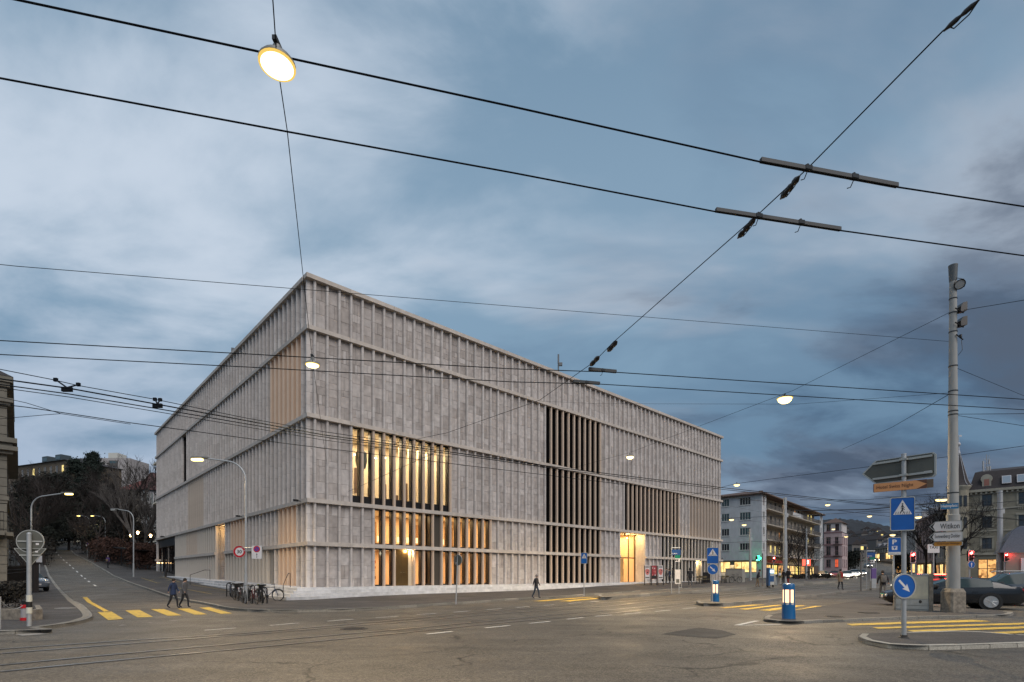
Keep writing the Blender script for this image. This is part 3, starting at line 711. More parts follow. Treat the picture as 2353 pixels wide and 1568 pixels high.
def plain_fin(h):
    mb = MB(); n = 6
    prof = [(-FINW/2, -0.30), (-FINW/2, FINP*0.45)]+[(-FINW/2*math.cos(math.pi*i/n), FINP*0.45+FINP*0.55*math.sin(math.pi*i/n)) for i in range(1, n)]+[(FINW/2, FINP*0.45), (FINW/2, -0.30)]
    m = len(prof); b = [(x, y, 0) for x, y in prof]+[(x, y, h) for x, y in prof]
    mb.add(b, [(i+1, i, m+i, m+i+1) for i in range(m-1)]+[tuple(range(m)), tuple(range(2*m-1, m-1, -1))]); return mb
PLAIN = {}
for s in range(5):
    for q, mm in (('w', M_FINW), ('g', M_FING), ('p', mat('pale_tinted_fin', (0.44, 0.375, 0.315), 0.6, var=0.06, scale=1.0))): PLAIN[(s, q)] = plain_fin(STOREYS[s][1]-STOREYS[s][0]).mesh('fin', mm, smooth=True)  # the pale fin has the same painted glow tint, toned down towards stone
FIN_ME = {k: b.mesh('fin', [M_FIN, M_JOINT], smooth=True, tone=True) for k, b in FIN_MB.items()}

def view_size(p, area, n):
    w = Vector((C0.x, C0.y, ZB))+p-Vector((0, 0, EYE)); return area*abs(w.normalized().dot(n))/(w.length**2)

fins, blocks = [], []
backing = MB(); slabs = MB(); frames_n = 0
course_rng = random.Random(3)
for face in 'RL':
    e, n, LEN, T0F = FACES[face]; ang = math.atan2(n.y, n.x)-math.pi/2
    for s, (z0, z1) in enumerate(STOREYS):
        # shared course heights in runs of a few bays
        cs = None
        for k in range(-1, NB[face]+1):
            ta = T0F+PITCH*k+FINW/2 if k >= 0 else IN
            tb = T0F+PITCH*(k+1)-FINW/2 if k < NB[face] else LEN-0.02
            if k == -1: tb = T0F-FINW/2
            if tb-ta < 0.04: continue
            ty = bay_type(face, s, k)
            if ty == 'stone':
                if cs is None or course_rng.random() < 0.28:
                    cs = [0.0]; z = 0.0
                    while z < z1-z0-0.01:
                        zz = z+course_rng.choice((0.42, 0.55, 0.66, 0.78, 0.92, 1.05))
                        if z1-z0-zz < 0.4: zz = z1-z0
                        cs.append(zz); z = zz
                backing.quad(P(face, ta-0.1, -IN-0.07, z0), P(face, tb+0.1, -IN-0.07, z0), P(face, tb+0.1, -IN-0.07, z1), P(face, ta-0.1, -IN-0.07, z1))
                for ca, cb in zip(cs, cs[1:]):
                    w = tb-ta; cuts = [0, w]
                    q = course_rng.random()
                    if w > 0.4 and q < 0.34: cuts = [0, w*course_rng.uniform(0.3, 0.7), w]
                    elif w > 0.4 and q < 0.42: cuts = [0, w*0.34, w*0.67, w]
                    for a, b in zip(cuts, cuts[1:]):
                        d = course_rng.uniform(-0.004, 0.006)
                        blocks.append((view_size(P(face, ta+a, -IN, z0+ca), (b-a)*(cb-ca), n), face, ta+a+0.006, ta+b-0.006, -IN+d, z0+ca+0.006, z0+cb-0.006, course_rng.random()))
        for k in range(0, NB[face]+1):
            bl, br = bay_type(face, s, k-1), bay_type(face, s, k)
            if bl == br and bl in ('door', 'entry', 'porch', 'garage', 'cafe', 'slot', 'niche'): continue
            t = T0F+PITCH*k
            vis = br if face == 'R' else br        # the bay whose side of the fin one sees
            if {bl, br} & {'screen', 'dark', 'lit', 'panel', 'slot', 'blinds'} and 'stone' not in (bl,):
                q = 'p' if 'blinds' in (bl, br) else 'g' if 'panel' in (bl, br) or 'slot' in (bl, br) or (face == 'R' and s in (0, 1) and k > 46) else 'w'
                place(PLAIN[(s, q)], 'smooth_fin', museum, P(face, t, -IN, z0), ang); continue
            fins.append((view_size(P(face, t, 0, (z0+z1)/2), FINW*(z1-z0), n), face, s, t, z0, ang))
blocks.sort(key=lambda b: -b[0]); fins.sort(key=lambda b: -b[0])
def block_geo(mb, b):
    _, face, ta, tb, d, za, zb, tn = b
    c = 0.008
    o = [P(face, ta, d-0.07, za), P(face, tb, d-0.07, za), P(face, tb, d-0.07, zb), P(face, ta, d-0.07, zb)]
    m_ = [P(face, ta, d-c, za), P(face, tb, d-c, za), P(face, tb, d-c, zb), P(face, ta, d-c, zb)]
    i = [P(face, ta+c, d, za+c), P(face, tb-c, d, za+c), P(face, tb-c, d, zb-c), P(face, ta+c, d, zb-c)]
    fs = [(8, 9, 10, 11)]+[(4+j, 4+(j+1) % 4, 8+(j+1) % 4, 8+j) for j in range(4)]+[(j, (j+1) % 4, 4+(j+1) % 4, 4+j) for j in range(4)]
    if face == 'R': fs = [f for f in fs]
    else: fs = [f[::-1] for f in fs]
    mb.add(o+m_+i, fs, 0, tn)
far_b = MB()
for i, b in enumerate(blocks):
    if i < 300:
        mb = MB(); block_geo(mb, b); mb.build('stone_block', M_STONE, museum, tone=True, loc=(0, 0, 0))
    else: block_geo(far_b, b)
tag(far_b.build('far_stone_blocks', M_STONE, museum, tone=True, loc=(0, 0, 0)), kind='stuff')
far_f = MB()
for i, (_, face, s, t, z0, ang) in enumerate(fins):
    v = R.randrange(FIN_VAR); p = P(face, t, -IN, z0)
    if i < 300: place(FIN_ME[(s, v)], 'fin', museum, p, ang)
    else:
        src = FIN_MB[(s, v)]; M = Matrix.Translation(p) @ Matrix.Rotation(ang, 4, 'Z')
        base = len(far_f.v); far_f.v.extend([tuple(M @ Vector(q)) for q in src.v])
        far_f.f.extend([tuple(base+j for j in f) for f in src.f]); far_f.m.extend(src.m); far_f.t.extend(src.t)
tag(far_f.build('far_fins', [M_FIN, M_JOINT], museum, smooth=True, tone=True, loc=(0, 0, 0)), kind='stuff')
backing.build('wall', M_JOINT, museum, loc=(0, 0, 0))
# courses and cornice, in lengths of four bays, mitred round the corner
nR, nL = FACES['R'][1], FACES['L'][1]
for bi, (z0, z1) in enumerate(BELTS):
    top = bi == 4
    for face in 'RL':
        e, n, LEN, T0F = FACES[face]; t = 0.0
        out = 0.05 if top else 0.0
        while t < LEN-0.05:
            t2 = min(LEN, t+PITCH*4-(0 if t else 0.4))
            if LEN-t2 < 1.0: t2 = LEN
            t2_ = t2
            # the two faces share the mitred corner: the left one butts against the right one
            a = (t-out if face == 'R' and t == 0 else (t if t else 0.62+out))+0.005
            gap = (T0F+PITCH*40+FINW/2, T0F+PITCH*46-FINW/2) if face == 'R' else (T0F+PITCH*22+FINW/2, T0F+PITCH*26-FINW/2)
            gar = (T0F+PITCH*47+FINW/2, T0F+PITCH*61-FINW/2)
            if bi == 0:
                for g0_, g1_ in ((gap,) if face == 'R' else (gap, gar)):
                    if g0_-0.01 <= t < g1_-0.01: t = t2 = None; break
                    if t < g0_ < t2: t2 = g0_
                if t is None: t = g1_; continue
            o = P(face, a, out-0.62, z0+(0.002 if face == 'L' else 0)); mb = MB()
            mb.frame(o, e*(t2-a-0.005+(out if t2 == LEN else 0)), n*0.62, UP*(z1-z0-(0.004 if face == 'L' else 0)), tone=R.random())
            mb.build('cornice_course' if top else 'stone_course', M_BELT, museum, tone=True, loc=(0, 0, 0)); t = t2
    if True:
        # left end of the right face's first length closes the corner
        pass
# floors behind, roof, back walls
for bi, (z0, z1) in enumerate([(-0.35, -0.02)]+BELTS[:4]):
    for face in 'RL':
        e, n, LEN, _ = FACES[face]
        if face == 'R' and bi == 1:
            for a, b in ((0.7, 34.7), (40.4, LEN-0.7)): slabs.frame(P(face, a, -7.0, z0+0.03), e*(b-a), n*6.36, UP*(z1-z0-0.06))
            continue
        if face == 'L' and bi == 1:
            for a, b in ((7.0, 19.0), (23.2, 40.0)): slabs.frame(P(face, a, -7.0, z0+0.03), e*(b-a), n*6.36, UP*(z1-z0-0.06))
            continue
        slabs.frame(P(face, 0.7 if face == 'R' else 7.0, -7.0, z0+0.03), e*(LEN-1.4), n*6.36, UP*(z1-z0-0.06))
slabs.build('floor_slab', M_ROOM, museum, loc=(0, 0, 0))
eR, eL = FACES['R'][0], FACES['L'][0]
mb = MB(); mb.frame(P('R', 0.3, -0.3, 20.36), eR*59.0, eL*52.6, UP*0.18); mb.build('roof', mat('roof_gravel', (0.2, 0.2, 0.19), 0.9), museum, loc=(0, 0, 0))
mb = MB(); o = P('R', 7.5, -7.2, -0.3)
mb.frame(o, eR*44, eL*38, UP*20.5); mb.build('core', M_BLACK, museum, loc=(0, 0, 0))
mb = MB()
mb.frame(P('R', 59.35, -0.2, -0.8)+nR*-51.5, nR*51.2, eR*0.2, UP*21.2); mb.frame(P('L', 52.95, -0.3, -0.8)-nL*58.8, nL*58.3, eL*0.2, UP*21.2)
mb.build('rear_wall', M_BELT, museum, loc=(0, 0, 0))
# plinth under the left face where the street rises
# openings
def opening(face, s, k, kind):
    e, n, LEN, T0F = FACES[face]; z0, z1 = STOREYS[s]
    ta, tb = T0F+PITCH*k+FINW/2-0.01, T0F+PITCH*(k+1)-FINW/2+0.01
    w, h = tb-ta, z1-z0
    root = None
    if kind in ('lit', 'dark'):
        dp = 0.36
        fr = MB()
        fr.frame(P(face, ta, -IN-dp, z0), e*0.05, n*(dp+0.01), UP*h); fr.frame(P(face, tb-0.09, -IN-dp, z0), e*0.09, n*(dp+0.01), UP*h)
        sill = 0.55 if (kind == 'lit' and s == 2) else 0.10
        fr.frame(P(face, ta+0.05, -IN-dp, z0), e*(w-0.1), n*0.30, UP*sill); fr.frame(P(face, ta+0.05, -IN-dp, z1-0.10), e*(w-0.1), n*0.30, UP*0.10)
        f = fr.build('window_frame', M_BLACK, museum, loc=(0, 0, 0))
        g = MB(); a = 0.05
        g.frame(P(face, ta+a, -IN-dp+0.03, z0+sill), e*(w-2*a), n*0.012, UP*(h-sill-0.1))
        g.build('pane', M_GLASS if kind == 'lit' else M_DGLASS, f, loc=(0, 0, 0))
    elif kind in ('screen', 'panel', 'blind', 'slot', 'blinds'):
        m_ = {'screen': M_BRONZE, 'panel': M_PANEL, 'blind': mat('dark_bronze_panel', (0.045, 0.038, 0.030), 0.5), 'slot': M_PANEL, 'blinds': mat('pale_screen', (0.37, 0.30, 0.235), 0.6, var=0.1, scale=1.5)}[kind]
        mb = MB(); dd = {'screen': 0.05, 'panel': 0.10, 'blind': 0.05, 'slot': 0.05, 'blinds': 0.12}[kind]
        if kind == 'slot' and k == 7: mb.frame(P(face, ta, -IN-0.9, z0), e*w*0.42, n*0.05, UP*h)
        mb.frame(P(face, ta-0.005 if kind != 'slot' or k != 7 else ta+w*0.42, -IN-dd, z0), e*(w+0.01 if kind != 'slot' or k != 7 else w*0.58), n*0.03, UP*h)
        mb.build('bronze_screen' if kind == 'screen' else ('door' if kind == 'slot' else 'panel'), m_ if not (kind == 'slot' and k == 7) else m_, museum, loc=(0, 0, 0))
        mb = MB(); mb.frame(P(face, ta-0.05, -IN-1.0, z0), e*(w+0.1), n*0.04, UP*h); mb.build('backing', M_BLACK, museum, loc=(0, 0, 0))
for face in 'RL':
    for s in range(5):
        for k in range(NB[face]):
            ty = bay_type(face, s, k)
            if ty in ('lit', 'dark', 'screen', 'panel', 'blind', 'slot', 'blinds'): opening(face, s, k, ty)
            if ty == 'dark' : pass
T = lambda face, k: FACES[face][3]+PITCH*k
def room(face, ka, kb, s0, s1, depth, m_, power, col, lights=True):
    e, n, _, _ = FACES[face]; z0, z1 = STOREYS[s0][0], STOREYS[s1][1]; ta, tb = T(face, ka)-0.05, T(face, kb)+0.05
    mb = MB(); d0 = -IN-0.46
    mb.frame(P(face, ta, -depth-0.1, z0), e*(tb-ta), n*0.1, UP*(z1-z0))
    mb.frame(P(face, ta-0.1, -depth, z0), e*0.1, n*(depth+d0), UP*(z1-z0)); mb.frame(P(face, tb, -depth, z0), e*0.1, n*(depth+d0), UP*(z1-z0))
    mb.build('inner_wall', m_, museum, loc=(0, 0, 0))
    a = area_light('room_light', P(face, (ta+tb)/2, -depth*0.52, z1-0.12), (tb-ta)*0.85, depth*0.5, power, col, museum, (0, 0, math.atan2(e.y, e.x)))
room('R', 3, 13, 2, 2, 4.6, M_ROOM, 470, (1.0, 0.76, 0.46))
room('R', 5, 18, 1, 1, 4.6, M_ROOM2, 330, (1.0, 0.66, 0.32))
room('R', 5, 18, 0, 0, 4.6, M_ROOM2, 270, (1.0, 0.62, 0.32))
# columns, pictures and door openings inside, behind the glass
e, n, _, _ = FACES['R']
for i in range(3, 13): mb = MB(); mb.frame(P('R', T('R', i)+0.30, -3.0, 5.87), e*0.22, n*0.22, UP*5.33); mb.build('inner_column', M_ROOM, museum, loc=(0, 0, 0))
rr = random.Random(9)
for i, (w, h, zc) in enumerate(((0.5, 1.7, 7.2), (0.7, 1.3, 7.0), (0.35, 2.0, 7.3), (0.6, 0.9, 6.9), (0.5, 1.2, 7.1), (0.8, 0.7, 6.8), (0.4, 1.5, 7.1))): mb = MB(); mb.frame(P('R', T('R', 3+i*1.35)+0.1, -4.58, zc), e*w, n*0.04, UP*h); mb.build('picture', mat('picture_dark', (0.10, 0.065, 0.05), 0.7), museum, loc=(0, 0, 0))
for i in (7, 12, 16): mb = MB(); mb.frame(P('R', T('R', i), -4.58, 3.02), e*0.9, n*0.03, UP*2.1); mb.build('inner_door', mat('inner_timber', (0.26, 0.14, 0.06), 0.6), museum, loc=(0, 0, 0))
mb = MB(); mb.lathe([(0.30, 0), (0.42, 0.5), (0.40, 1.1), (0.22, 1.3), (0, 1.32)], P('R', T('R', 4)+0.36, -1.1, 8.55), 14); mb.build('hung_sculpture', mat('sculpture_green', (0.10, 0.11, 0.09), 0.7), museum, loc=(0, 0, 0))
# ceiling spots and hanging lamps seen through the glass
M_SPOT = glow('spot_glow', (1.0, 0.88, 0.62), 28.0)
for i in range(10): mb = MB(); mb.sphere(P('R', T('R', 3)+0.42+0.855*i, -2.2-0.1*(i % 3), 9.9-0.15*(i % 2)), 0.055, 8, 5, sc=(1, 1, 0.8)); mb.build('ceiling_spot', M_SPOT, museum, loc=(0, 0, 0))
M_TL = glow('table_lamp_glow', (1.0, 0.66, 0.30), 1.6)
for i in (5, 6, 8, 9, 10, 12, 13): mb = MB(); mb.lathe([(0.08, 0), (0.08, 0.42)], P('R', T('R', i)+0.34, -1.7, 3.35), 10); mb.build('wall_lamp', M_TL, museum, loc=(0, 0, 0))
for i in (9, 10, 12, 13): mb = MB(); mb.lathe([(0.05, 0), (0.05, 0.2)], P('R', T('R', i)+0.3, -1.9, 1.6+0.1*(i % 2)), 8); mb.build('wall_lamp', M_TL, museum, loc=(0, 0, 0))
# shop shelves behind the ground-floor glass
mb = MB(); rr = random.Random(5)
for i in (5, 6, 9, 10, 12, 13):
    for zl in (0.5, 0.9, 1.3, 1.7):
        for q in range(2):
            hgt = rr.uniform(0.14, 0.3); mb.frame(P('R', T('R', i)+0.14+q*0.16, -2.4, zl), FACES['R'][0]*0.12, FACES['R'][1]*0.2, UP*hgt, m=rr.randrange(3))
tag(mb.build('shop_goods', [mat('goods_red', (0.45, 0.12, 0.06)), mat('goods_cream', (0.7, 0.55, 0.35)), mat('goods_brown', (0.2, 0.09, 0.04))], museum, loc=(0, 0, 0)), kind='stuff')
mb = MB(); mb.sphere(P('R', T('R', 5)+0.28, -1.0, 2.42), 0.075, 10, 6); mb.build('spotlight', M_SPOT, museum, loc=(0, 0, 0))
# brass double door with a lit stone jamb
e, n, _, _ = FACES['R']; ta, tb = T('R', 7)+FINW/2, T('R', 9)-FINW/2
for i, (a, b) in enumerate(((ta, (ta+tb)/2-0.1), ((ta+tb)/2-0.095, tb-0.30))):
    mb = MB(); mb.frame(P('R', a, -IN-0.16, 0.0), e*(b-a), n*0.06, UP*2.75); d = mb.build('door', M_BRASS, museum, loc=(0, 0, 0))
    mb = MB(); hx = b-0.06 if i == 0 else a+0.06
    mb.tube([P('R', hx, -IN-0.06, 1.02), P('R', hx, -IN-0.02, 1.02), P('R', hx+(-0.13 if i == 0 else 0.13), -IN-0.02, 1.02)], 0.014, 6)
    mb.build('door_handle', mat('polished_brass', (0.8, 0.62, 0.3), 0.2, metal=1.0), d, loc=(0, 0, 0))
mb = MB(); mb.frame(P('R', tb-0.29, -IN-0.30, 0), e*0.30, n*0.2, UP*2.75); mb.build('door_jamb', mat('door_jamb_stone', (0.6, 0.5, 0.36), 0.7), museum, loc=(0, 0, 0))
lamp_light('jamb_light', P('R', tb-0.42, -IN+0.12, 2.62), 38, (1.0, 0.72, 0.35), 0.05, museum)
# main entrance, two storeys tall
z1 = STOREYS[1][1]; ta, tb = T('R', 40)+FINW/2, T('R', 46)-FINW/2; dp = 1.6
mb = MB()
for i in range(3):
    for j in range(3): mb.frame(P('R', tb, -dp+i*0.45+0.004, 0.004+j*z1/3), e*0.4, n*(0.442 if i < 2 else dp-0.9-IN), UP*(z1/3-0.008), tone=R.random())
mb.build('entrance_side_wall', M_FIN, museum, tone=True, loc=(0, 0, 0))
mb = MB(); mb.frame(P('R', ta-0.4, -dp, 0), e*0.4, n*(dp-IN), UP*z1); mb.build('entrance_side_wall', M_FIN, museum, loc=(0, 0, 0))
mb = MB(); mb.frame(P('R', ta, -dp, z1-0.06), e*(tb-ta), n*(dp-IN), UP*0.05); mb.build('entrance_ceiling', M_BELT, museum, loc=(0, 0, 0))
fr = MB()
for tt in (ta, ta+(tb-ta)*0.36, ta+(tb-ta)*0.72, tb-0.08): fr.frame(P('R', tt, -dp, 0), e*0.08, n*0.12, UP*(z1-0.06))
fr.frame(P('R', ta+0.08, -dp, 2.75), e*(tb-ta-0.16), n*0.10, UP*0.14)
f = fr.build('entrance_frame', mat('bronze_frame', (0.10, 0.065, 0.03), 0.4, metal=0.5), museum, loc=(0, 0, 0))
for a in (0.02, 0.375, 0.735):
    mb = MB(); mb.frame(P('R', ta+(tb-ta)*a, -dp+0.04, 2.9), e*(tb-ta)*0.32, n*0.015, UP*(z1-3.0)); mb.build('pane', M_GLASS, f, loc=(0, 0, 0))
for a in (0.02, 0.19, 0.375):
    mb = MB(); mb.frame(P('R', ta+(tb-ta)*a, -dp+0.03, 0.02), e*(tb-ta)*0.155, n*0.05, UP*2.7); d = mb.build('door', mat('oak_door', (0.42, 0.25, 0.10), 0.45, var=0.15, scale=3, stretch=(1, 1, 0.1)), museum, loc=(0, 0, 0))
    mb = MB(); mb.tube([P('R', ta+(tb-ta)*(a+0.13), -dp+0.12, 0.8), P('R', ta+(tb-ta)*(a+0.13), -dp+0.12, 1.5)], 0.02, 6); mb.build('door_handle', M_BRASS, d, loc=(0, 0, 0))
mb = MB(); mb.frame(P('R', ta, -5.0, 0), e*(tb-ta), n*0.1, UP*z1); mb.frame(P('R', ta-0.2, -5.0, 0), e*0.2, n*3.3, UP*z1); mb.frame(P('R', tb, -5.0, 0), e*0.2, n*3.3, UP*z1); mb.build('inner_wall', M_ROOM2, museum, loc=(0, 0, 0))
area_light('room_light', P('R', (ta+tb)/2, -3.2, z1-0.15), 4.4, 2.4, 300, (1.0, 0.66, 0.30), museum, (0, 0, math.atan2(e.y, e.x)))
for q in (0.15, 0.4, 0.62, 0.85): mb = MB(); mb.lathe([(0.10, 0), (0.10, 0.16)], P('R', ta+(tb-ta)*q, -0.9, z1-0.24), 10); mb.build('downlight_housing', M_BRASS, museum, loc=(0, 0, 0))
for q in (0.5, 0.85): lamp_light('downlight', P('R', ta+(tb-ta)*q, -0.95, z1-0.35), 60, (1.0, 0.66, 0.26), 0.1, museum)
# lit opening by the cafe
ta, tb = T('R', 60)+FINW/2, T('R', 62)-FINW/2
mb = MB(); mb.frame(P('R', ta, -1.5, 0), e*(tb-ta), n*0.1, UP*2.75); mb.frame(P('R', tb, -1.5, 0), e*0.1, n*1.2, UP*2.75); mb.build('cafe_doorway', M_ROOM, museum, loc=(0, 0, 0))
mb = MB(); mb.frame(P('R', ta, -IN-0.2, 0), e*(tb-ta)*0.42, n*0.06, UP*2.7); mb.build('door', MATS['oak_door'], museum, loc=(0, 0, 0))
lamp_light('doorway_light', P('R', tb-0.5, -0.75, 2.5), 45, (1.0, 0.74, 0.36), 0.08, museum)
# porch on the left face
e, n, _, _ = FACES['L']; ta, tb = T('L', 22)+FINW/2, T('L', 26)-FINW/2
mb = MB(); rr = random.Random(2); z = 0.0
while z < z1-0.05:
    zz = min(z1, z+rr.choice((0.55, 0.75, 0.95)))
    mb.frame(P('L', tb, -1.9, z+0.005), e*0.4, n*(1.9-IN), UP*(zz-z-0.01), tone=rr.random()); z = zz
mb.build('porch_wall', M_STONE, museum, tone=True, loc=(0, 0, 0))
mb = MB(); mb.frame(P('L', ta, -2.0, 0), e*(tb-ta), n*0.1, UP*z1); mb.frame(P('L', ta-0.3, -1.9, 0), e*0.3, n*(1.9-IN), UP*z1); mb.build('porch_back', M_PANEL, museum, loc=(0, 0, 0))
mb = MB(); mb.frame(P('L', ta, -1.9, z1-0.06), e*(tb-ta), n*(1.9-IN), UP*0.05); mb.build('porch_ceiling', M_BELT, museum, loc=(0, 0, 0))
for zl in (1.42, 1.62): lettering('KUNSTHAUS' if zl > 1.5 else 'SAMMLUNG', 0.9, 0.07, M_BLACK, museum, P('L', tb-0.006, -1.05, zl), n*1, UP)
lamp_light('porch_light', P('L', (ta+tb)/2+0.3, -1.0, z1-0.3), 70, (1.0, 0.62, 0.26), 0.1, museum)
# tall black niche on the fourth storey
ta, tb = T('L', 40)+FINW/2, T('L', 43)-FINW/2; zn0, zn1 = STOREYS[3]; mb = MB()
mb.frame(P('L', ta, -1.0, zn0), e*(tb-ta), n*0.05, UP*(zn1-zn0)); mb.frame(P('L', tb, -1.0, zn0), e*0.08, n*0.72, UP*(zn1-zn0)); mb.frame(P('L', ta-0.08, -1.0, zn0), e*0.08, n*0.72, UP*(zn1-zn0)); mb.build('niche_lining', M_BLACK, museum, loc=(0, 0, 0))
for q in (0.25, 0.5, 0.75):
    mb = MB(); mb.frame(P('L', ta+(tb-ta)*q, -0.95, zn0), e*0.07, n*0.3, UP*(zn1-zn0)); mb.build('niche_fin', mat('dark_bronze_panel', (0.045, 0.038, 0.030), 0.5), museum, loc=(0, 0, 0))
# dark gateway at the far end of the left face
ta, tb = T('L', 47)+FINW/2, T('L', 61)-FINW/2; fr = MB()
fr.frame(P('L', ta, -0.9, 4.55), e*(tb-ta), n*0.5, UP*1.05)
for q in range(9): fr.frame(P('L', ta+(tb-ta-0.08)*q/8, -0.9, 0.4), e*0.08, n*0.10, UP*4.15)
f = fr.build('gateway_frame', M_BLACK, museum, loc=(0, 0, 0))
for q in range(8):
    mb = MB(); mb.frame(P('L', ta+(tb-ta-0.08)*q/8+0.08, -0.86, 0.4), e*((tb-ta-0.08)/8-0.08), n*0.012, UP*4.15); mb.build('pane', M_DGLASS, f, loc=(0, 0, 0))
# security cameras and small roof mast
for t, z in ((1.1, 5.75), (13.8, 5.75), (46.6, 5.75), (46.0, 5.75), (8.6, 2.9)):
    mb = MB(); mb.tube([P('L', t, 0, z), P('L', t, 0.25, z+0.02)], 0.03, 6); mb.box(P('L', t, 0.32, z+0.02), (0.13, 0.32, 0.13), math.atan2(n.y, n.x)-math.pi/2); mb.build('security_camera', M_BLACK, museum, loc=(0, 0, 0))
M_GALV = mat('galvanised_steel', (0.42, 0.43, 0.43), 0.45, metal=0.6, var=0.12, scale=5); M_MASTG = mat('roof_mast_grey', (0.13, 0.14, 0.15), 0.7)
mb = MB(); b0 = P('R', 26.3, -1.6, 20.5)
mb.tube([b0, b0+UP*2.5], 0.07, 8); mb.box(b0+Vector((0.22, 0, 1.75)), (0.35, 0.25, 0.3)); mb.box(b0+UP*2.3, (0.16, 0.16, 0.9)); mb.build('roof_mast', M_MASTG, museum, loc=(0, 0, 0))
mb = MB(); b0 = P('L', 19.4, -0.8, 20.5)
mb.tube([b0, b0+UP*1.3], 0.06, 8); mb.box(b0+UP*1.2, (0.2, 0.2, 0.6)); mb.tube([b0+UP*0.4, b0+UP*0.6+Vector((-0.6, 0, 0))], 0.05, 6); mb.build('roof_mast', M_MASTG, museum, loc=(0, 0, 0))

# ------------------------------------------------------------------ terrace and steps
terrace = thing('terrace', None, None, (C0.x, C0.y, 0)); terrace['kind'] = 'structure'
n_st = 4
def corner_pt(d): return Vector((C0.x, C0.y, 0))+(E2(NR)+E2(NL))*d
for i in range(n_st):
    d = 1.05+0.34*(n_st-1-i); zt = 0.15+0.175*(i+1)
    for face in 'RL':
        e_, n_ = (E2(ER), E2(NR)) if face == 'R' else (E2(EL), E2(NL))
        LEN = 60.6 if face == 'R' else 46.0
        t = -d
        while t < LEN:
            t2 = min(LEN, t+2.4+0.3*(i % 2))
            sl = 0.0165
            zr = zt if face == 'R' else zt
            za = zt+(sl*max(0, t) if face == 'L' else 0); zb = zt+(sl*max(0, t2) if face == 'L' else 0)
            inner = -0.9 if i == n_st-1 else d-0.42
            a0 = t if face == 'R' or t > -d else -d
            # mitre at the corner
            o1 = e_*(t+0.004)+n_*d; o2 = e_*(t2-0.004)+n_*d
            i1 = e_*(-inner if t == -d else t+0.004)+n_*inner; i2 = e_*(t2-0.004)+n_*inner
            mb = MB(); lo = -0.6
            vs = [(*o1.xy, za-0.19), (*o2.xy, zb-0.19), (*i2.xy, zb-0.19), (*i1.xy, za-0.19), (*o1.xy, za), (*o2.xy, zb), (*i2.xy, zb), (*i1.xy, za)]
            fs = [(0, 1, 5, 4), (1, 2, 6, 5), (2, 3, 7, 6), (3, 0, 4, 7), (4, 5, 6, 7), (0, 3, 2, 1)]
            if face == 'L': fs = [f[::-1] for f in fs]
            mb.add(vs, fs, 0, R.random()); mb.build('step' if i < n_st-1 else 'terrace_slab', M_STEP, terrace, tone=True, loc=(0, 0, 0))
            t = t2
# ------------------------------------------------------------------ overhead wires and their lamps
M_WIRE = mat('wire_black', (0.010, 0.012, 0.015), 0.9, spec=0.05)
M_WIREG = mat('wire_grey', (0.05, 0.055, 0.06), 0.8, spec=0.1)
M_INS = mat('insulator_brown', (0.016, 0.013, 0.011), 0.35)
M_POST = mat('post_grey', (0.36, 0.375, 0.38), 0.5, metal=0.3, var=0.12, scale=4)
M_LAMPB = mat('lamp_housing', (0.20, 0.20, 0.19), 0.5, metal=0.3)
M_LENS = glow('lamp_lens', (1.0, 0.80, 0.36), 3.2)
M_LENSD = glow('dim_lamp_lens', (1.0, 0.82, 0.55), 9.0)
M_LENS2 = glow('street_lamp_lens', (1.0, 0.74, 0.24), 3.0)
M_LENSF = glow('far_lamp_lens', (1.0, 0.76, 0.36), 1.5)
def hz(px, py, z): return at(px, py, F*(z-EYE)/(HY-py))
WIRES = 'overhead wires across the square'
def wire(pts, r, label, m=None, ext=0.0, group=WIRES):
    pts = [Vector(p) for p in pts]
    e0, e1 = ext if isinstance(ext, tuple) else (ext, ext)
    d0 = (pts[0]-pts[1]).normalized(); d1 = (pts[-1]-pts[-2]).normalized()
    if e0: pts = [pts[0]+d0*e0]+pts
    if e1: pts = pts+[pts[-1]+d1*e1]
    mb = MB(); mb.tube(pts, r, 5)
    return tag(mb.build('overhead_wire', m or M_WIRE, None), label, 'overhead wire', group)
A_ = [(40, 0), (637, 128), (1176, 245), (1750, 373), (2060, 430), (2353, 475)]
B_ = [(0, 180), (660, 303), (1176, 397), (1645, 487), (1930, 530), (2353, 588)]
wire([hz(x, y, 8.0) for x, y in A_], 0.0125, 'topmost thick black wire running behind the big round lamp', ext=40)
wire([hz(x, y, 8.0) for x, y in B_], 0.0125, 'second thick black wire across the sky, below the big round lamp', ext=40)
Cw = [(0, 783), (590, 815), (1176, 848), (1416, 856), (2353, 918)]
Dw = [(0, 815), (590, 845), (1176, 878), (1377, 883), (2353, 942)]
wire([hz(x, y, 8.0) for x, y in Cw], 0.014, 'upper of the pair of wires crossing the roof edge of the museum', ext=40)
wire([hz(x, y, 8.0) for x, y in Dw], 0.014, 'lower of the pair of wires crossing the roof edge of the museum', ext=40)
wire([at(0, 608, 12), at(38, 612, 12.2), at(1176, 704, 17.5), at(2180, 785, 23.1)], 0.008, 'thin wire from the left edge to the upper tall mast', ext=(30, 0))
def hang(x0, y0, x1, y1, z, r, n=8, sag=4): 
    return [hz(x0+(x1-x0)*i/n, y0+(y1-y0)*i/n+sag*4*(i/n)*(1-i/n), z) for i in range(n+1)]
EW1 = [(0, 871), (160, 893), (370, 931), (740, 999), (1040, 1040), (1300, 1077), (1660, 1121), (1930, 1150)]
EW2 = [(0, 884), (160, 906), (370, 941), (740, 1004), (1040, 1044), (1300, 1081), (1660, 1125), (1930, 1153)]
wire([hz(x, y, 5.8) for x, y in EW1], 0.016, 'thickest contact wire before the lower museum wall', ext=30)
wire([hz(x, y, 5.8) for x, y in EW2], 0.013, 'contact wire just under the thickest one', ext=30)
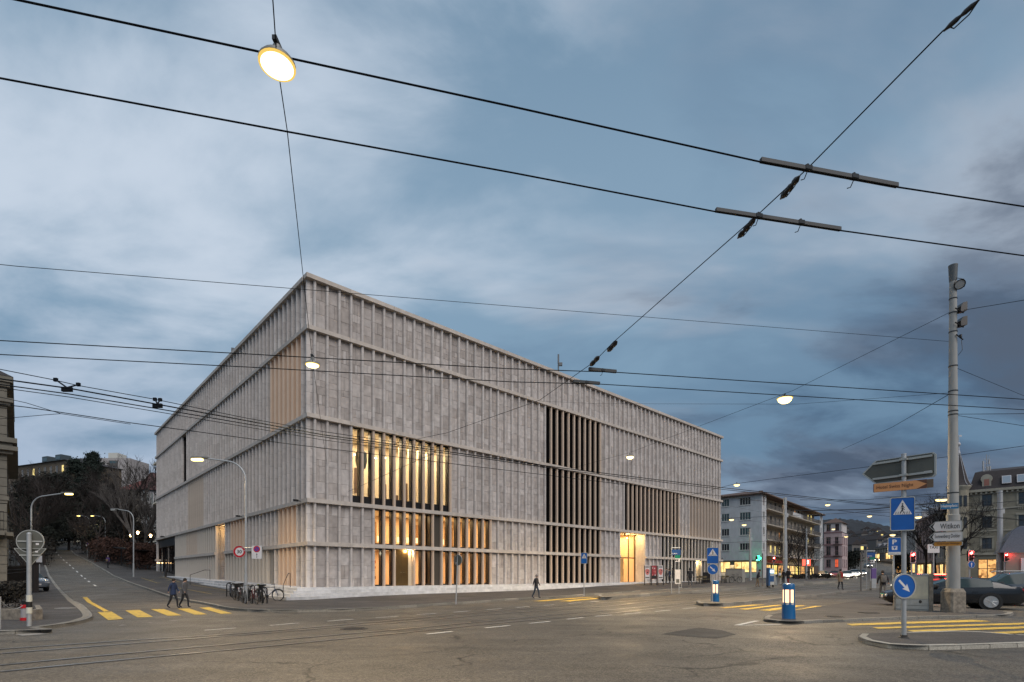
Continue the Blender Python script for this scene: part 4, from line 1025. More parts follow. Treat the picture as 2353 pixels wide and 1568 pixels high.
wire([hz(x, y+7, 5.8) for x, y in EW2[:5]], 0.009, 'thin wire under the two thick contact wires on the left', ext=(30, 0))
Fm = [(0, 849), (122, 873), (178, 886), (356, 918), (560, 960), (742, 992), (1000, 1030)]
wire([hz(x, y, 6.25) for x, y in Fm], 0.010, 'carrying wire above the contact wires on the left', ext=(30, 0))
wire([hz(x, y, 5.8) for x, y in [(0, 929), (60, 936), (300, 972), (660, 1020), (1040, 1066), (1660, 1141)]], 0.011, 'lowest black wire on the left, passing the lit street lamp', ext=(30, 30))
wire([hz(0, 913, 6.3), hz(60, 926, 6.2), hz(140, 951, 6.0)], 0.008, 'short slanting wire beside the old house on the left', ext=(25, 0))
wire([hz(0, 963, 6.2), hz(100, 954, 6.1), hz(140, 951, 6.0), hz(300, 975, 5.9)], 0.008, 'faint wire hooked to the slanting wire by the old house', ext=(25, 0))
# span wires
S1 = [hz(2330, -90, 8.5), hz(2250, 0, 8.45), hz(2165, 73, 8.4), hz(1855, 388, 8.22), hz(1740, 495, 8.2), hz(1408, 788, 8.2), hz(1365, 832, 8.2), hz(1240, 920, 8.2), hz(1027, 995, 8.25), hz(850, 1032, 8.3)]
wire(S1, 0.0095, 'slanting span wire coming down from the upper right corner', ext=(15, 0))
S2 = [hz(615, -60, 7.5), hz(627, 0, 7.5), hz(637, 145, 7.5), hz(660, 300, 7.5), hz(695, 620, 7.5), hz(718, 828, 7.5), hz(742, 1005, 7.5), hz(752, 1070, 7.5)]
wire(S2, 0.0065, 'nearly upright span wire that carries the two round lamps', ext=(25, 0))
MAST = gnd(2190, 1408, 0.09); MAST.x *= (MAST.y+0.3)/MAST.y; MAST.y += 0.3
mx, my = MAST.x, MAST.y
lampA, lampB = Vector((15.4, 29.7, 11.75)), Vector((8.95, 39.9, 10.75))
wallpt = Vector((C0.x, C0.y, 0))+E2(ER)*25.2+Vector((0, 0, 11.9))
wire([Vector((mx-0.15, my, 12.75)), lampA+Vector((0.35, -0.2, 0.25)), lampB+Vector((0, 0, 0.2)), wallpt], 0.010, 'span wire from the tall mast through two lamps to the museum')
wire([Vector((mx+0.15, my, 12.8)), at(2353, 690, 20.5), at(2600, 600, 18)], 0.011, 'cable rising to the right from the floodlights on the mast', ext=(0, 25))
wire([Vector((mx+0.15, my, 10.4)), at(2353, 910, 30), at(2500, 950, 36)], 0.009, 'wire slanting down to the right from the mast above the turret', ext=(0, 25))
wire([Vector((mx+0.15, my, 8.45)), at(2353, 951, 19)], 0.010, 'upper of two short wires right of the mast', ext=(0, 25))
wire([Vector((mx+0.15, my, 8.40)), at(2353, 979, 23)], 0.010, 'lower of two short wires right of the mast', ext=(0, 25))
wire([Vector((mx-0.15, my, 9.3)), at(2050, 982, 34), at(1935, 1033, 52)], 0.013, 'wire with insulators slanting down left from the mast')
wire([Vector((mx-0.15, my, 9.35)), at(1830, 929, 26), at(1370, 928, 33), at(1240, 922, 37)], 0.007, 'almost level thin wire behind the bright square lamp')
SP4 = [at(1500, 1160, 66), at(1690, 1112, 60), at(1764, 1102, 58), at(2185, 1049, 46), at(2353, 1025, 42), at(2600, 985, 38)]
wire(SP4, 0.02, 'span wire over the white apartment block to the right', ext=(0, 25))
for i, (a, b, dep, w, lab) in enumerate([((1890, 1149), (2092, 1140), 75, 0.03, 'upper far wire left of the blue crossing sign'), ((1880, 1173), (2110, 1160), 72, 0.06, 'thick sagging far wire left of the blue crossing sign'), ((1700, 1190), (2200, 1160), 80, 0.03, 'far wire in front of the apartment balconies'),
                            ((1700, 1246), (2060, 1225), 80, 0.025, 'low far wire in front of the apartment block'), ((2100, 1142), (2353, 1127), 48, 0.02, 'wire crossing the top windows of the turret house'), ((2100, 1160), (2353, 1150), 46, 0.02, 'middle wire crossing the turret house'), ((2100, 1178), (2353, 1165), 44, 0.02, 'low wire crossing the turret house')]):
    wire([at(*a, dep), (at(*a, dep)+at(*b, dep*0.9))/2-Vector((0, 0, 0.25)), at(*b, dep*0.9)], w, lab, M_WIREG, ext=3)
wire([at(800, 1130, 36.2), at(1000, 1040, 18.5)], 0.010, 'short guy wire on the lit museum windows', M_WIREG)
for (a, b, dep, lab) in [((1660, 1160), (1790, 1185), 70, 'wire before the white gable wall'), ((1660, 1190), (1800, 1206), 72, 'lower wire before the white gable wall')]:
    wire([at(*a, dep), at(*b, dep*1.1)], 0.010, lab, M_WIREG)

def insulator(a, b, label, ribs=3, r=0.05):
    t = thing('strain_insulator', label, 'insulator', a, 0, 'insulators on the span wires')
    a, b = Vector(a), Vector(b); d = b-a; Ln = d.length; mb = MB(); prof = [(0.012, 0)]
    for i in range(ribs):
        q = Ln*(0.08+0.84*(i+0.5)/ribs); w = Ln*0.36/ribs; prof += [(r*0.55, q-w*1.2), (r, q-w*0.5), (r, q+w*0.5), (r*0.55, q+w*1.2)]
    prof.append((0.012, Ln)); mb.lathe(prof, (0, 0, 0), 10, axis=d); mb.build('rod', M_INS, t)
    mb = MB(); mb.tube([(0, 0, 0), d*0.3+Vector((0.02, 0.01, -0.05)), d*0.75+Vector((0.03, 0.01, -0.05)), d*0.85], 0.008, 5); mb.build('shackle', M_WIREG, t)
    return t
insulator(hz(1838, 404, 8.2), hz(1793, 458, 8.2), 'dark ribbed insulator just below the topmost wire')
insulator(hz(1737, 500, 8.2), hz(1695, 548, 8.2), 'dark ribbed insulator just below the second wire')
insulator(hz(1418, 784, 8.18), hz(1396, 808, 8.18), 'insulator above the upper wire near the museum roof', 2, 0.07)
insulator(hz(1377, 819, 8.18), hz(1356, 841, 8.18), 'insulator above the lower wire near the museum roof', 2, 0.07)
insulator(hz(2250, 0, 8.44), hz(2168, 72, 8.39), 'long black tensioner in the upper right corner', 2, 0.03)
def bar_clamp(a, b, label, hooks, r=0.028):
    t = thing('wire_clamp_bar', label, 'clamp bar', a, 0, 'clamp bars on the contact wires')
    a, b = Vector(a), Vector(b); d = b-a; mb = MB()
    n = Vector((-d.y, d.x, 0)).normalized()
    mb.frame(-n*r-Vector((0, 0, 0.005)), d, n*2*r, Vector((0, 0, 2.2*r))); mb.build('bar', mat('bar_grey', (0.022, 0.027, 0.03), 0.6), t)
    for q in hooks:
        mb = MB(); p = d*q; mb.frame(p-n*r*1.3-d.normalized()*0.06, d.normalized()*0.12, n*2.6*r, Vector((0, 0, 0.065))); mb.sphere(p+Vector((0, 0, 0.085)), 0.022, 8, 5)
        mb.tube([p, p+Vector((-0.02, 0.06, -0.09)), p+Vector((-0.07, 0.07, -0.10))], 0.008, 5); mb.build('clamp', M_WIREG, t)
    return t
bar_clamp(hz(1748, 372, 8.0), hz(2062, 430, 8.0), 'long grey clamp bar on the topmost wire', (0.33, 0.67))
bar_clamp(hz(1645, 486, 8.0), hz(1931, 530, 8.0), 'long grey clamp bar on the second wire', (0.33, 0.67))
bar_clamp(hz(1353, 851, 8.0), hz(1416, 857, 8.0), 'short clamp bar on the wire nearest the roof mast', (0.5,), 0.04)
bar_clamp(hz(1318, 879, 8.0), hz(1378, 884, 8.0), 'short clamp bar on the lower roof-edge wire', (0.5,), 0.04)
def y_hanger(c, l, r_, label):
    t = thing('wire_hanger', label, 'wire hanger', c, 0, 'forked hangers between carrying and contact wires')
    c = Vector(c)
    for p in (l, r_):
        mb = MB(); mb.tube([Vector(p)-c, (0, 0, 0)], 0.018, 5); mb.box(Vector(p)-c, (0.08, 0.05, 0.08)); mb.build('arm', M_WIRE, t)
    mb = MB(); mb.box((0, 0, -0.04), (0.22, 0.06, 0.10)); mb.build('clip', M_WIRE, t)
y_hanger(hz(154, 891, 5.85), hz(128, 873, 6.2), hz(180, 884, 6.2), 'forked hanger on the wires beside the old house')
y_hanger(hz(362, 929, 5.85), hz(356, 918, 6.2), hz(368, 919, 6.2), 'small forked hanger at the far museum roof corner')

LAMPS = 'lamps hung from the span wires'
def span_lamp(p, r, label, bright=True, power=0.0, tilt=0.0, lens=None, dome=0.05):
    t = thing('hanging_street_lamp', label, 'street lamp', p, 0, LAMPS)
    mb = MB(); mb.lathe([(r*0.9, -0.012), (r, 0.0), (r, 0.02), (r*0.85, 0.06), (r*0.4, 0.10), (0.05, 0.115), (0.05, 0.2)], n=24); o = mb.build('housing', M_LAMPB, t, smooth=True)
    mb = MB(); mb.lathe([(r*1.0, -0.004), (r*0.99, -0.016), (r*0.86, -0.02)], n=24); mb.build('lens_rim', glow('lamp_rim', (1.0, 0.66, 0.16), 0.55), t, smooth=True)
    mb = MB(); mb.lathe([(r*0.87, -0.02), (r*0.80, -0.02-dome*r*0.5), (r*0.5, -0.025-dome*r*0.9), (0.0, -0.03-dome*r)], n=24); mb.build('lens', lens or (M_LENS if bright else M_LENSD), t, smooth=True)
    mb = MB(); mb.tube([(0, 0, 0.1), (0, 0, 0.26)], 0.018, 6); mb.box((0, 0, 0.24), (0.05, 0.16, 0.05)); mb.build('clamp', M_WIREG, t)
    t.rotation_euler = (tilt, 0, 0)
    if power: lamp_light('lamp_light', (0, 0, -0.12-dome*r), power, (1.0, 0.74, 0.42), 0.2, t, math.radians(155))
    return t
p = hz(637, 145, 7.5); span_lamp(p-Vector((0, 0, 0.02)), 0.20, 'big round yellow lamp at the top, hanging in the upper left sky', True, 850)
p = hz(718, 838, 7.5); span_lamp(p, 0.19, 'round lit lamp hanging before the museum corner', True, 900, 0, None, 0.25)
span_lamp(lampA-Vector((0, 0, 0.12)), 0.42, 'bright lamp hanging left of the tall mast', True, 3800, 0, M_LENS2, 0.6)
span_lamp(lampB-Vector((0, 0, 0.12)), 0.30, 'lit lamp hanging before the right half of the museum', True, 2800, 0, None, 0.5)
for px, py, Y, lab, pw in [(1693, 1114, 60, 'lamp hanging over the roof of the white apartment block', 900), (1902, 1160, 75, 'lamp in the sky right of the apartment block', 500), (1998, 1186, 82, 'lamp under the thick far wire', 0), (2110, 1188, 60, 'small lamp right of the blue crossing sign', 300), (1944, 1233, 95, 'far lamp before the dark hill', 400),
                           (2051, 1229, 70, 'small lamp above the parking sign', 0), (1681, 1194, 76, 'lamp hanging before the left gable windows', 250), (1710, 1206, 80, 'lower lamp before the gable windows', 250), (1915, 1216, 110, 'lamp before the pink corner house', 300), (2158, 1148, 55, 'first of the twin lamps left of the mast', 250), (2168, 1148, 54.5, 'second of the twin lamps, next to the mast', 0)]:
    span_lamp(at(px, py, Y), 0.36, lab, False, pw, 0, M_LENSF, 0.5)

# ------------------------------------------------------------------ street lamps on posts
def street_lamp(base, h, arm, adir, label, lit=True, power=0, r0=0.09):
    t = thing('street_lamp', label, 'street lamp', base, 0, 'street lamps along the climbing street')
    mb = MB(); mb.tube([(0, 0, -0.15), (0, 0, 1.6), (0, 0, 1.62), (0, 0, h-1.3)], [r0, r0, r0*0.78, r0*0.62], 12); mb.box((0, -r0*0.95, 0.75), (0.10, 0.02, 0.45)); mb.build('pole', M_POST, t, smooth=True)
    d = Vector((math.cos(adir), math.sin(adir), 0)); pts = []
    for i in range(9):
        a = math.pi/2*i/8*0.88; pts.append(Vector((0, 0, h-1.3))+d*(1.15*(1-math.cos(a)))+Vector((0, 0, 1.15*math.sin(a))))
    e_ = pts[-1]; slope = 0.14; pts += [e_+d*(arm-1.15)*q+Vector((0, 0, slope*(arm-1.15)*q)) for q in (0.5, 1.0)]
    mb = MB(); mb.tube(pts, [r0*0.60]*5+[r0*0.5]*6, 10); mb.build('arm', M_POST, t, smooth=True)
    e_ = pts[-1]; s = Vector((-d.y, d.x, 0)); mb = MB()
    hd = d*0.95+Vector((0, 0, 0.10)); mb.bbox(e_+d*0.42+Vector((0, 0, 0.05)), (0.95, 0.28, 0.12), 0.04, rz=adir); mb.build('lamp_head', M_LAMPB, t, smooth=True)
    mb = MB(); mb.bbox(e_+d*0.58+Vector((0, 0, -0.06)), (0.62, 0.26, 0.15), 0.06, rz=adir); mb.build('lens', M_LENS2 if lit else mat('unlit_lens', (0.4, 0.4, 0.38), 0.3), t, smooth=True)
    if power: lamp_light('lamp_light', e_+d*0.55+Vector((0, 0, -0.16)), power, (1.0, 0.72, 0.40), 0.15, t, math.radians(160))
    return t
b = gnd(565, 1384, 0.12); street_lamp(b, 8.15, 2.45, math.radians(178), 'tall street lamp with lit head standing among the bicycles', True, 1500)
b = on_land((72-CX)/F*47, 47, 0.1); street_lamp(b, 8.1, 3.0, math.radians(0), 'street lamp leaning over the road from the left pavement', True, 260, 0.10)
b = gnd(307, 1326, 0.12); street_lamp(b, 8.0, 2.3, math.radians(172), 'unlit street lamp next to the brown hedge', False)
b = gnd(242, 1287, 0.12); street_lamp(b, 8.1, 2.3, math.radians(172), 'lit street lamp up the street beside the walker', True, 200)
b = gnd(206, 1278, 0.12); street_lamp(b, 8.1, 2.2, math.radians(172), 'farther lit street lamp by the round no-parking sign', True, 200)
b = gnd(184, 1262, 0.12); street_lamp(b, 9.0, 1.6, math.radians(172), 'unlit thin street lamp near the crest of the street', False, 0, 0.07)
b = gnd(143, 1236, 0.0); street_lamp(b, 8.6, 1.9, math.radians(0), 'lamp on the crest of the street', True, 120, 0.07)

# ------------------------------------------------------------------ tall tram mast
M_CONC = mat('mast_concrete', (0.30, 0.30, 0.285), 0.75, var=0.14, scale=3.0, bump=0.15, stretch=(1, 1, 0.3))
M_FOOT = mat('rough_concrete', (0.22, 0.19, 0.15), 0.9, var=0.45, scale=6.0, bump=0.5)
mast = thing('tram_mast', 'tall grey round mast on a concrete foot before the black coupe', 'mast', (MAST.x, MAST.y, 0.09))
mb = MB(); mb.lathe([(0.238, 0.9), (0.235, 4.05), (0.238, 4.1), (0.200, 4.12), (0.172, 6.5), (0.143, 11.0), (0.125, 14.2), (0.125, 14.55)], n=28); mb.build('shaft', M_CONC, mast, smooth=True)
mb = MB(); q = 0.325
mb.prism([(-q, -q+.07), (-q+.07, -q), (q-.07, -q), (q, -q+.07), (q, q-.07), (q-.07, q), (-q+.07, q), (-q, q-.07)], (0, 0, -0.2), (1, 0, 0), (0, 1, 0), (0, 0, 1.05))
base = [(-q, -q+.07), (-q+.07, -q), (q-.07, -q), (q, -q+.07), (q, q-.07), (q-.07, q), (-q+.07, q), (-q, q-.07)]
vs = [(x, y, 0.85) for x, y in base]+[(x*0.8, y*0.8, 1.0) for x, y in base]; mb.add(vs, [(i, (i+1) % 8, 8+(i+1) % 8, 8+i) for i in range(8)]+[tuple(range(8, 16))])
mb.build('foot', M_FOOT, mast)
mb = MB(); mb.lathe([(0.127, 13.95), (0.138, 14.0), (0.160, 14.6), (0.166, 14.62), (0.166, 14.65), (0.0, 14.65)], n=24); mb.build('cap', mat('mast_cap', (0.10, 0.11, 0.115), 0.6), mast, smooth=True)
for zc in (5.0, 8.3, 8.45, 9.3, 10.35, 11.8, 12.6, 13.2): 
    rr_ = lin([(4.12, 0.2), (6.5, 0.172), (11, 0.143), (14.2, 0.125)], zc)
    mb = MB(); mb.lathe([(rr_-0.02, zc), (rr_+0.014, zc+0.01), (rr_+0.014, zc+0.05), (rr_-0.02, zc+0.06)], n=20); mb.build('strap', M_WIREG, mast)
for i, (zc, dx) in enumerate(((14.35, 0.0),)):
    mb = MB(); ax = Vector((-0.45, -1, -0.75)); mb.lathe([(0.05, -0.22), (0.14, -0.16), (0.19, 0.0), (0.20, 0.03), (0.175, 0.035), (0.16, 0.01), (0.0, -0.02)], (0.05, -0.27, 13.7), 18, axis=ax); f = mb.build('floodlight', M_BLACK, mast, smooth=True)
    mb = MB(); mb.lathe([(0.17, 0.015), (0.0, 0.02)], (0.05, -0.27, 13.7), 18, axis=ax); mb.build('lens', mat('flood_lens', (0.45, 0.47, 0.48), 0.15), f)
    mb = MB(); mb.tube([(-0.15, -0.20, 13.7), (-0.10, -0.30, 13.95), (0.2, -0.3, 13.9), (0.26, -0.25, 13.6)], 0.015, 6); mb.build('bracket', M_BLACK, f)
for zc in (12.6, 12.0):
    mb = MB(); mb.prism([(0, 0), (0.27, 0.05), (0.27, 0.42), (0.10, 0.38), (0, 0.22)], (0.15, -0.22, zc), (1, 0, 0), (0, 0, 1), (0, 0.26, 0)); f = mb.build('floodlight', M_BLACK, mast)
    mb = MB(); mb.tube([(-0.08, -0.2, zc+0.15), (0.24, -0.24, zc-0.08)], 0.025, 6); mb.build('bracket', M_BLACK, f)
mb = MB(); mb.tube([(-0.02, -0.18, 11.65), (0.25, -0.2, 11.42)], 0.026, 6); mb.lathe([(0.05, 0), (0.05, 0.12)], (0.13, -0.22, 11.5), 10); mb.tube([(0.22, -0.16, 11.42), (0.24, -0.18, 11.0), (0.13, -0.1, 10.8)], 0.01, 5); mb.build('cable_bracket', M_BLACK, mast)

# signs ----------------------------------------------------------------
M_SBLUE = mat('sign_blue', (0.0, 0.085, 0.34), 0.4, var=0.15, scale=3.0)
M_SWHITE = mat('sign_white', (0.60, 0.58, 0.57), 0.45, var=0.07, scale=5.0)
M_SRED = mat('sign_red', (0.42, 0.006, 0.012), 0.4)
M_SBLACK = mat('sign_black', (0.01, 0.01, 0.01), 0.5)
M_SORANGE = mat('sign_orange', (0.58, 0.26, 0.10), 0.5, var=0.08, scale=4.0)
M_SAMBER = mat('sign_amber', (0.52, 0.23, 0.03), 0.5)
M_SBROWN = mat('sign_brown', (0.10, 0.035, 0.015), 0.5)
M_SBACK = mat('sign_back', (0.105, 0.105, 0.088), 0.55, metal=0.2, var=0.1, scale=3)
M_SRIM = mat('sign_rim', (0.40, 0.40, 0.37), 0.5, metal=0.4)
M_SGREEN = mat('sign_green', (0.0, 0.16, 0.09), 0.4)
def axes(deg):
    """sign plane: reading direction ex, facing the viewer; positive deg turns the right-hand edge nearer"""
    a = math.radians(deg); ex = Vector((math.cos(a), -math.sin(a), 0)); return ex, Vector((-math.sin(a), -math.cos(a), 0))
def rrect(w, h, r, n=4):
    out = []
    for cx_, cy_, a0 in ((w/2-r, h/2-r, 0), (-w/2+r, h/2-r, 90), (-w/2+r, -h/2+r, 180), (w/2-r, -h/2+r, 270)):
        for i in range(n+1):
            a = math.radians(a0+90*i/n); out.append((cx_+r*math.cos(a), cy_+r*math.sin(a)))
    return out
def circ(r, n=32): return [(r*math.cos(2*math.pi*i/n), r*math.sin(2*math.pi*i/n)) for i in range(n)]
def plate(parent, c, ex, n, poly, m, name='sign', th=0.03, rim=None, up=UP):
    """sign plate with a raised rim; returns the plate (its writing hangs under it)"""
    c = Vector(c); mb = MB(); mb.prism(poly, c, ex, up, -n*th); o = mb.build(name, m, parent)
    if rim:
        q = [(a*(1+rim), b*(1+rim)) for a, b in poly]; mb = MB()
        k = len(poly); O = [c+ex*a+up*b-n*th*1.2 for a, b in q]; O2 = [p+n*(th*1.2+0.008) for p in O]; I = [c+ex*a*0.985+up*b*0.985+n*0.008 for a, b in poly]; I0 = [c+ex*a*0.985+up*b*0.985-n*th*1.2 for a, b in poly]
        mb.add(O+O2+I+I0, [f for i in range(k) for f in ((i, (i+1) % k, k+(i+1) % k, k+i), (k+i, k+(i+1) % k, 2*k+(i+1) % k, 2*k+i), (3*k+i, 3*k+(i+1) % k, (i+1) % k, i))])
        mb.build('rim', M_SRIM, o)
    return o
def decal(parent, c, ex, n, poly, m, name='symbol', lift=0.003, up=UP):
    c = Vector(c)+n*lift; mb = MB(); mb.prism(poly, c, ex, up, -n*0.002); return mb.build(name, m, parent)
WALKER = [[(-.035, .30), (.02, .32), (.055, .28), (.04, .05), (.16, -.10), (.155, -.13), (.12, -.13), (.01, .0), (-.01, .05)],
          [(-.04, .05), (.03, .08), (.03, -.12), (.09, -.36), (.10, -.40), (.05, -.40), (-.01, -.18), (-.10, -.38), (-.16, -.38), (-.06, -.10)],
          [(-.03, .30), (-.11, .16), (-.12, -.02), (-.085, -.02), (-.075, .13), (-.02, .20)], [(.045, .27), (.09, .14), (.17, .08), (.16, .045), (.06, .11), (.03, .2)]]
def crossing_face(parent, c, ex, n, w, h):
    tr = [(-0.40*w, -0.02*h), (0.40*w, -0.02*h), (0, 0.43*h)]; decal(parent, c, ex, n, tr, M_SWHITE)
    s = 0.42*h; o = Vector(c)+UP*0.165*h
    for q in WALKER: decal(parent, o, ex, n, [(a*s*0.85, b*s*0.82) for a, b in q], M_SBLACK, lift=0.006)
    decal(parent, o+UP*0.33*s, ex, n, circ(0.052*s, 12), M_SBLACK, lift=0.006)
    for k in range(7):
        x = (-0.28+0.0933*k)*w; decal(parent, Vector(c)+ex*x+UP*0.035*h, ex, n, [(-.020*w, -.045*h), (.004*w, -.045*h), (.020*w, .035*h), (.0*w, .035*h)] if k != 3 else [(-.01*w, -.045*h), (.01*w, -.045*h), (.01*w, -.02*h), (-.01*w, -.02*h)], M_SBLACK, lift=0.006)
ARROW = [(-.085, .62), (.085, .62), (.085, -.10), (.27, -.02), (0, -.62), (-.27, -.02), (-.085, -.10)]
def arrow_disc(parent, c, ex, n, r, ang=45, name='sign'):
    o = plate(parent, c, ex, n, circ(r), M_SBLUE, name, 0.03, 0.09)
    a = math.radians(ang); poly = [(x*math.cos(a)-y*math.sin(a), x*math.sin(a)+y*math.cos(a)) for x, y in ARROW]
    decal(o, c, ex, n, [(x*r*1.15, y*r*1.15) for x, y in poly], M_SWHITE); return o
def crossing_sign(parent, c, deg, w, h):
    ex, n = axes(deg); o = plate(parent, c, ex, n, rrect(w, h, w*0.07), M_SBLUE, 'crossing_sign', 0.05, 0.035); crossing_face(o, c, ex, n, w, h); return o

# signpost on the nearest island
sp = gnd(2077, 1466, 0.10); post = thing('signpost', 'grey signpost on the nearest island with crossing sign and arrow disc', 'signpost', sp)
S = lambda px, py, Y=None: at(px, py, Y or sp.y)-sp
mb = MB(); mb.tube([(0, 0, -0.1), (0, 0, S(2077, 1045).z)], 0.052, 14); mb.build('pole', M_POST, post, smooth=True)
mb = MB(); mb.lathe([(0.12, 0), (0.12, 0.012), (0.075, 0.03), (0.075, 0.07), (0.055, 0.075)], n=14); mb.build('base_plate', M_IRON, post)
mb = MB(); mb.lathe([(0.056, 0), (0.056, 0.02), (0, 0.03)], (0, 0, S(2077, 1045).z), 12); mb.build('cap', M_POST, post)
ex, n = axes(53); n_back = n
c = Vector((-0.02, -0.02, (S(2077, 1077).z)))+n*-0.0
big = [(-0.90, 0), (-0.61, 0.285), (0.55, 0.285), (0.60, 0.235), (0.60, -0.235), (0.55, -0.285), (-0.61, -0.285)]
o = plate(post, Vector((0, 0, S(2077, 1076).z))+n*-0.06, ex, n, big, M_SBACK, 'direction_sign_back', 0.03, 0.04)
for zz in (-0.20, 0.19):
    mb = MB(); cc = Vector((0, 0, S(2077, 1076).z+zz))+n*-0.035; mb.frame(cc-ex*0.68, ex*1.24, UP*0.05, n*0.025); mb.build('rail', M_SRIM, o)
    mb = MB(); mb.box(Vector((0, 0, S(2077, 1076).z+zz+0.025))+n*0.02, (0.16, 0.10, 0.05), math.radians(-53)); mb.build('clip', M_SRIM, o)
cc = Vector((0, 0, S(2077, 1076).z-0.17))+n*-0.05+ex*0.40; mb = MB(); mb.frame(cc, ex*0.14, UP*0.03, n*0.03); mb.build('sticker', M_SWHITE, o)
ex, n = axes(40); zc = S(2072, 1117).z
hot = [(-0.56, -0.105), (0.51, -0.105), (0.51, 0.105), (-0.56, 0.105)]
cc = Vector((-0.0, 0, zc))+n*0.075-ex*0.06; o = plate(post, cc, ex, n, hot, M_SORANGE, 'hotel_arrow_sign', 0.05)
decal(o, cc, ex, n, [(0.31, 0.105), (0.51, 0.105), (0.51, 0.0)], M_SBROWN); decal(o, cc, ex, n, [(0.31, -0.105), (0.51, 0.0), (0.51, -0.105)], M_SBROWN); decal(o, cc, ex, n, [(-0.56, -0.105), (-0.545, -0.105), (-0.545, 0.105), (-0.56, 0.105)], M_SBROWN)
lettering('Hotel Swiss Night', 0.74, 0.110, M_SBROWN, o, cc-ex*0.12+n*0.006-UP*0.005, ex, UP, bold=0.003)
mb = MB(); mb.frame(cc+ex*0.512-UP*0.10-n*0.05, ex*0.12, UP*0.20, n*0.045); mb.build('end_box', mat('end_box', (0.12, 0.08, 0.05), 0.6), o)
crossing_sign(post, Vector((-0.09, -0.075, S(2066, 1182).z)), 28, 0.475, 0.80)
ex, n = axes(-6); arrow_disc(post, Vector((-0.055, -0.09, S(2071, 1347).z)), ex, n, 0.285)

# signs on the mast
ex, n = axes(44)
def mast_sign(cpx, cpy, w, h, face, txt, tw, th_, tcol, label=None):
    cc = Vector((at(cpx, cpy, my-0.34)-mast.location)); cc = Vector((cc.x, -0.36, cc.z))
    p = h/2; poly = [(-w/2, 0), (-w/2+p*0.95, p), (w/2-0.03, p), (w/2, p-0.03), (w/2, -p+0.03), (w/2-0.03, -p), (-w/2+p*0.95, -p)]
    o = plate(mast, cc, ex, n, poly, face, 'direction_sign', 0.05, 0.045)
    if face is M_SWHITE: decal(o, cc, ex, n, [(-w/2, 0), (-w/2+p*0.95, p), (-w/2+p*1.25, p), (-w/2+p*0.42, 0), (-w/2+p*1.25, -p), (-w/2+p*0.95, -p)][:0] or [(-w/2, 0), (-w/2+p*0.95, p), (-w/2+p*0.5, 0)], M_SBLACK); decal(o, cc, ex, n, [(-w/2, 0), (-w/2+p*0.5, 0), (-w/2+p*0.95, -p)], M_SBLACK)
    if face is M_SAMBER: decal(o, cc, ex, n, [(-w/2, 0), (-w/2+p*0.95, p), (-w/2+p*0.7, 0)], M_SBROWN); decal(o, cc, ex, n, [(-w/2, 0), (-w/2+p*0.7, 0), (-w/2+p*0.95, -p)], M_SBROWN)
    lettering(txt, tw, th_, tcol, o, cc+ex*(w*0.5-tw*0.5-0.06)+n*0.006, ex, UP, bold=0.006); return o
mast_sign(2171.5, 1209.5, 1.02, 0.40, M_SWHITE, 'Witikon', 0.62, 0.22, M_SBLACK)
mast_sign(2172, 1233.5, 1.05, 0.36, M_SWHITE, 'Sonnenberg Dolder', 0.82, 0.20, M_SBLACK)
mast_sign(2175, 1250.2, 0.96, 0.17, M_SAMBER, 'Hotel Foyer Hottingen', 0.74, 0.095, M_SBROWN)
ex, n = axes(40); cc = at(2182, 1163.5, my-0.34)-mast.location; cc = Vector((cc.x, -0.34, cc.z))
o = plate(mast, cc, ex, n, [(-0.29, -0.115), (0.29, -0.115), (0.29, 0.115), (-0.29, 0.115)], mat('street_sign_blue', (0.01, 0.16, 0.36), 0.4), 'street_name_sign', 0.02, 0.03)
lettering('Heimplatz', 0.52, 0.155, M_SWHITE, o, cc+n*0.004, ex, UP, bold=0.03)

# lit traffic bollards
def beacon(px, py, label):
    b = gnd(px, py, 0.10); t = thing('lit_bollard', label, 'traffic bollard', b, 0, 'lit blue bollards on the islands')
    MB_BL = mat('bollard_blue', (0.0, 0.10, 0.27), 0.35, coat=0.3)
    mb = MB(); mb.lathe([(0.23, -0.02), (0.225, 0.0), (0.215, 0.48), (0.20, 0.49), (0.20, 0.50)], n=24); mb.build('base', MB_BL, t, smooth=True)
    mb = MB(); mb.lathe([(0.205, 1.03), (0.205, 1.2), (0.19, 1.235), (0.15, 1.25), (0.0, 1.258)], n=24); mb.build('cap', MB_BL, t, smooth=True)
    for k in range(6):
        a = k*math.pi/3+math.radians(-72); mb = MB(); c = Vector((0.140*math.cos(a), 0.140*math.sin(a), 0))
        mb.lathe([(0.047, 0.56), (0.05, 0.58), (0.05, 1.02), (0.047, 1.03)], c, 12); mb.build('light_tube', glow('bollard_glow', (1.0, 0.56, 0.30), 1.5), t, smooth=True)
        mb = MB(); mb.lathe([(0.062, 0.46), (0.066, 0.50), (0.064, 0.57)], c, 12); mb.build('socket', mat('bollard_socket', (0.6, 0.58, 0.55), 0.4), t, smooth=True)
        a2 = a+math.pi/6; mb = MB(); mb.tube([(0.185*math.cos(a2), 0.185*math.sin(a2), 0.45), (0.185*math.cos(a2), 0.185*math.sin(a2), 1.05)], 0.022, 6); mb.build('strut', MB_BL, t)
    mb = MB(); mb.lathe([(0.06, 0.45), (0.06, 1.05)], n=10); mb.build('core', mat('bollard_core', (0.35, 0.1, 0.05), 0.5), t)
    lamp_light('bollard_light', (0, 0, 1.5), 8, (1.0, 0.5, 0.25), 0.1, t)
    return t
beacon(1812, 1421, 'glowing blue bollard on the island nose, nearer of the two')
bb = beacon(1643, 1385, 'glowing blue bollard on the middle platform, under a crossing sign')
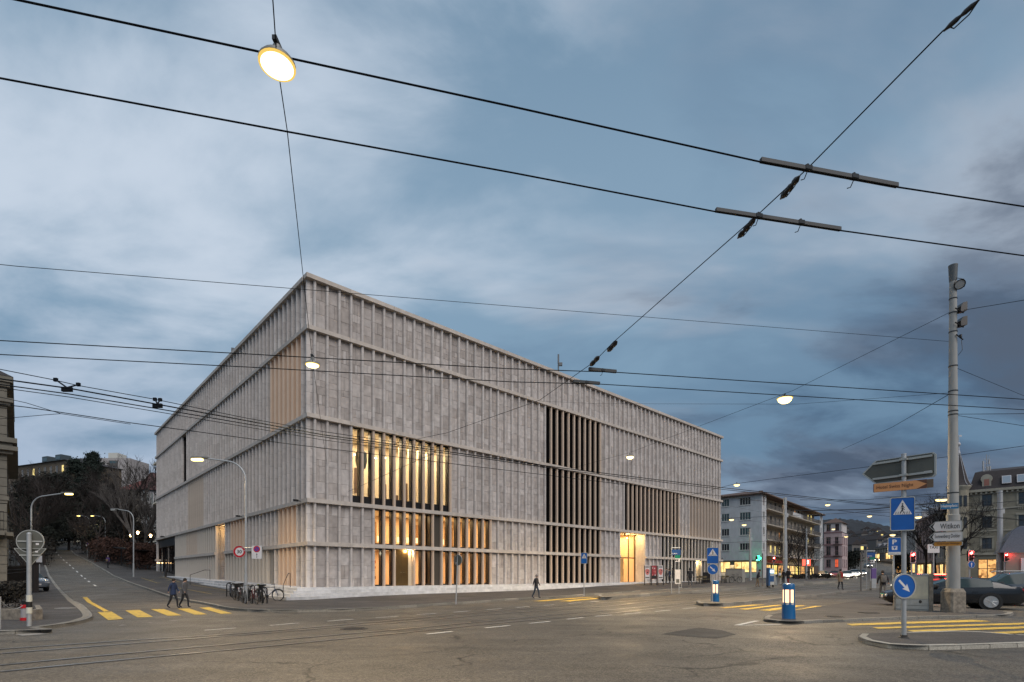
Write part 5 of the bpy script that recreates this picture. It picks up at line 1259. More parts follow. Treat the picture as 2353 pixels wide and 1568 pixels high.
# crossing sign and arrow disc behind the second bollard
b = gnd(1643.5, 1384, 0.16); b.y += 0.45; t = thing('signpost', 'crossing sign and arrow disc above the far glowing bollard', 'signpost', b)
mb = MB(); mb.tube([(0, 0, -0.1), (0, 0, 3.35)], 0.04, 10); mb.build('pole', M_POST, t)
S2f = lambda px, py: at(px, py, b.y-0.08)-b
crossing_sign(t, Vector((0.0, -0.09, S2f(1643, 1277).z)), 8, 0.62, 0.88)
ex, n = axes(5); arrow_disc(t, Vector((0, -0.09, S2f(1643, 1308.5).z)), ex, n, 0.285)
# crossing sign before the museum slits
b = gnd(1342, 1367, 0.12); t = thing('signpost', 'blue crossing sign on a thin post before the museum slits', 'signpost', b)
mb = MB(); mb.tube([(0, 0, -0.1), (0, 0, at(1342, 1272, b.y).z-b.z)], 0.035, 8); mb.build('pole', M_POST, t)
crossing_sign(t, Vector((0.0, -0.06, at(1342, 1283, b.y).z-b.z)), 20, 0.46, 0.80)
# round sign seen from behind at the kerb
b = gnd(1047.5, 1385, 0.12); t = thing('signpost', 'back of a round grey sign on a leaning post at the kerb', 'signpost', b)
top = at(1052.5, 1276, b.y)-b
mb = MB(); mb.tube([(0, 0, -0.1), (top.x*0.9, 0, top.z)], 0.035, 8); mb.build('pole', M_POST, t)
ex, n = axes(38); c = at(1052.7, 1287.5, b.y)-b; o = plate(t, Vector((c.x, -0.05, c.z)), ex, n, circ(0.29), M_SBACK, 'round_sign_back', 0.02, 0.05)
for q in (-0.1, 0.14): decal(o, Vector((c.x+q, -0.06, c.z-0.16)), ex, n, circ(0.035, 8), M_SWHITE, 'sticker', 0.01)
# 30 and no-parking signs on the lamp post among the bicycles
b = gnd(565, 1384, 0.12); t = thing('sign_pair', 'round 30 sign and white no-parking plate on the lamp post', 'traffic sign', b+Vector((0, -0.12, 0)))
mb = MB(); yy = b.y-0.12
for zc in (1259, 1266): mb.tube([Vector((-0.35, -0.01, at(565, zc, yy).z-b.z)), Vector((0.55, -0.01, at(565, zc, yy).z-b.z))], 0.018, 6)
mb.build('bracket', M_POST, t)
ex, n = axes(-4); c = at(550, 1268, yy-0.03)-b; c = Vector((c.x, -0.03, c.z)); o = plate(t, c, ex, n, circ(0.335), M_SRED, 'speed_sign', 0.02, 0.03)
decal(o, c, ex, n, circ(0.225), M_SWHITE); lettering('30', 0.27, 0.20, M_SBLACK, o, c+n*0.006, ex, UP, bold=0.02)
c = at(590, 1269, yy-0.03)-b; c = Vector((c.x, -0.03, c.z)); o = plate(t, c, ex, n, rrect(0.56, 0.76, 0.03), M_SWHITE, 'no_parking_sign', 0.02, 0.02)
c2 = c+UP*0.17; decal(o, c2, ex, n, circ(0.185), M_SRED); decal(o, c2, ex, n, circ(0.125), mat('no_parking_blue', (0.03, 0.05, 0.30), 0.4), lift=0.005)
decal(o, c2, ex, n, [(-0.10, 0.07), (-0.07, 0.10), (0.10, -0.07), (0.07, -0.10)], M_SRED, lift=0.008)
decal(o, c-UP*0.2, ex, n, [(-0.012, -0.14), (0.012, -0.14), (0.012, 0.06), (0.05, 0.06), (0, 0.13), (-0.05, 0.06), (-0.012, 0.06)], M_SBLACK)
# signpost on the left pavement: backs of a round and a give-way sign
b = gnd(67, 1439, 0.10); t = thing('signpost', 'post with the backs of a round and a triangular sign, banded black and white', 'signpost', b)
hz_ = lambda px, py: at(px, py, b.y)-b
mb = MB(); mb.tube([(0, 0, -0.1), (0, 0, hz_(64, 1228).z)], 0.06, 12); mb.build('pole', M_POST, t, smooth=True)
mb = MB(); mb.sphere((0, 0, hz_(64, 1228).z), 0.065, 10, 6); mb.build('cap', M_POST, t)
for (ya, yb, m_) in ((1368, 1383, mat('band_white', (0.55, 0.54, 0.46), 0.5)), (1383, 1396, M_SBLACK), (1396, 1410, MATS['band_white'])):
    mb = MB(); mb.lathe([(0.074, hz_(67, yb).z), (0.074, hz_(67, ya).z)], n=14); mb.build('band', m_, t, smooth=True)
ex, n = axes(-18); c = hz_(64, 1244); c = Vector((0, 0, c.z))
RT = [(x*0.345, y*0.245) for x, y in circ(1)]
o = plate(t, c-n*0.06, ex, n, circ(0.335), M_SBACK, 'round_sign_back', 0.02, 0.05)
o.scale = (1, 1, 1)
mb = MB(); mb.frame(c-ex*0.31-n*0.055-UP*0.02, ex*0.62, UP*0.04, n*0.02); mb.build('rail', M_SRIM, o)
decal(o, c-n*0.06+ex*0.18-UP*0.08, ex, n, [(-.04, -.03), (.04, -.03), (.04, .03), (-.04, .03)], M_SWHITE, 'sticker', 0.01)
c = Vector((0, 0, hz_(64, 1276).z)); o = plate(t, c-n*0.06, ex, n, [(0.38, 0.20), (-0.38, 0.20), (-0.36, 0.16), (-0.02, -0.30), (0.02, -0.30), (0.36, 0.16)], M_SBACK, 'give_way_sign_back', 0.02, 0.06)
mb = MB(); mb.frame(c-ex*0.26-n*0.055-UP*0.02, ex*0.52, UP*0.04, n*0.02); mb.build('rail', M_SRIM, o)
decal(o, c-n*0.06+ex*0.16+UP*0.11, ex, n, [(-.035, -.025), (.035, -.025), (.035, .025), (-.035, .025)], M_SWHITE, 'sticker', 0.01)
b = gnd(91, 1352, 0.1); t = thing('small_sign', 'small white plate on a post behind the give-way sign', 'traffic sign', b)
mb = MB(); mb.tube([(0, 0, -0.1), (0, 0, 2.9)], 0.035, 8); mb.build('pole', M_POST, t)
ex, n = axes(-10); c = at(90, 1285, b.y-0.05)-b; plate(t, Vector((0, -0.05, c.z)), ex, n, rrect(0.42, 0.55, 0.03), M_SWHITE, 'sign', 0.02)
b = gnd(201, 1281, 0.12); t = thing('small_sign', 'small no-parking sign up the climbing street', 'traffic sign', b)
mb = MB(); mb.tube([(0, 0, -0.1), (0, 0, 2.9)], 0.03, 8); mb.build('pole', M_POST, t)
ex, n = axes(0); c = Vector((0, -0.05, 2.45)); o = plate(t, c, ex, n, rrect(0.55, 0.8, 0.03), M_SWHITE, 'sign', 0.02); decal(o, c+UP*0.17, ex, n, circ(0.21, 20), M_SRED); decal(o, c+UP*0.17, ex, n, circ(0.14, 20), MATS['no_parking_blue'], lift=0.005)
# traffic guidance cylinder, planter wall, chain post on the left pavement
b = gnd(56, 1426, 0.10); t = thing('guidance_post', 'grey and red plastic post before the planter wall', 'bollard', b)
for (za, zb, rr_, m_) in ((0, 0.10, 0.115, M_SRED), (0.10, 0.42, 0.095, mat('guidance_grey', (0.28, 0.27, 0.28), 0.5)), (0.42, 0.54, 0.105, M_SRED), (0.54, 0.68, 0.07, M_BLACK)):
    mb = MB(); mb.lathe([(rr_, za), (rr_, zb-0.01), (rr_*0.8, zb)], n=16); mb.build('band', m_, t, smooth=True)
b = gnd(0, 1446, 0.10); t = thing('chain_post', 'grey chain post at the left edge', 'post', b)
mb = MB(); mb.tube([(-0.02, 0, -0.1), (-0.02, 0, 0.93)], 0.04, 10); mb.build('pole', M_POST, t)
e0 = at(52, 1392, b.y+1.0)-b; mb = MB(); mb.tube([Vector((0, 0, 0.85))+(e0-Vector((0, 0, 0.85)))*q-UP*0.22*4*q*(1-q)*0.8 for q in [i/8 for i in range(9)]], 0.012, 6); mb.build('chain', M_POST, t)
pl0, pl1 = gnd(2, 1424, 0.1), gnd(83, 1425, 0.1)
planter = thing('planter', 'low concrete planter wall with dark earth on the left pavement', 'planter', (pl1.x, pl1.y, 0.1))
d = (pl0-pl1); mb = MB(); mb.frame((0, 0, -0.1), d*2.5, Vector((0, 0.25, 0)), UP*0.46); mb.frame((0.0, 0.25, -0.1), Vector((-0.22, 0, 0)), E2(EL)*3.5, UP*0.46); mb.build('wall', M_FOOT, planter)
mb = MB(); mb.frame((-0.25, 0.26, -0.1), d*2.5, E2(EL)*3.4, UP*0.36); mb.build('earth', mat('earth', (0.03, 0.024, 0.018), 0.95, var=0.4, scale=6, bump=0.5), planter)

# electric cabinet
b = gnd(2103, 1403.5, 0.09); t = thing('control_cabinet', 'low grey cabinet with a pale poster panel behind the arrow disc', 'cabinet', b, math.radians(-34)); t.scale = (0.80, 1, 1)
mb = MB(); mb.frame((-0.92, 0, 0), (1.70, 0, 0), (0, 0.5, 0), (0, 0, 1.58)); mb.build('body', mat('cabinet_grey', (0.30, 0.30, 0.27), 0.6, var=0.2, scale=4), t)
mb = MB(); mb.frame((0.60, -0.05, 0), (0.17, 0, 0), (0, 0.6, 0), (0, 0, 1.62)); mb.build('side_slab', M_FOOT, t)
mb = MB(); mb.frame((-0.95, -0.04, 0), (0.08, 0, 0), (0, 0.56, 0), (0, 0, 1.60)); mb.build('side_slab', M_FOOT, t)
mb = MB(); mb.frame((-0.80, -0.03, 0.52), (1.36, 0, 0), (0, 0.03, 0), (0, 0, 0.98)); mb.build('panel', mat('poster_panel', (0.55, 0.51, 0.36), 0.35, var=0.0, scale=2.2, col2=(0.36, 0.34, 0.28), detail=6), t)
for z0, h in ((0.07, 0.14), (0.24, 0.26)):
    mb = MB(); mb.frame((-0.86, -0.02, z0), (1.44, 0, 0), (0, 0.02, 0), (0, 0, h)); mb.build('door', mat('cabinet_door', (0.36, 0.355, 0.32), 0.55, var=0.15, scale=5), t)
mb = MB(); mb.lathe([(0.07, 0), (0.06, 0.012), (0, 0.014)], (0.22, -0.02, 0.40), 14, axis=(0, -1, 0)); mb.build('vent', M_IRON, t)
# parking sign
b = Vector((at(2053, 1322, 27).x, 27, 0)); t = thing('signpost', 'blue parking sign left of the big signpost', 'signpost', b)
mb = MB(); mb.tube([(0, 0, -0.1), (0, 0, 3.65)], 0.045, 10); mb.build('pole', M_POST, t)
ex, n = axes(16); c = at(2053, 1255.5, 26.92)-b; c = Vector((0, -0.08, c.z)); o = plate(t, c, ex, n, rrect(0.56, 0.86, 0.05), M_SBLUE, 'parking_sign', 0.03, 0.05)
lettering('P', 0.20, 0.24, M_SWHITE, o, c+UP*0.22+n*0.004, ex, UP, bold=0.03)
decal(o, c-UP*0.09, ex, n, [(-.12, -.10), (.12, -.10), (.12, .10), (-.12, .10)], M_SWHITE); decal(o, c-UP*0.08, ex, n, [(-.09, .06), (-.02, -.02), (-.02, -.08), (.02, -.08), (.02, -.02), (.09, .06)], M_SBLUE, lift=0.006)
decal(o, c-UP*0.355, ex, n, [(-.27, -.06), (.27, -.06), (.27, .06), (-.27, .06)], M_SWHITE); lettering('Parkuhr 1 Std', 0.40, 0.035, M_SBLACK, o, c-UP*0.355+n*0.006, ex, UP)
# taxi sign
b = Vector((at(2145, 1322, 40).x, 40, land(42, 40))); t = thing('signpost', 'white taxi sign on a post behind the tall mast', 'signpost', b)
mb = MB(); mb.tube([(0, 0, -0.1), (0, 0, at(2145, 1270, 40).z-b.z)], 0.05, 10); mb.build('pole', M_POST, t)
ex, n = axes(10); c = Vector((-0.05, -0.08, at(2144, 1261, 40).z-b.z)); o = plate(t, c, ex, n, rrect(0.80, 0.66, 0.03), M_SWHITE, 'taxi_sign', 0.04); lettering('TAXI', 0.58, 0.22, M_SBLACK, o, c+UP*0.1+n*0.004, ex, UP, bold=0.02)
# traffic lights
def traffic_light(px, ytop, ybot, Y, label, disc=False, red=True):
    b = on_land((px-CX)/F*Y, Y, 0.0); t = thing('traffic_light', label, 'traffic light', b, 0, 'traffic lights at the junction')
    zt, zb = at(px, ytop, Y).z-b.z, at(px, ybot, Y).z-b.z; h = zt-zb; w = h*0.5
    mb = MB(); mb.tube([(0, 0.1, -0.1), (0, 0.1, zt+0.1)], 0.06, 10); mb.build('pole', M_POST, t)
    mb = MB(); mb.prism(rrect(w*0.8, h*0.94, w*0.15), (0, -0.06, (zt+zb)/2), (1, 0, 0), (0, 0, 1), (0, 0.2, 0)); hd = mb.build('housing', M_SBLACK, t)
    pts = rrect(w, h, w*0.2); k = len(pts); mb = MB(); q = [(x*0.82, y*0.92) for x, y in pts]
    mb.add([(x, -0.075, (zt+zb)/2+y) for x, y in pts]+[(x, -0.075, (zt+zb)/2+y) for x, y in q], [(i, k+i, k+(i+1) % k, (i+1) % k) for i in range(k)]); mb.build('backplate_edge', mat('signal_edge', (0.55, 0.42, 0.42), 0.5), hd)
    for j, col in enumerate(('red', 'amber', 'green')):
        zc = zb+h*(0.78-0.28*j); mb = MB(); mb.lathe([(h*0.125, 0), (h*0.10, 0.03), (0, 0.045)], (0, -0.07, zc), 14, axis=(0, -1, 0))
        mb.build('lens', glow('red_signal', (1.0, 0.06, 0.05), 45.0) if j == 0 and red else (mat('dark_lens', (0.06, 0.01, 0.01), 0.3) if red else glow('green_signal', (0.05, 1.0, 0.45), 14.0) if j == 2 else MATS.get('dark_lens') or mat('dark_lens', (0.06, 0.01, 0.01), 0.3)), hd, smooth=True)
        mb = MB(); n_ = 8; vs = []
        for i in range(n_+1):
            a = math.pi*i/n_; vs += [(h*0.135*math.cos(a), -0.07, zc+h*0.135*math.sin(a)), (h*0.135*math.cos(a), -0.22, zc+h*0.135*math.sin(a)+0.0)]
        mb.add(vs, [(2*i, 2*i+1, 2*i+3, 2*i+2) for i in range(n_)]); mb.build('visor', M_SBLACK, hd)
    if red: lamp_light('signal_light', (0, -0.35, zb+h*0.78), 14, (1.0, 0.05, 0.04), 0.08, t)
    if disc:
        ex, n = axes(0); arrow_disc(t, Vector((0, -0.1, at(px, 1297.7, Y).z-b.z)), ex, n, 0.26, 180)
    return t
traffic_light(2096.5, 1269, 1294.5, 43, 'red traffic light left of the taxi sign')
traffic_light(2230, 1265, 1290.5, 42, 'red traffic light above the small blue arrow disc', True)
traffic_light(2311, 1270, 1291, 44, 'red traffic light right of the slim grey mast')
traffic_light(1778, 1280, 1292, 92, 'far red traffic light before the pharmacy')
traffic_light(1739, 1278, 1290, 96, 'far green signal left of the red one', red=False)
# slim masts
for px, ytop, Y, r, lab in ((1804, 1144, 58, 0.21, 'grey tram mast before the apartment block'), (2298, 1128, 46, 0.22, 'slim grey mast before the stone house with the turret'), (1724, 1215, 75, 0.16, 'slim mast before the white gable'), (1853, 1215, 88, 0.13, 'thin far mast before the apartment balconies')):
    b = on_land((px-CX)/F*Y, Y, 0.0); t = thing('tram_mast', lab, 'mast', b, 0, 'slim masts farther away')
    h = at(px, ytop, Y).z-b.z; mb = MB(); mb.tube([(0, 0, -0.2), (0, 0, h*0.5), (0, 0, h*0.502), (0, 0, h)], [r*1.15, r*1.1, r*0.9, r*0.85], 14); mb.build('shaft', M_POST, t, smooth=True)
    mb = MB(); mb.lathe([(r*1.0, h*0.28), (r*1.2, h*0.285), (r*1.2, h*0.30), (r*1.0, h*0.305)], n=12); mb.box((r*1.0, 0, h*0.8), (0.2, 0.2, 0.45)); mb.build('fitting', M_POST, t)
for px, y0, ytop, lab in ((1752, 1349, 1272, 'thin dark post left of the ticket machine'), (1978.5, 1356, 1272, 'thin dark post on the middle platform')):
    b = gnd(px, y0, 0.16); t = thing('thin_post', lab, 'post', b); mb = MB(); mb.tube([(0, 0, -0.1), (0, 0, at(px, ytop, b.y).z-b.z)], 0.06, 8); mb.build('pole', mat('dark_post', (0.12, 0.115, 0.11), 0.6), t)
# tram stop sign frames
def stop_frame(px, y0, label, s=1.0):
    b = gnd(px, y0, 0.2); t = thing('tram_stop_sign', label, 'tram stop sign', b)
    k = F/b.y; w = 20/k*s
    for xx in (-w/2, w/2-0.1*s):
        mb = MB(); mb.tube([(xx, 0, -0.1), (xx, 0, 3.55*s)], 0.03, 8); mb.build('pole', M_POST, t)
    mb = MB(); mb.tube([(w/2+0.12, 0, 0.35), (w/2+0.12, 0, 3.5*s)], 0.022, 8); mb.tube([(-w/2, 0, 3.58*s), (w/2, 0, 3.58*s)], 0.05, 8); mb.tube([(w/2-0.1, 0, 0.35), (w/2+0.12, 0, 0.35)], 0.02, 6); mb.build('frame', M_POST, t)
    ex, n = axes(0)
    c = Vector((0.02, -0.04, 3.22*s)); o = plate(t, c, ex, n, rrect(w, 0.44*s, 0.02), mat('stop_blue', (0.01, 0.06, 0.20), 0.4), 'name_plate', 0.03); lettering('Kunsthaus', w*0.55, 0.10*s, M_SWHITE, o, c+n*0.004-UP*0.1-ex*w*0.17, ex, UP, bold=0.02)
    c = Vector((w*0.18, -0.04, 2.86*s)); plate(t, c, ex, n, rrect(w*0.58, 0.26*s, 0.01), M_SGREEN, 'line_plate', 0.03)
    c = Vector((w*0.18, -0.04, 2.58*s)); o = plate(t, c, ex, n, rrect(w*0.58, 0.28*s, 0.01), M_SWHITE, 'number_plate', 0.03)
    for q in (-0.2, 0.0): decal(o, c+ex*q*w, ex, n, [(-.05, -.08), (.05, -.08), (.05, .08), (-.05, .08)], M_SBLACK)
    c = Vector((w*0.2, -0.04, 1.25*s)); o = plate(t, c, ex, n, rrect(w*0.62, 1.15*s, 0.01), M_SWHITE, 'timetable', 0.04, 0.04)
    decal(o, c-UP*0.3, ex, n, [(-.13, -.2), (.13, -.2), (.13, .1), (-.13, .1)], M_SBACK)
    return t
stop_frame(1553, 1361, 'tram stop sign frame on the platform before the museum')
stop_frame(2001, 1352, 'second tram stop sign at the far end of the middle platform', 0.95)
# poster stands
for i, (px, lab, col) in enumerate(((1487.5, 'poster stand with pale pink poster, leftmost of three', (0.62, 0.58, 0.58)), (1503, 'poster stand with dark red poster, middle one', (0.30, 0.03, 0.04)), (1518, 'poster stand with pale pink poster nearest the waiting people', (0.62, 0.58, 0.58)))):
    b = gnd(px, 1345, 0.12); t = thing('poster_stand', lab, 'poster stand', b, 0, 'poster stands before the entrance')
    k = F/b.y; w = 12.5/k
    for xx in (-w/2, w/2):
        mb = MB(); mb.box((xx, 0, 1.0), (0.07, 0.07, 2.1)); mb.build('leg', M_BLACK, t)
    mb = MB(); mb.box((0, 0, 1.35), (w-0.07, 0.05, 1.42)); o = mb.build('poster', mat('poster_paper_%s' % ('pale', 'red')[i == 1], col, 0.6), t)
    ex, n = axes(0); c = Vector((0, -0.026, 1.35)); rr = random.Random(i)
    if i != 1:
        blob = [(0.21*math.cos(a)*(1+0.15*math.sin(3*a)), 0.36*math.sin(a)*(1+0.1*math.cos(2*a))) for a in [2*math.pi*j/18 for j in range(18)]]
        decal(o, c+UP*0.05, ex, n, blob, mat('poster_pink', (0.55, 0.16, 0.14), 0.6))
        for q in range(4): decal(o, c+Vector((rr.uniform(-.1, .1), 0, rr.uniform(-.15, .25))), ex, n, circ(0.05, 8), M_SBLACK, lift=0.006)
        for zz in (0.56, -0.55): decal(o, c+UP*zz, ex, n, [(-.2, -.06), (.2, -.06), (.2, .06), (-.2, .06)], M_SBACK)
    else:
        for q in range(9): decal(o, c+Vector((rr.uniform(-.2, .2), 0, rr.uniform(-.3, .6))), ex, n, [(-.04, -.08), (.04, -.05), (.03, .09), (-.05, .06)], mat('poster_pink', (0.55, 0.16, 0.14), 0.6) if q % 3 else M_SWHITE, lift=0.004)
        decal(o, c-UP*0.5, ex, n, [(-.24, -.18), (.24, -.18), (.24, .18), (-.24, .18)], M_SBLACK)
# ticket machine and bins
b = gnd(1769, 1348, 0.2); t = thing('ticket_machine', 'blue ticket machine with a bright screen on the platform', 'ticket machine', b)
mb = MB(); mb.bbox((-0.16, 0, 0.95), (0.16, 0.5, 1.75), 0.02); mb.build('side_panel', mat('machine_blue', (0.02, 0.08, 0.20), 0.4), t)
mb = MB(); mb.bbox((0.15, 0.1, 0.95), (0.5, 0.4, 1.6), 0.03); mb.build('body', mat('machine_grey', (0.45, 0.45, 0.42), 0.5), t)
mb = MB(); mb.box((0.15, -0.11, 1.45), (0.36, 0.02, 0.26)); mb.build('screen', glow('machine_screen', (0.45, 0.8, 1.0), 3.0), t)
mb = MB(); mb.box((0.15, -0.11, 0.75), (0.4, 0.03, 0.55)); mb.build('keypad_panel', MATS['machine_blue'], t)
for xx in (-0.2, 0.35):
    mb = MB(); mb.box((xx, 0.1, 0.05), (0.06, 0.2, 0.25)); mb.build('leg', M_BLACK, t)
b = gnd(1782, 1345, 0.2); t = thing('litter_bin', 'grey steel bin right of the ticket machine', 'bin', b)
mb = MB(); mb.lathe([(0.22, 0), (0.22, 1.05), (0.19, 1.12), (0.0, 1.13)], n=16); mb.build('body', M_GALV, t, smooth=True)
mb = MB(); mb.box((0, -0.215, 0.95), (0.22, 0.03, 0.12)); mb.build('slot', M_BLACK, t)
b = gnd(2006, 1352, 0.2); t = thing('advert_pillar', 'violet advertising box by the far stop sign', 'advertising box', b)
mb = MB(); mb.bbox((0, 0, 1.35), (0.45, 0.3, 0.95), 0.03); mb.build('panel', mat('advert_violet', (0.12, 0.07, 0.22), 0.4), t)
mb = MB(); mb.bbox((0, 0, 0.45), (0.42, 0.28, 0.9), 0.02); mb.build('base', M_POST, t)
# handrails on the museum steps
def handrail(pa, pb, label):
    a, b = pa, pb; t = thing('handrail', label, 'handrail', a, 0, 'black handrails on the museum steps'); d = b-a
    mid = Vector((d.x*0.72, d.y*0.72, d.z+0.92)); mb = MB(); r = 0.022
    mb.tube([(0, 0, -0.05), (0, 0, 0.88)], r, 6); mb.tube([(0, 0, 0.88), mid], r, 6); mb.tube([mid, d+Vector((0, 0, 0.92))], r, 6); mb.tube([d+Vector((0, 0, 0.92)), d], r, 6)
    mb.build('rail', M_BLACK, t)
handrail(gnd(651, 1376, 0.12), Vector((C0.x, C0.y, 0.85))+E2(EL)*0.9+E2(NL)*0.75, 'black handrail on the steps near the museum corner')
handrail(gnd(437, 1344, 0.12), Vector((C0.x, C0.y, 0.85))+E2(EL)*21.5+E2(NL)*0.6+Vector((0, 0, 0.36)), 'black handrail on the steps farther up, by the lit porch')
# short posts by the gateway
for px, y0, h, lab in ((362, 1313, 1.1, 'short lit post by the gateway, leftmost'), (366, 1313, 1.1, 'short lit post by the gateway, middle'), (373, 1313, 1.1, 'short lit post by the gateway, nearest the glass')):
    b = gnd(px, y0, 0.12); t = thing('light_post', lab, 'bollard', b, 0, 'short lit posts by the gateway')
    mb = MB(); mb.lathe([(0.07, -0.1), (0.07, h)], n=10); mb.build('post', M_GALV, t); mb = MB(); mb.lathe([(0.075, h), (0.075, h+0.08), (0, h+0.1)], n=10); mb.build('lamp', glow('post_lamp', (1.0, 0.6, 0.25), 5.0), t)
b = gnd(380.5, 1326.5, 0.12); t = thing('bollard', 'black bollard before the museum gateway', 'bollard', b)
mb = MB(); mb.lathe([(0.11, -0.1), (0.11, 0.95), (0.09, 1.0), (0, 1.0)], n=14); mb.build('post', M_BLACK, t, smooth=True)
# ------------------------------------------------------------------ buildings round the square
def wall_holes(mb, o, ex, n, W, H, holes, dep=0.18, m=0):
    """wall face with real openings: holes = (x0, z0, x1, z1)"""
    o, ex, n = Vector(o), Vector(ex), Vector(n)
    xs = sorted({0.0, W} | {min(W, max(0, h[i])) for h in holes for i in (0, 2)}); zs = sorted({0.0, H} | {min(H, max(0, h[i])) for h in holes for i in (1, 3)})
    flip = ex.cross(UP).dot(n) < 0
    def q(*p): mb.add(p[::-1] if flip else p, [(0, 1, 2, 3)], m, 0.5)
    for xa, xb in zip(xs, xs[1:]):
        for za, zb in zip(zs, zs[1:]):
            cx_, cz_ = (xa+xb)/2, (za+zb)/2
            if any(h[0] < cx_ < h[2] and h[1] < cz_ < h[3] for h in holes): continue
            q(o+ex*xa+UP*za, o+ex*xb+UP*za, o+ex*xb+UP*zb, o+ex*xa+UP*zb)
    for x0, z0, x1, z1 in holes:
        a, b, c, d = o+ex*x0+UP*z0, o+ex*x1+UP*z0, o+ex*x1+UP*z1, o+ex*x0+UP*z1; k = -n*dep
        q(a, a+k, b+k, b); q(b, b+k, c+k, c); q(c, c+k, d+k, d); q(d, d+k, a+k, a)
M_DPANE = mat('window_pane_dark', (0.022, 0.028, 0.034), 0.06, spec=0.8)
M_TPANE = mat('window_pane_teal', (0.05, 0.085, 0.095), 0.1, spec=0.8)
M_WFRAME = mat('window_frame_white', (0.55, 0.55, 0.53), 0.5)
M_DFRAME = mat('window_frame_dark', (0.07, 0.065, 0.06), 0.5)
M_LITY = glow('window_glow_yellow', (1.0, 0.78, 0.27), 0.75)
M_LITO = glow('window_glow_orange', (1.0, 0.46, 0.18), 0.30)
M_LITW = shop_glow('shop_glow', (1.0, 0.72, 0.28), (0.45, 0.20, 0.05), 0.95)
def window(parent, o, ex, n, hole, cols=2, rows=1, frame=None, pane=None, sill=True, fw=0.06, dep=0.14):
    x0, z0, x1, z1 = hole; o, ex, n = Vector(o), Vector(ex), Vector(n); w, h = x1-x0, z1-z0
    c = o+ex*x0+UP*z0-n*dep; mb = MB()
    mb.frame(c, ex*fw, UP*h, n*0.06); mb.frame(c+ex*(w-fw), ex*fw, UP*h, n*0.06); mb.frame(c+ex*fw, ex*(w-2*fw), UP*fw, n*0.06); mb.frame(c+ex*fw+UP*(h-fw), ex*(w-2*fw), UP*fw, n*0.06)
    for i in range(1, cols): mb.frame(c+ex*(w*i/cols-fw/2)+UP*fw, ex*fw, UP*(h-2*fw), n*0.055)
    for j in range(1, rows): mb.frame(c+ex*fw+UP*(h*j/rows-fw/2), ex*(w-2*fw), UP*fw, n*0.05)
    f = mb.build('window', frame or M_WFRAME, parent, loc=(0, 0, 0))
    mb = MB(); mb.frame(c+ex*fw*0.5+UP*fw*0.5, ex*(w-fw), UP*(h-fw), n*0.02); mb.build('pane', pane or M_DPANE, f, loc=(0, 0, 0))
    if sill: mb = MB(); mb.frame(o+ex*(x0-0.06)+UP*(z0-0.10), ex*(w+0.12), UP*0.09, n*0.10); mb.build('sill', frame or M_WFRAME, f, loc=(0, 0, 0))
    return f

# white apartment block with balconies -----------------------------------
kx, ky = 47.5, 100.0; g0 = land(50, 100)
apt = thing('apartment_building', 'white corner apartment block with long balconies and lit shops below', 'apartment house', (kx, ky, g0))
M_AW = mat('white_render', (0.44, 0.455, 0.47), 0.85, var=0.12, scale=1.6, bump=0.1, stretch=(1, 1, 0.4))
M_AB = mat('balcony_wall', (0.33, 0.30, 0.255), 0.85, var=0.12, scale=1.2)
M_AR = mat('brown_tile_roof', (0.09, 0.055, 0.042), 0.85, var=0.25, scale=5, bump=0.3)
M_PINKW = mat('pale_pink_band', (0.40, 0.35, 0.35), 0.8, var=0.1, scale=2)
exL, nF = Vector((-0.742, 0.670, 0)), Vector((-0.670, -0.742, 0)); exB, nB = Vector((0.670, 0.742, 0)), Vector((0.742, -0.670, 0))
zq = lambda y, Y: EYE+(HY-y)/F*Y-g0
H = zq(1133, 100)
rows = [(zq(1159, 101), zq(1141, 101)), (zq(1194, 101), zq(1176, 101)), (zq(1229, 101), zq(1212, 101)), (zq(1264, 101), zq(1247.5, 101))]
holesF = []
for z0, z1 in rows:
    for x0, x1 in ((2.05, 4.1), (6.1, 7.6), (10.6, 12.6), (14.6, 16.4)): holesF.append((x0, z0, x1, z1))
shopF = [(0.9, 1.15, 5.2, 3.3), (5.9, 1.15, 9.8, 3.3), (10.4, 1.15, 15.5, 3.3)]
WL = 19.0; mb = MB(); wall_holes(mb, (0, 0, 0), exL, nF, WL, H, holesF+shopF)
NW = 2.7; holesN = [(0.55, z0, 1.75, z1) for z0, z1 in rows]; wall_holes(mb, (0, 0, 0), exB, nB, NW, H, holesN)
mb.build('wall', M_AW, apt, loc=(0, 0, 0))
rr = random.Random(11)
for i, h in enumerate(holesF): window(apt, (0, 0, 0), exL, nF, h, 4 if h[2]-h[0] > 1.9 else 3, 1, pane=(M_LITO if i == 100 else rr.choice((M_DPANE, M_DPANE, M_TPANE))), dep=0.10)
for i, h in enumerate(holesN): window(apt, (0, 0, 0), exB, nB, h, 4, 1, pane=mat('red_blind', (0.06, 0.015, 0.015), 0.7) if i == 0 else M_DPANE, dep=0.10)
LB = 44.0; mb = MB(); o = exB*NW-nB*1.3
fl = [4.45, 7.45, 10.45, 13.45]; holesB = []
for f_ in fl:
    for i in range(14):
        x0 = 0.8+i*3.05; holesB.append((x0, f_+0.35 if i % 2 else f_+0.8, x0+1.25, f_+2.35))
wall_holes(mb, o, exB, nB, LB, H, holesB); mb.build('balcony_wall', M_AB, apt, loc=(0, 0, 0))
lit = {(3, 8): M_LITO, (3, 12): M_LITY, (2, 13): M_LITY, (3, 13): M_LITY, (2, 0): M_LITO, (0, 2): M_LITY, (0, 3): M_LITY, (0, 4): M_LITY, (1, 12): M_LITY, (1, 4): M_LITO, (3, 5): M_LITO}
for i, h in enumerate(holesB): window(apt, o, exB, nB, h, 2, 1, frame=M_WFRAME if i % 3 else M_DFRAME, pane=lit.get((i//14, i % 14), M_DPANE), sill=False)
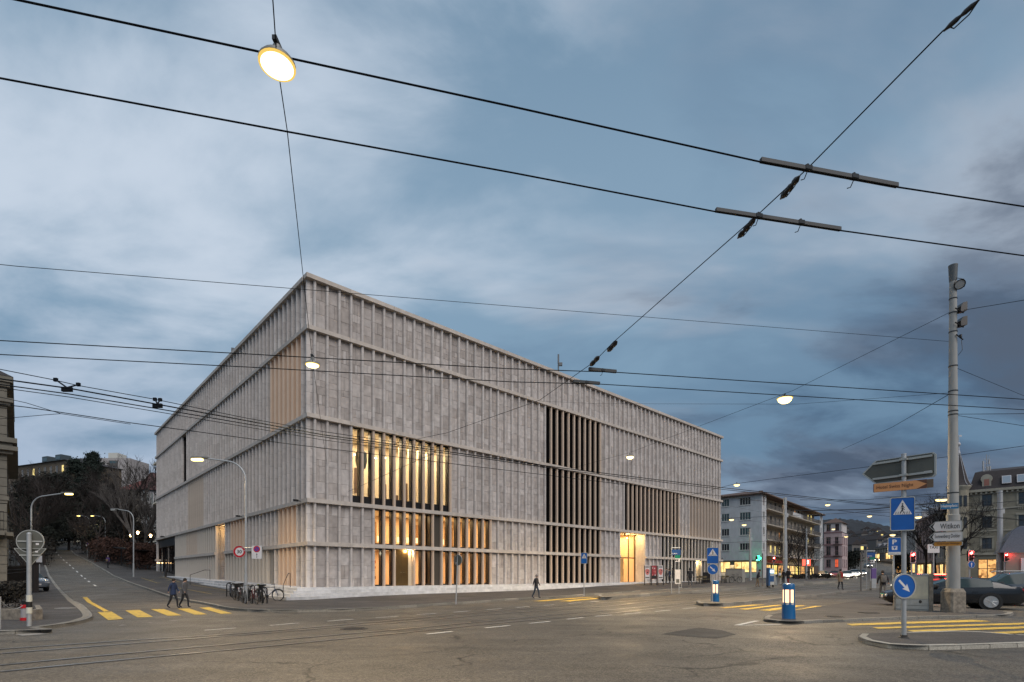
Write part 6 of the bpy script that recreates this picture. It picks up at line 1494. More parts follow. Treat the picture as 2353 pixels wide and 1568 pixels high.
for f_ in fl+[16.2]:
    mb = MB(); mb.frame(exB*(NW+0.03)-nB*1.28+UP*(f_-0.05 if f_ < 16 else f_+0.1), exB*(LB-0.1), nB*1.6, UP*0.2); mb.build('balcony_slab', M_PINKW if f_ < 5 else M_AB, apt, loc=(0, 0, 0))
M_RAILP = mat('balcony_railing', (0.13, 0.12, 0.11), 0.7)
for f_ in fl[1:]:
    for i in range(5):
        a = NW+0.15+i*8.8; mb = MB(); w = 8.5
        mb.frame(exB*a+nB*0.26+UP*(f_+0.95), exB*w, nB*0.05, UP*0.06); mb.frame(exB*a+nB*0.26+UP*(f_+0.2), exB*w, nB*0.04, UP*0.05)
        if i == 2 and f_ > 13: mb.frame(exB*a+nB*0.27+UP*(f_+0.22), exB*w*0.8, nB*0.03, UP*0.72)
        for j in range(43): mb.frame(exB*(a+j*w/43)+nB*0.27+UP*(f_+0.2), exB*0.07, nB*0.02, UP*0.76)
        mb.build('balcony_railing', M_AW if (i == 2 and f_ > 13) else M_RAILP, apt, loc=(0, 0, 0))
mb = MB(); wall_holes(mb, exB*(NW+LB), exB, nB, 3.0, H, [(0.9, z0, 1.9, z1) for z0, z1 in rows]); mb.frame(exB*(NW)-nB*1.4, -exB*0.02, nB*1.4, UP*H); mb.build('end_wall', M_AW, apt, loc=(0, 0, 0))
for z0, z1 in rows: window(apt, exB*(NW+LB), exB, nB, (0.9, z0, 1.9, z1), 1, 1)
ov = 0.7; A = exL*WL+nF*ov+nB*-0; rp = [nF*ov+nB*ov, exB*(NW+LB+3)+nB*ov+nF*0, exB*(NW+LB+3)-nB*13, exL*WL+nF*ov]
mb = MB(); zt = UP*H; rp = [p+zt for p in rp]; ridge = [exB*9-nB*6+zt+UP*1.9, exB*(NW+LB-4)-nB*6+zt+UP*1.9]
mb.add([*rp, *ridge, *[p-UP*0.22 for p in rp]], [(0, 1, 5, 4), (1, 2, 5), (2, 3, 4, 5), (3, 0, 4), (7-0+0, 6+0, 6+1-0, 6+2)][:4]+[(6, 7, 1, 0), (7, 8, 2, 1), (8, 9, 3, 2), (9, 6, 0, 3), (9, 8, 7, 6)]); mb.build('roof', M_AR, apt, loc=(0, 0, 0))
mb = MB()
for a in (16, 19): mb.box(exB*a-nB*5+zt+UP*2.2, (0.7, 0.5, 1.3))
mb.build('chimney', M_AR, apt, loc=(0, 0, 0))
# shops under the block
for h in shopF: window(apt, (0, 0, 0), exL, nF, h, 3, 1, frame=M_DFRAME, pane=M_LITW, sill=False, fw=0.1)
mb = MB(); mb.frame(exL*0.2+nF*0.02+UP*3.35, exL*17, nF*0.9, UP*0.16); mb.build('shop_canopy', M_DFRAME, apt, loc=(0, 0, 0))
lettering('APOTHEKE', 3.4, 0.3, M_SBLACK, apt, exL*9+nF*0.03+UP*3.95, -exL, UP)
mb = MB(); oS = exB*NW-nB*0.3; shopB = [(0.3+i*4.4, 0.2, 4.2+i*4.4, 2.75) for i in range(9)]
wall_holes(mb, oS, exB, nB, LB, 3.0, shopB); mb.build('shop_wall', mat('shop_wall', (0.10, 0.075, 0.06), 0.7), apt, loc=(0, 0, 0))
sg = [M_LITW, shop_glow('shop_glow_yellow', (1.0, 0.78, 0.22), (0.35, 0.20, 0.04), 0.9), shop_glow('shop_glow_amber', (1.0, 0.50, 0.17), (0.10, 0.04, 0.02), 0.6, 1.8), M_LITW]
for i, h in enumerate(shopB): window(apt, oS, exB, nB, h, 3, 2, frame=M_DFRAME, pane=sg[i % 4] if i != 7 else M_DPANE, sill=False, fw=0.1)
mb = MB(); mb.frame(exB*(NW+0.5)+nB*0.05+UP*3.05, exB*9, nB*0.8, UP*0.5); mb.build('red_awning', mat('awning_red', (0.30, 0.03, 0.02), 0.7), apt, loc=(0, 0, 0))
area_light('shop_light', exL*8+nF*2.5+UP*2.6, 10, 1.0, 120, (1.0, 0.68, 0.3), apt, (0, 0, 0)); area_light('shop_light', exB*18+nB*2.2+UP*2.6, 1.0, 20, 200, (1.0, 0.62, 0.3), apt, (0, 0, 0))
b = at(1742.5, 1283, 98.5); t = thing('pharmacy_cross', 'glowing green cross sign on the corner of the white block', 'shop sign', b)
mb = MB()
for w, h in ((0.95, 0.34), (0.34, 0.95)): mb.box((0, 0, 0), (w, 0.12 if w > h else 0.11, h))
mb.build('cross', glow('green_cross', (0.02, 1.0, 0.36), 7.0), t); mb = MB(); mb.box((0, 0.2, 0), (0.08, 0.4, 0.08)); mb.build('bracket', M_BLACK, t)
b = at(1853, 1293, 93); t = thing('illuminated_sign', 'square red lit sign hanging before the shops', 'shop sign', b)
mb = MB(); mb.bbox((0, 0, 0), (1.35, 0.25, 1.1), 0.04); mb.build('panel', glow('red_panel', (1.0, 0.10, 0.06), 1.6), t)
mb = MB(); mb.bbox((0.05, -0.15, 0.05), (0.4, 0.06, 0.6), 0.1); mb.build('emblem', glow('red_panel_core', (1.0, 0.55, 0.45), 7.0), t); mb = MB(); mb.tube([(0, 0, 0.5), (0, 0, 1.6)], 0.04, 6); mb.build('hanger', M_BLACK, t)

# pink corner house -----------------------------------------------------
Yp = 140.0; px0 = 1893.5; b = Vector(((px0-CX)/F*Yp, Yp, land(84, Yp))); pk = thing('corner_house', 'narrow pink and white corner house with mansard roof', 'house', b)
M_PK = mat('pink_render', (0.42, 0.33, 0.34), 0.85, var=0.1, scale=1.5); M_PKD = mat('pink_band', (0.22, 0.13, 0.14), 0.85)
ex, n = Vector((0.75, -0.66, 0)), Vector((-0.66, -0.75, 0)); zq = lambda y: EYE+(HY-y)/F*Yp-b.z
H = zq(1226); W = 4.1; cols = [(0.5, 1.55), (2.5, 3.3)]; rws = [(zq(1251), zq(1235)), (zq(1277), zq(1256)), (zq(1304), zq(1286))]
hs = [(a, z0, c_, z1) for z0, z1 in rws for a, c_ in cols]
mb = MB(); wall_holes(mb, (0, 0, 0), ex, n, W, H, hs); e2, n2 = Vector((0.66, 0.75, 0)), Vector((0.75, -0.66, 0)); hs2 = [(0.8+i*2.4, z0, 1.9+i*2.4, z1) for z0, z1 in rws for i in range(3)]
wall_holes(mb, ex*W, e2, n2, 8.0, H, hs2); wall_holes(mb, (0, 0, 0), e2, -n2, 8.0, H, []); mb.build('wall', M_PK, pk, loc=(0, 0, 0))
for i, h in enumerate(hs): window(pk, (0, 0, 0), ex, n, h, 2, 2, frame=M_PKD, pane=glow('red_door_glow', (1.0, 0.15, 0.06), 0.5) if i == 5 else M_DPANE)
for h in hs2: window(pk, ex*W, e2, n2, h, 2, 2, frame=M_PKD)
for z in (zq(1254), zq(1281), zq(1226)):
    mb = MB(); mb.frame(-ex*0.12+n*0.12+UP*z, ex*(W+0.24), -n*0.4, UP*0.28); mb.build('cornice', M_PKD, pk, loc=(0, 0, 0))
z0, z1 = H+0.28, zq(1203); mb = MB(); wall_holes(mb, n*-0.3+UP*z0, ex, n, W, z1-z0, [(0.5, 0.3, 1.5, z1-z0-0.3), (2.5, 0.3, 3.4, z1-z0-0.3)]); wall_holes(mb, ex*W-n2*0.2+UP*z0, e2, n2, 8, z1-z0, []); mb.build('attic_wall', mat('attic_white', (0.5, 0.48, 0.48), 0.8), pk, loc=(0, 0, 0))
for h in ((0.5, 0.3, 1.5, z1-z0-0.3), (2.5, 0.3, 3.4, z1-z0-0.3)): window(pk, n*-0.3+UP*z0, ex, n, h, 2, 1, frame=M_PKD)
mb = MB(); q = [-ex*0.3+n*0.1, ex*(W+0.3)+n*0.1, ex*(W+0.3)+e2*8, -ex*0.3+e2*8]; q = [p+UP*z1 for p in q]; c_ = sum(q, Vector())/4+UP*1.6
mb.add(q+[c_], [(0, 1, 4), (1, 2, 4), (2, 3, 4), (3, 0, 4), (3, 2, 1, 0)]); mb.build('roof', M_AR, pk, loc=(0, 0, 0))
for z in (zq(1279), zq(1253)):
    mb = MB(); mb.frame(ex*2.2+n*0.05+UP*z, ex*1.5, n*0.6, UP*0.12)
    for j in range(8): mb.frame(ex*(2.22+j*0.2)+n*0.6+UP*z, ex*0.03, n*0.03, UP*0.85)
    mb.frame(ex*2.2+n*0.6+UP*(z+0.85), ex*1.5, n*0.04, UP*0.05); mb.build('balcony', M_DFRAME, pk, loc=(0, 0, 0))

# sandstone house with the turret ----------------------------------------
bx, by = 65.2, 75.0; g0 = land(66, 74); th_ = thing('turret_house', 'sandstone corner house with slate turret, dormers and lit shop', 'house', (bx, by, g0))
M_SAND = mat('sandstone', (0.235, 0.215, 0.165), 0.85, var=0.14, scale=1.3, bump=0.15); M_SANDL = mat('sandstone_trim', (0.31, 0.29, 0.235), 0.8, var=0.12, scale=2.0)
M_SLATE = mat('roof_slate', (0.030, 0.025, 0.026), 0.85, var=0.3, scale=7, bump=0.3); M_ZINC = mat('zinc_trim', (0.42, 0.42, 0.44), 0.5)
ex, n = Vector((0.75, -0.66, 0)), Vector((-0.66, -0.75, 0)); eb, nb = Vector((0.62, 0.785, 0)), Vector((-0.785, 0.62, 0))
zq = lambda y: EYE+(HY-y)/F*74.0-g0
rws = [(zq(1163), zq(1137.6)), (zq(1213), zq(1188)), (zq(1261.5), zq(1236.5))]; H = zq(1131); W = 16.0
cols = [(1.33, 2.38), (5.05, 6.15), (8.8, 9.9), (12.4, 13.5)]; hs = [(a, z0, c_, z1) for z0, z1 in rws for a, c_ in cols]; sh = [(0.9, 0.4, 2.9, zq(1285)), (-0.0+4.6, 0.4, 7.6, zq(1285)), (8.4, 0.4, 11.4, zq(1285))]
mb = MB(); wall_holes(mb, (0, 0, 0), ex, n, W, H, hs+sh); mb.build('wall', M_SAND, th_, loc=(0, 0, 0))
# stone courses of the facade, each stone its own depth
mb = MB(); rr = random.Random(4); z = zq(1285)+0.5
while z < H-0.4:
    x = rr.uniform(0, 0.5)
    while x < W-0.3:
        w = rr.uniform(0.5, 0.95); x2 = min(W, x+w)
        if not any(x < h[2]+0.22 and x2 > h[0]-0.22 and z < h[3]+0.22 and z+0.36 > h[1]-0.22 for h in hs): mb.frame(ex*(x+0.012)+n*0.001+UP*(z+0.012), ex*(x2-x-0.024), n*rr.uniform(0.012, 0.03), UP*0.346)
        x = x2
    z += 0.37
tag(mb.build('facing_stones', M_SAND, th_, loc=(0, 0, 0)), kind='stuff')
for h in hs: window(th_, (0, 0, 0), ex, n, h, 2, 2, frame=M_DFRAME, sill=True)
for h in hs:
    mb = MB(); a, z0, c_, z1 = h
    mb.frame(ex*(a-0.18)+n*0.002+UP*z0, ex*0.17, n*0.06, UP*(z1-z0)); mb.frame(ex*(c_+0.01)+n*0.002+UP*z0, ex*0.17, n*0.06, UP*(z1-z0)); mb.frame(ex*(a-0.26)+n*0.002+UP*(z1+0.01), ex*(c_-a+0.52), n*0.12, UP*0.24)
    for j in range(6): mb.frame(ex*(a-0.05+j*0.19)+n*0.04+UP*(z0-0.75), ex*0.09, n*0.09, UP*0.5)
    mb.frame(ex*(a-0.16)+n*0.01+UP*(z0-0.24), ex*(c_-a+0.32), n*0.16, UP*0.12); mb.build('window_surround', M_SANDL, th_, loc=(0, 0, 0))
for h in sh: window(th_, (0, 0, 0), ex, n, h, 2, 2, frame=M_DFRAME, pane=shop_glow('bakery_glow', (1.0, 0.52, 0.18), (0.16, 0.06, 0.02), 0.7, 2.0), sill=False, fw=0.1)
for z, h, o_ in ((zq(1172), 0.22, 0.12), (zq(1222), 0.22, 0.12), (zq(1276), 0.35, 0.2), (H, 0.35, 0.5)):
    mb = MB(); mb.frame(-ex*0.1+n*-0.3+UP*z, ex*(W+0.1), n*(0.3+o_), UP*h)
    if z == H:
        for j in range(30): mb.frame(ex*(0.1+j*0.53)+UP*(z-0.28), ex*0.2, n*0.4, UP*0.27)
    mb.build('cornice', M_SANDL, th_, loc=(0, 0, 0))
zr0, zr1 = H+0.35, H+3.0; mb = MB(); mb.add([ex*-0.1+n*0.4+UP*zr0, ex*W+n*0.4+UP*zr0, ex*W-n*1.1+UP*zr1, ex*0.6-n*1.1+UP*zr1, ex*W-n*6+UP*(zr1+1.0), ex*2-n*6+UP*(zr1+1.0)], [(0, 1, 2, 3), (3, 2, 4, 5)]); mb.build('roof', M_SLATE, th_, loc=(0, 0, 0))
for j, (x, kind) in enumerate(((1.35, 'd'), (3.4, 's'), (4.9, 's'), (6.7, 'd'), (9.5, 's'))):
    mb = MB(); w = 0.95
    if kind == 'd':
        c_ = ex*x+n*0.15+UP*(zr0+0.25); mb.frame(c_, ex*w, -n*1.2, UP*1.25); mb.lathe([(w*0.66, 0), (w*0.66, 0.9), (0.0, 0.92)], c_+ex*w/2+UP*1.22-n*0.9, 14, axis=n); f = mb.build('dormer', M_SANDL, th_, loc=(0, 0, 0))
        mb = MB(); mb.frame(c_+ex*0.2+n*0.01+UP*0.25, ex*(w-0.4), n*0.01, UP*0.9); mb.build('shutter', mat('dormer_shutter', (0.28, 0.12, 0.09), 0.7), f, loc=(0, 0, 0))
    else:
        d = (-n*1.5+UP*2.65).normalized(); c_ = ex*x+n*0.22+UP*(zr0+0.55); mb.frame(c_, ex*w, d*1.3, n*0.1+UP*0.05); f = mb.build('skylight', M_ZINC, th_, loc=(0, 0, 0))
        mb = MB(); mb.frame(c_+ex*0.08+d*0.1+n*0.1+UP*0.05, ex*(w-0.16), d*1.1, n*0.012+UP*0.006); mb.build('pane', mat('skylight_pane', (0.2, 0.25, 0.3), 0.05, spec=1.0), f, loc=(0, 0, 0))
tc = Vector((64.2-bx, 75.6-by, 0)); mb = MB(); mb.lathe([(1.15, 0), (1.15, zq(1122))], tc, 12); mb.build('turret', M_SAND, th_, loc=(0, 0, 0))
for z0, z1 in rws:
    for a in (-2.7, -1.6, -2.15):
        d = Vector((math.cos(a), math.sin(a), 0)); s = Vector((-d.y, d.x, 0)); mb = MB(); mb.frame(tc+d*1.12-s*0.2+UP*z0, s*0.4, d*0.06, UP*(z1-z0)); mb.build('turret_window', M_DPANE, th_, loc=(0, 0, 0))
mb = MB(); mb.lathe([(1.15, zq(1124)), (1.35, zq(1118)), (1.4, zq(1116)), (1.4, zq(1114))], tc, 16); mb.build('turret_cornice', M_SANDL, th_, loc=(0, 0, 0))
prof = [(1.46, zq(1114)), (1.2, zq(1108)), (1.0, zq(1100)), (0.62, zq(1072)), (0.30, zq(1048)), (0.16, zq(1038)), (0.16, zq(1036))]
mb = MB(); mb.lathe(prof, tc, 8); mb.build('turret_roof', M_SLATE, th_, loc=(0, 0, 0))
for k in range(8):
    a = k*math.pi/4; mb = MB(); mb.tube([tc+Vector((r_*math.cos(a), r_*math.sin(a), z_+0.02)) for r_, z_ in prof], 0.035, 5); mb.build('turret_rib', M_ZINC, th_, loc=(0, 0, 0))
mb = MB(); mb.lathe([(0.18, zq(1037)), (0.20, zq(1036)), (0.08, zq(1027)), (0.14, zq(1025.5)), (0.07, zq(1024)), (0.07, zq(1020)), (0.20, zq(1017)), (0.24, zq(1014.5)), (0.18, zq(1012)), (0.05, zq(1010)), (0.035, zq(995)), (0.0, zq(993))], tc, 12); mb.box(tc+UP*zq(995)+Vector((0.25, 0, 0)), (0.35, 0.03, 0.22)); mb.build('finial', M_ZINC, th_, loc=(0, 0, 0))
mb = MB(); c_ = at(2267, 1097, 76)-th_.location
mb.tube([c_, c_+UP*3.3], 0.05, 6); mb.tube([c_+Vector((0.35, 0, 0)), c_+Vector((0.35, 0, 3.2))], 0.03, 6)
for z in (0.9, 1.4, 2.0, 2.6): mb.tube([c_+Vector((-0.45, 0, z)), c_+Vector((0.5, 0, z))], 0.03, 5)
for dx, z, h in ((-0.5, 1.8, 1.1), (-0.45, 0.9, 0.7), (0.5, 1.2, 0.8), (0.15, 1.2, 0.7), (0.35, 2.2, 0.6)): mb.box(c_+Vector((dx, 0, z)), (0.16, 0.14, h))
mb.build('roof_antenna', mat('antenna_grey', (0.3, 0.31, 0.32), 0.6), th_, loc=(0, 0, 0))
# row of older houses receding to the left of the turret
def row_house(px0, Y0, px1, Y1, ytop0, label, wallm, seed, floors=4, roofh=2.6, group=None, shop=True):
    a = Vector(((px0-CX)/F*Y0, Y0, 0)); c_ = Vector(((px1-CX)/F*Y1, Y1, 0)); g = land(a.x, a.y); a.z = g
    e_ = (c_-a); e_.z = 0; W = e_.length; e_.normalize(); n_ = Vector((-e_.y, e_.x, 0))
    if n_.dot(-a) < 0: n_ = -n_
    t = thing('town_house', label, 'house', a, 0, group); H = EYE+(HY-ytop0)/F*Y0-g; fh = (H-3.2)/(floors-1); nc = max(1, int(W/2.6)); hs = []
    rr = random.Random(seed)
    for f_ in range(floors-1):
        for i in range(nc): x = (i+0.5)*W/nc; hs.append((x-0.5, 3.2+f_*fh+fh*0.25, x+0.5, 3.2+f_*fh+fh*0.83))
    sp_ = [((i+0.08)*W/max(1, nc//2), 0.4, (i+0.92)*W/max(1, nc//2), 2.7) for i in range(max(1, nc//2))]
    mb = MB(); wall_holes(mb, (0, 0, 0), e_, n_, W, H, hs+(sp_ if shop else [])); wall_holes(mb, (0, 0, 0), -n_, -e_, 9.0, H, []); wall_holes(mb, e_*W, -n_, e_, 9.0, H, []); mb.build('wall', wallm, t, loc=(0, 0, 0))
    for h in hs: window(t, (0, 0, 0), e_, n_, h, 2, 2, frame=M_DFRAME if seed % 2 else M_WFRAME, pane=M_LITY if rr.random() < 0.06 else M_DPANE)
    if shop:
        for h in sp_: window(t, (0, 0, 0), e_, n_, h, 2, 1, frame=M_DFRAME, pane=rr.choice((M_LITW, sg[2], M_DPANE)), sill=False)
    for z in (3.0, H-0.15):
        mb = MB(); mb.frame(-e_*0.05-n_*0.2+UP*z, e_*(W+0.1), n_*0.5, UP*0.3); mb.build('cornice', wallm, t, loc=(0, 0, 0))
    mb = MB(); zt = H+0.15; p = [n_*0.35, e_*W+n_*0.35, e_*W-n_*9, -n_*9]; p = [q+UP*zt for q in p]; rdg = [e_*1.0-n_*3+UP*(zt+roofh), e_*(W-1)-n_*3+UP*(zt+roofh)]
    mb.add(p+rdg, [(0, 1, 5, 4), (1, 2, 5), (2, 3, 4, 5), (3, 0, 4)]); mb.build('roof', M_SLATE, t, loc=(0, 0, 0))
    for i in range(max(1, nc//2)):
        mb = MB(); c0 = e_*((i+0.5)*W/max(1, nc//2)-0.6)-n_*0.3+UP*(zt+0.3); mb.frame(c0, e_*1.2, -n_*1.6, UP*1.5); d_ = mb.build('dormer', M_ZINC, t, loc=(0, 0, 0)); mb = MB(); mb.frame(c0+e_*0.2+n_*0.01+UP*0.3, e_*0.8, n_*0.02, UP*0.95); mb.build('pane', M_DPANE, d_, loc=(0, 0, 0))
    return t
M_TAN = mat('tan_render', (0.24, 0.215, 0.175), 0.85, var=0.12, scale=1.2); M_ROSE = mat('rose_render', (0.27, 0.205, 0.20), 0.85, var=0.12, scale=1.2); M_GREY = mat('grey_render', (0.22, 0.215, 0.21), 0.85, var=0.12, scale=1.2)
row_house(2207, 77.5, 2168, 93, 1140, 'tan house with roof dormers directly left of the turret', M_TAN, 1)
row_house(2167.5, 93.5, 2140, 110, 1166, 'second house left of the turret, behind bare branches', M_GREY, 2)
row_house(2106, 118, 2141, 106, 1200, 'rose coloured flat-topped house behind the parking sign', M_ROSE, 3, 4, 1.2)
row_house(2058, 150, 2103, 135, 1228, 'pale house above the parking sign', M_GREY, 4, 4, 3.0)
row_house(2010, 210, 2060, 190, 1262, 'low house left of the parking sign', M_TAN, 5, 3, 3.0)
# kiosk pavilion at the right edge
b = Vector((at(2311, 1322, 44).x, 44, land(42, 44))); kio = thing('pavilion', 'low pavilion with curved slate roof at the right edge', 'pavilion', b)
zq = lambda y: EYE+(HY-y)/F*44-b.z
mb = MB(); mb.frame((0, 0, 0), (7, -4, 0), (4, 5, 0), (0, 0, zq(1271))); mb.build('wall', M_TAN, kio)
mb = MB(); mb.frame((0.78, -0.50, 0.2), (1.6, -0.914, 0), (-0.03, -0.05, 0), (0, 0, zq(1283)-0.2)); mb.build('panel', M_SWHITE, kio)
mb = MB(); pr = []
for i in range(7): q = i/6; pr.append((q, zq(1270)+(zq(1205)-zq(1270))*math.sin(q*math.pi/2*0.95)))
ra, rb = [], []
for q, z in pr: ra.append(Vector((-0.4+q*3.2, 0.3+q*1.5-0.2, z))); rb.append(Vector((7.6-q*1.5, -4.3+q*3.2, z)))
vs = ra+rb+[p+Vector((4, 5, 0)) for p in rb]+[Vector((p.x+4-2*0.0, p.y+5, p.z)) for p in ra]; k = len(pr)
mb.add(vs, [(i, k+i, k+i+1, i+1) for i in range(k-1)]+[(k+i, 2*k+i, 2*k+i+1, k+i+1) for i in range(k-1)]+[(3*k+i, i, i+1, 3*k+i+1) for i in range(k-1)]+[(k-1, 2*k-1, 3*k-1, 4*k-1)])
mb.build('roof', mat('pavilion_slate', (0.05, 0.055, 0.075), 0.6, var=0.3, scale=9, bump=0.4), kio)
for z in [pr[i][1] for i in range(1, 6)]: pass

# old stone house at the left edge ---------------------------------------
oy = 28.0; ox = (13-CX)/F*oy; old = thing('stone_house', 'old stone house with cornices and iron balcony at the left edge', 'house', (ox, oy, 0.1))
M_OLD = mat('old_stone', (0.15, 0.14, 0.115), 0.9, var=0.2, scale=1.6, bump=0.25)
es, ns = Vector((-0.683, 0.730, 0)), Vector((0.730, 0.683, 0)); ef, nf = Vector((-0.730, -0.683, 0)), Vector((0.683, -0.730, 0))
zq = lambda y: EYE+(HY-y)/F*oy-0.1
H = zq(880); mb = MB(); hs = [(1.0, z, 2.1, z+2.0) for z in (1.2, 4.9, 8.4)]; hs2 = [(1.6+i*3.0, z, 2.7+i*3.0, z+1.9) for i in range(3) for z in (1.2, 4.9, 8.4)]
wall_holes(mb, (0, 0, 0), ef, nf, 12, H, hs); wall_holes(mb, (0, 0, 0), es, -ns*-1, 11, H, hs2); mb.build('wall', M_OLD, old, loc=(0, 0, 0))
for h in hs: window(old, (0, 0, 0), ef, nf, h, 2, 2, frame=M_DFRAME)
for h in hs2: window(old, (0, 0, 0), es, ns, h, 2, 2, frame=M_DFRAME)
for y, pr_, h in ((880, 0.28, 0.3), (926, 0.30, 0.22), (1019, 0.45, 0.25), (1037, 0.48, 0.22), (1150, 0.12, 0.2)):
    z = zq(y); mb = MB(); mb.frame(nf*pr_+ns*pr_+UP*z, ef*12, -nf*0.5, UP*h); mb.frame(nf*(pr_-0.5)+ns*pr_+UP*z, es*11, -ns*0.5, UP*h); mb.frame(nf*pr_*0.6+ns*pr_*0.6+UP*(z-h*0.8), ef*12, -nf*0.3, UP*h*0.8); mb.build('cornice', M_OLD, old, loc=(0, 0, 0))
mb = MB()
for j in range(26):
    z = 0.3+j*0.46
    if z+0.44 < H: mb.frame(nf*0.05+ns*0.05+UP*z, ef*(0.5 if j % 2 else 0.8), -nf*0.2, UP*0.43); mb.frame(nf*-0.15+ns*0.05+UP*z, es*(0.8 if j % 2 else 0.5), -ns*0.2, UP*0.43)
tag(mb.build('quoins', M_OLD, old, loc=(0, 0, 0)), kind='stuff')
mb = MB(); mb.add([nf*0.3+ns*0.3+UP*(H+0.3), ef*12+nf*0.3+ns*0.3+UP*(H+0.3), ef*12-nf*4+UP*(H+3.2), -nf*4-ns*4+UP*(H+3.2), es*11+ns*0.3+UP*(H+0.3), es*11-ns*4+UP*(H+3.2)], [(0, 1, 2, 3), (4, 0, 3, 5)]); mb.build('roof', M_SLATE, old, loc=(0, 0, 0))
z = zq(1232); mb = MB(); mb.frame(ns*0.02+nf*0.25+UP*z, es*4, ns*0.28, UP*0.2); mb.frame(ns*-0.02+nf*0.02+UP*z, ef*4, nf*0.9, UP*0.2); mb.build('balcony_slab', M_OLD, old, loc=(0, 0, 0))
mb = MB()
for j in range(28): mb.frame(ns*-0.05+nf*0.86+ef*(j*0.14)+UP*(z+0.2), ef*0.02, nf*0.02, UP*1.0)
for zz in (0.3, 0.75, 1.2): mb.frame(ns*-0.05+nf*0.86+UP*(z+zz), ef*4, nf*0.03, UP*0.03)
mb.build('balcony_railing', M_BLACK, old, loc=(0, 0, 0))
# garden fence, gate pillar and parked car behind it
fa, fb = gnd(72, 1362, 0.1), gnd(-30, 1393, 0.1); fence = thing('iron_fence', 'black iron garden fence at the left edge', 'fence', fa); d = fb-fa; L_ = d.length; d.normalize()
mb = MB()
for zz in (0.35, 1.55, 1.75): mb.tube([UP*zz, d*L_+UP*zz], 0.018, 5)
mb.build('rail', M_BLACK, fence)
for j in range(int(L_/0.13)):
    mb = MB(); p = d*(0.1+j*0.13); mb.tube([p, p+UP*1.9, p+UP*2.02], [0.012, 0.012, 0.001], 5); mb.build('fence_bar', M_BLACK, fence)
t = thing('gate_pillar', 'dark gate pillar at the end of the iron fence', 'pillar', fa); mb = MB(); mb.bbox((0.1, 0.1, 1.0), (0.4, 0.4, 2.2), 0.03); mb.build('shaft', mat('dark_stone', (0.035, 0.03, 0.03), 0.9), t); mb = MB(); mb.bbox((0.1, 0.1, 2.15), (0.5, 0.5, 0.14), 0.03); mb.build('cap', MATS['dark_stone'], t)

# hillside on the left: bank, houses above -------------------------------
M_BANK = mat('dark_grass', (0.020, 0.024, 0.010), 0.95, var=0.5, scale=0.8, bump=0.4)
M_SOIL = mat('dark_garden_soil', (0.022, 0.020, 0.014), 0.95, var=0.4, scale=1.2, bump=0.4)
tag(drape([(-205, 158), (-78, 158), (-60, 166), (-40, 205), (-205, 212)], 0.06).build('grass_bank', M_BANK, None, loc=(0, 0, 0)), kind='structure')
gl = [Vector(p.xy) for p in lk if p.y > 26]; gl = [(p.x-3.6, p.y-1.2) for p in gl]
tag(drape(gl+[(-118, 150), (-118, 20), (-40, 20)], 0.125).build('garden', M_SOIL, None, loc=(0, 0, 0)), kind='structure')
gr = [gnd(*p, 0.12) for p in [(355, 1311), (290, 1304), (235, 1286), (205, 1275), (192, 1262), (180, 1248)]]
tag(drape([(p.x, p.y) for p in gr]+[(-84, 158), (-40, 150), (-35, 105)], 0.135).build('verge', M_SOIL, None, loc=(0, 0, 0)), kind='structure')
M_TANB = mat('tan_institution', (0.11, 0.088, 0.062), 0.9, var=0.12, scale=0.5); M_TOWER = mat('pale_tower', (0.34, 0.32, 0.315), 0.85, var=0.08, scale=0.4)
def block(name, label, px0, px1, ytop, ybot, Y, depth, wallm, cat='building', rows=0, cols=0, yaw=0.0, lit=0.0, win=(0.6, 0.55), roof=None, pane=None):
    x0, x1 = (px0-CX)/F*Y, (px1-CX)/F*Y; z0, z1 = EYE+(HY-ybot)/F*Y, EYE+(HY-ytop)/F*Y
    a = math.radians(yaw); ex, n = Vector((math.cos(a), math.sin(a), 0)), Vector((math.sin(a), -math.cos(a), 0)); W = (x1-x0)/max(0.3, (ex.x-(x0/Y)*ex.y)) ; H = z1-z0
    t = thing(name, label, cat, (x0, Y, z0)); hs = []
    for j in range(rows):
        for i in range(cols): w, h = W/cols*win[0], H/rows*win[1]; hs.append(((i+0.5)*W/cols-w/2, (j+0.45)*H/rows-h/2, (i+0.5)*W/cols+w/2, (j+0.45)*H/rows+h/2))
    mb = MB(); wall_holes(mb, (0, 0, 0), ex, n, W, H, hs); b_ = -n*depth
    wall_holes(mb, (0, 0, 0), -n, -ex, depth, H, []); wall_holes(mb, ex*W, -n, ex, depth, H, []); mb.frame(b_, ex*W, n*0.1, UP*H); mb.quad(UP*H, ex*W+UP*H, ex*W+b_+UP*H, b_+UP*H)
    mb.build('wall', wallm, t, loc=(0, 0, 0)); rr = random.Random(int(px0))
    for h in hs: window(t, (0, 0, 0), ex, n, h, 2, 1, frame=M_WFRAME, pane=M_LITY if rr.random() < lit else (pane or M_DPANE), sill=False)
    if roof:
        ov = 0.6; rh, rm = roof; p = [-ex*ov+n*ov, ex*(W+ov)+n*ov, ex*(W+ov)-n*(depth+ov), -ex*ov-n*(depth+ov)]; p = [q+UP*H for q in p]; rg = [ex*min(W*0.3, depth*0.4)-n*depth/2+UP*(H+rh), ex*(W-min(W*0.3, depth*0.4))-n*depth/2+UP*(H+rh)]
        mb = MB(); mb.add(p+rg, [(0, 1, 5, 4), (1, 2, 5), (2, 3, 4, 5), (3, 0, 4), (3, 2, 1, 0)]); mb.build('roof', rm, t, loc=(0, 0, 0))
    return t, ex, n, W, H
t, ex, n, W, H = block('institution_building', 'long tan building with dormer boxes on the hill at far left', 20, 142, 1075, 1200, 150, 14, M_TANB, 'building', 4, 10, -22, 0.05, (0.4, 0.5), (2.4, M_SLATE))
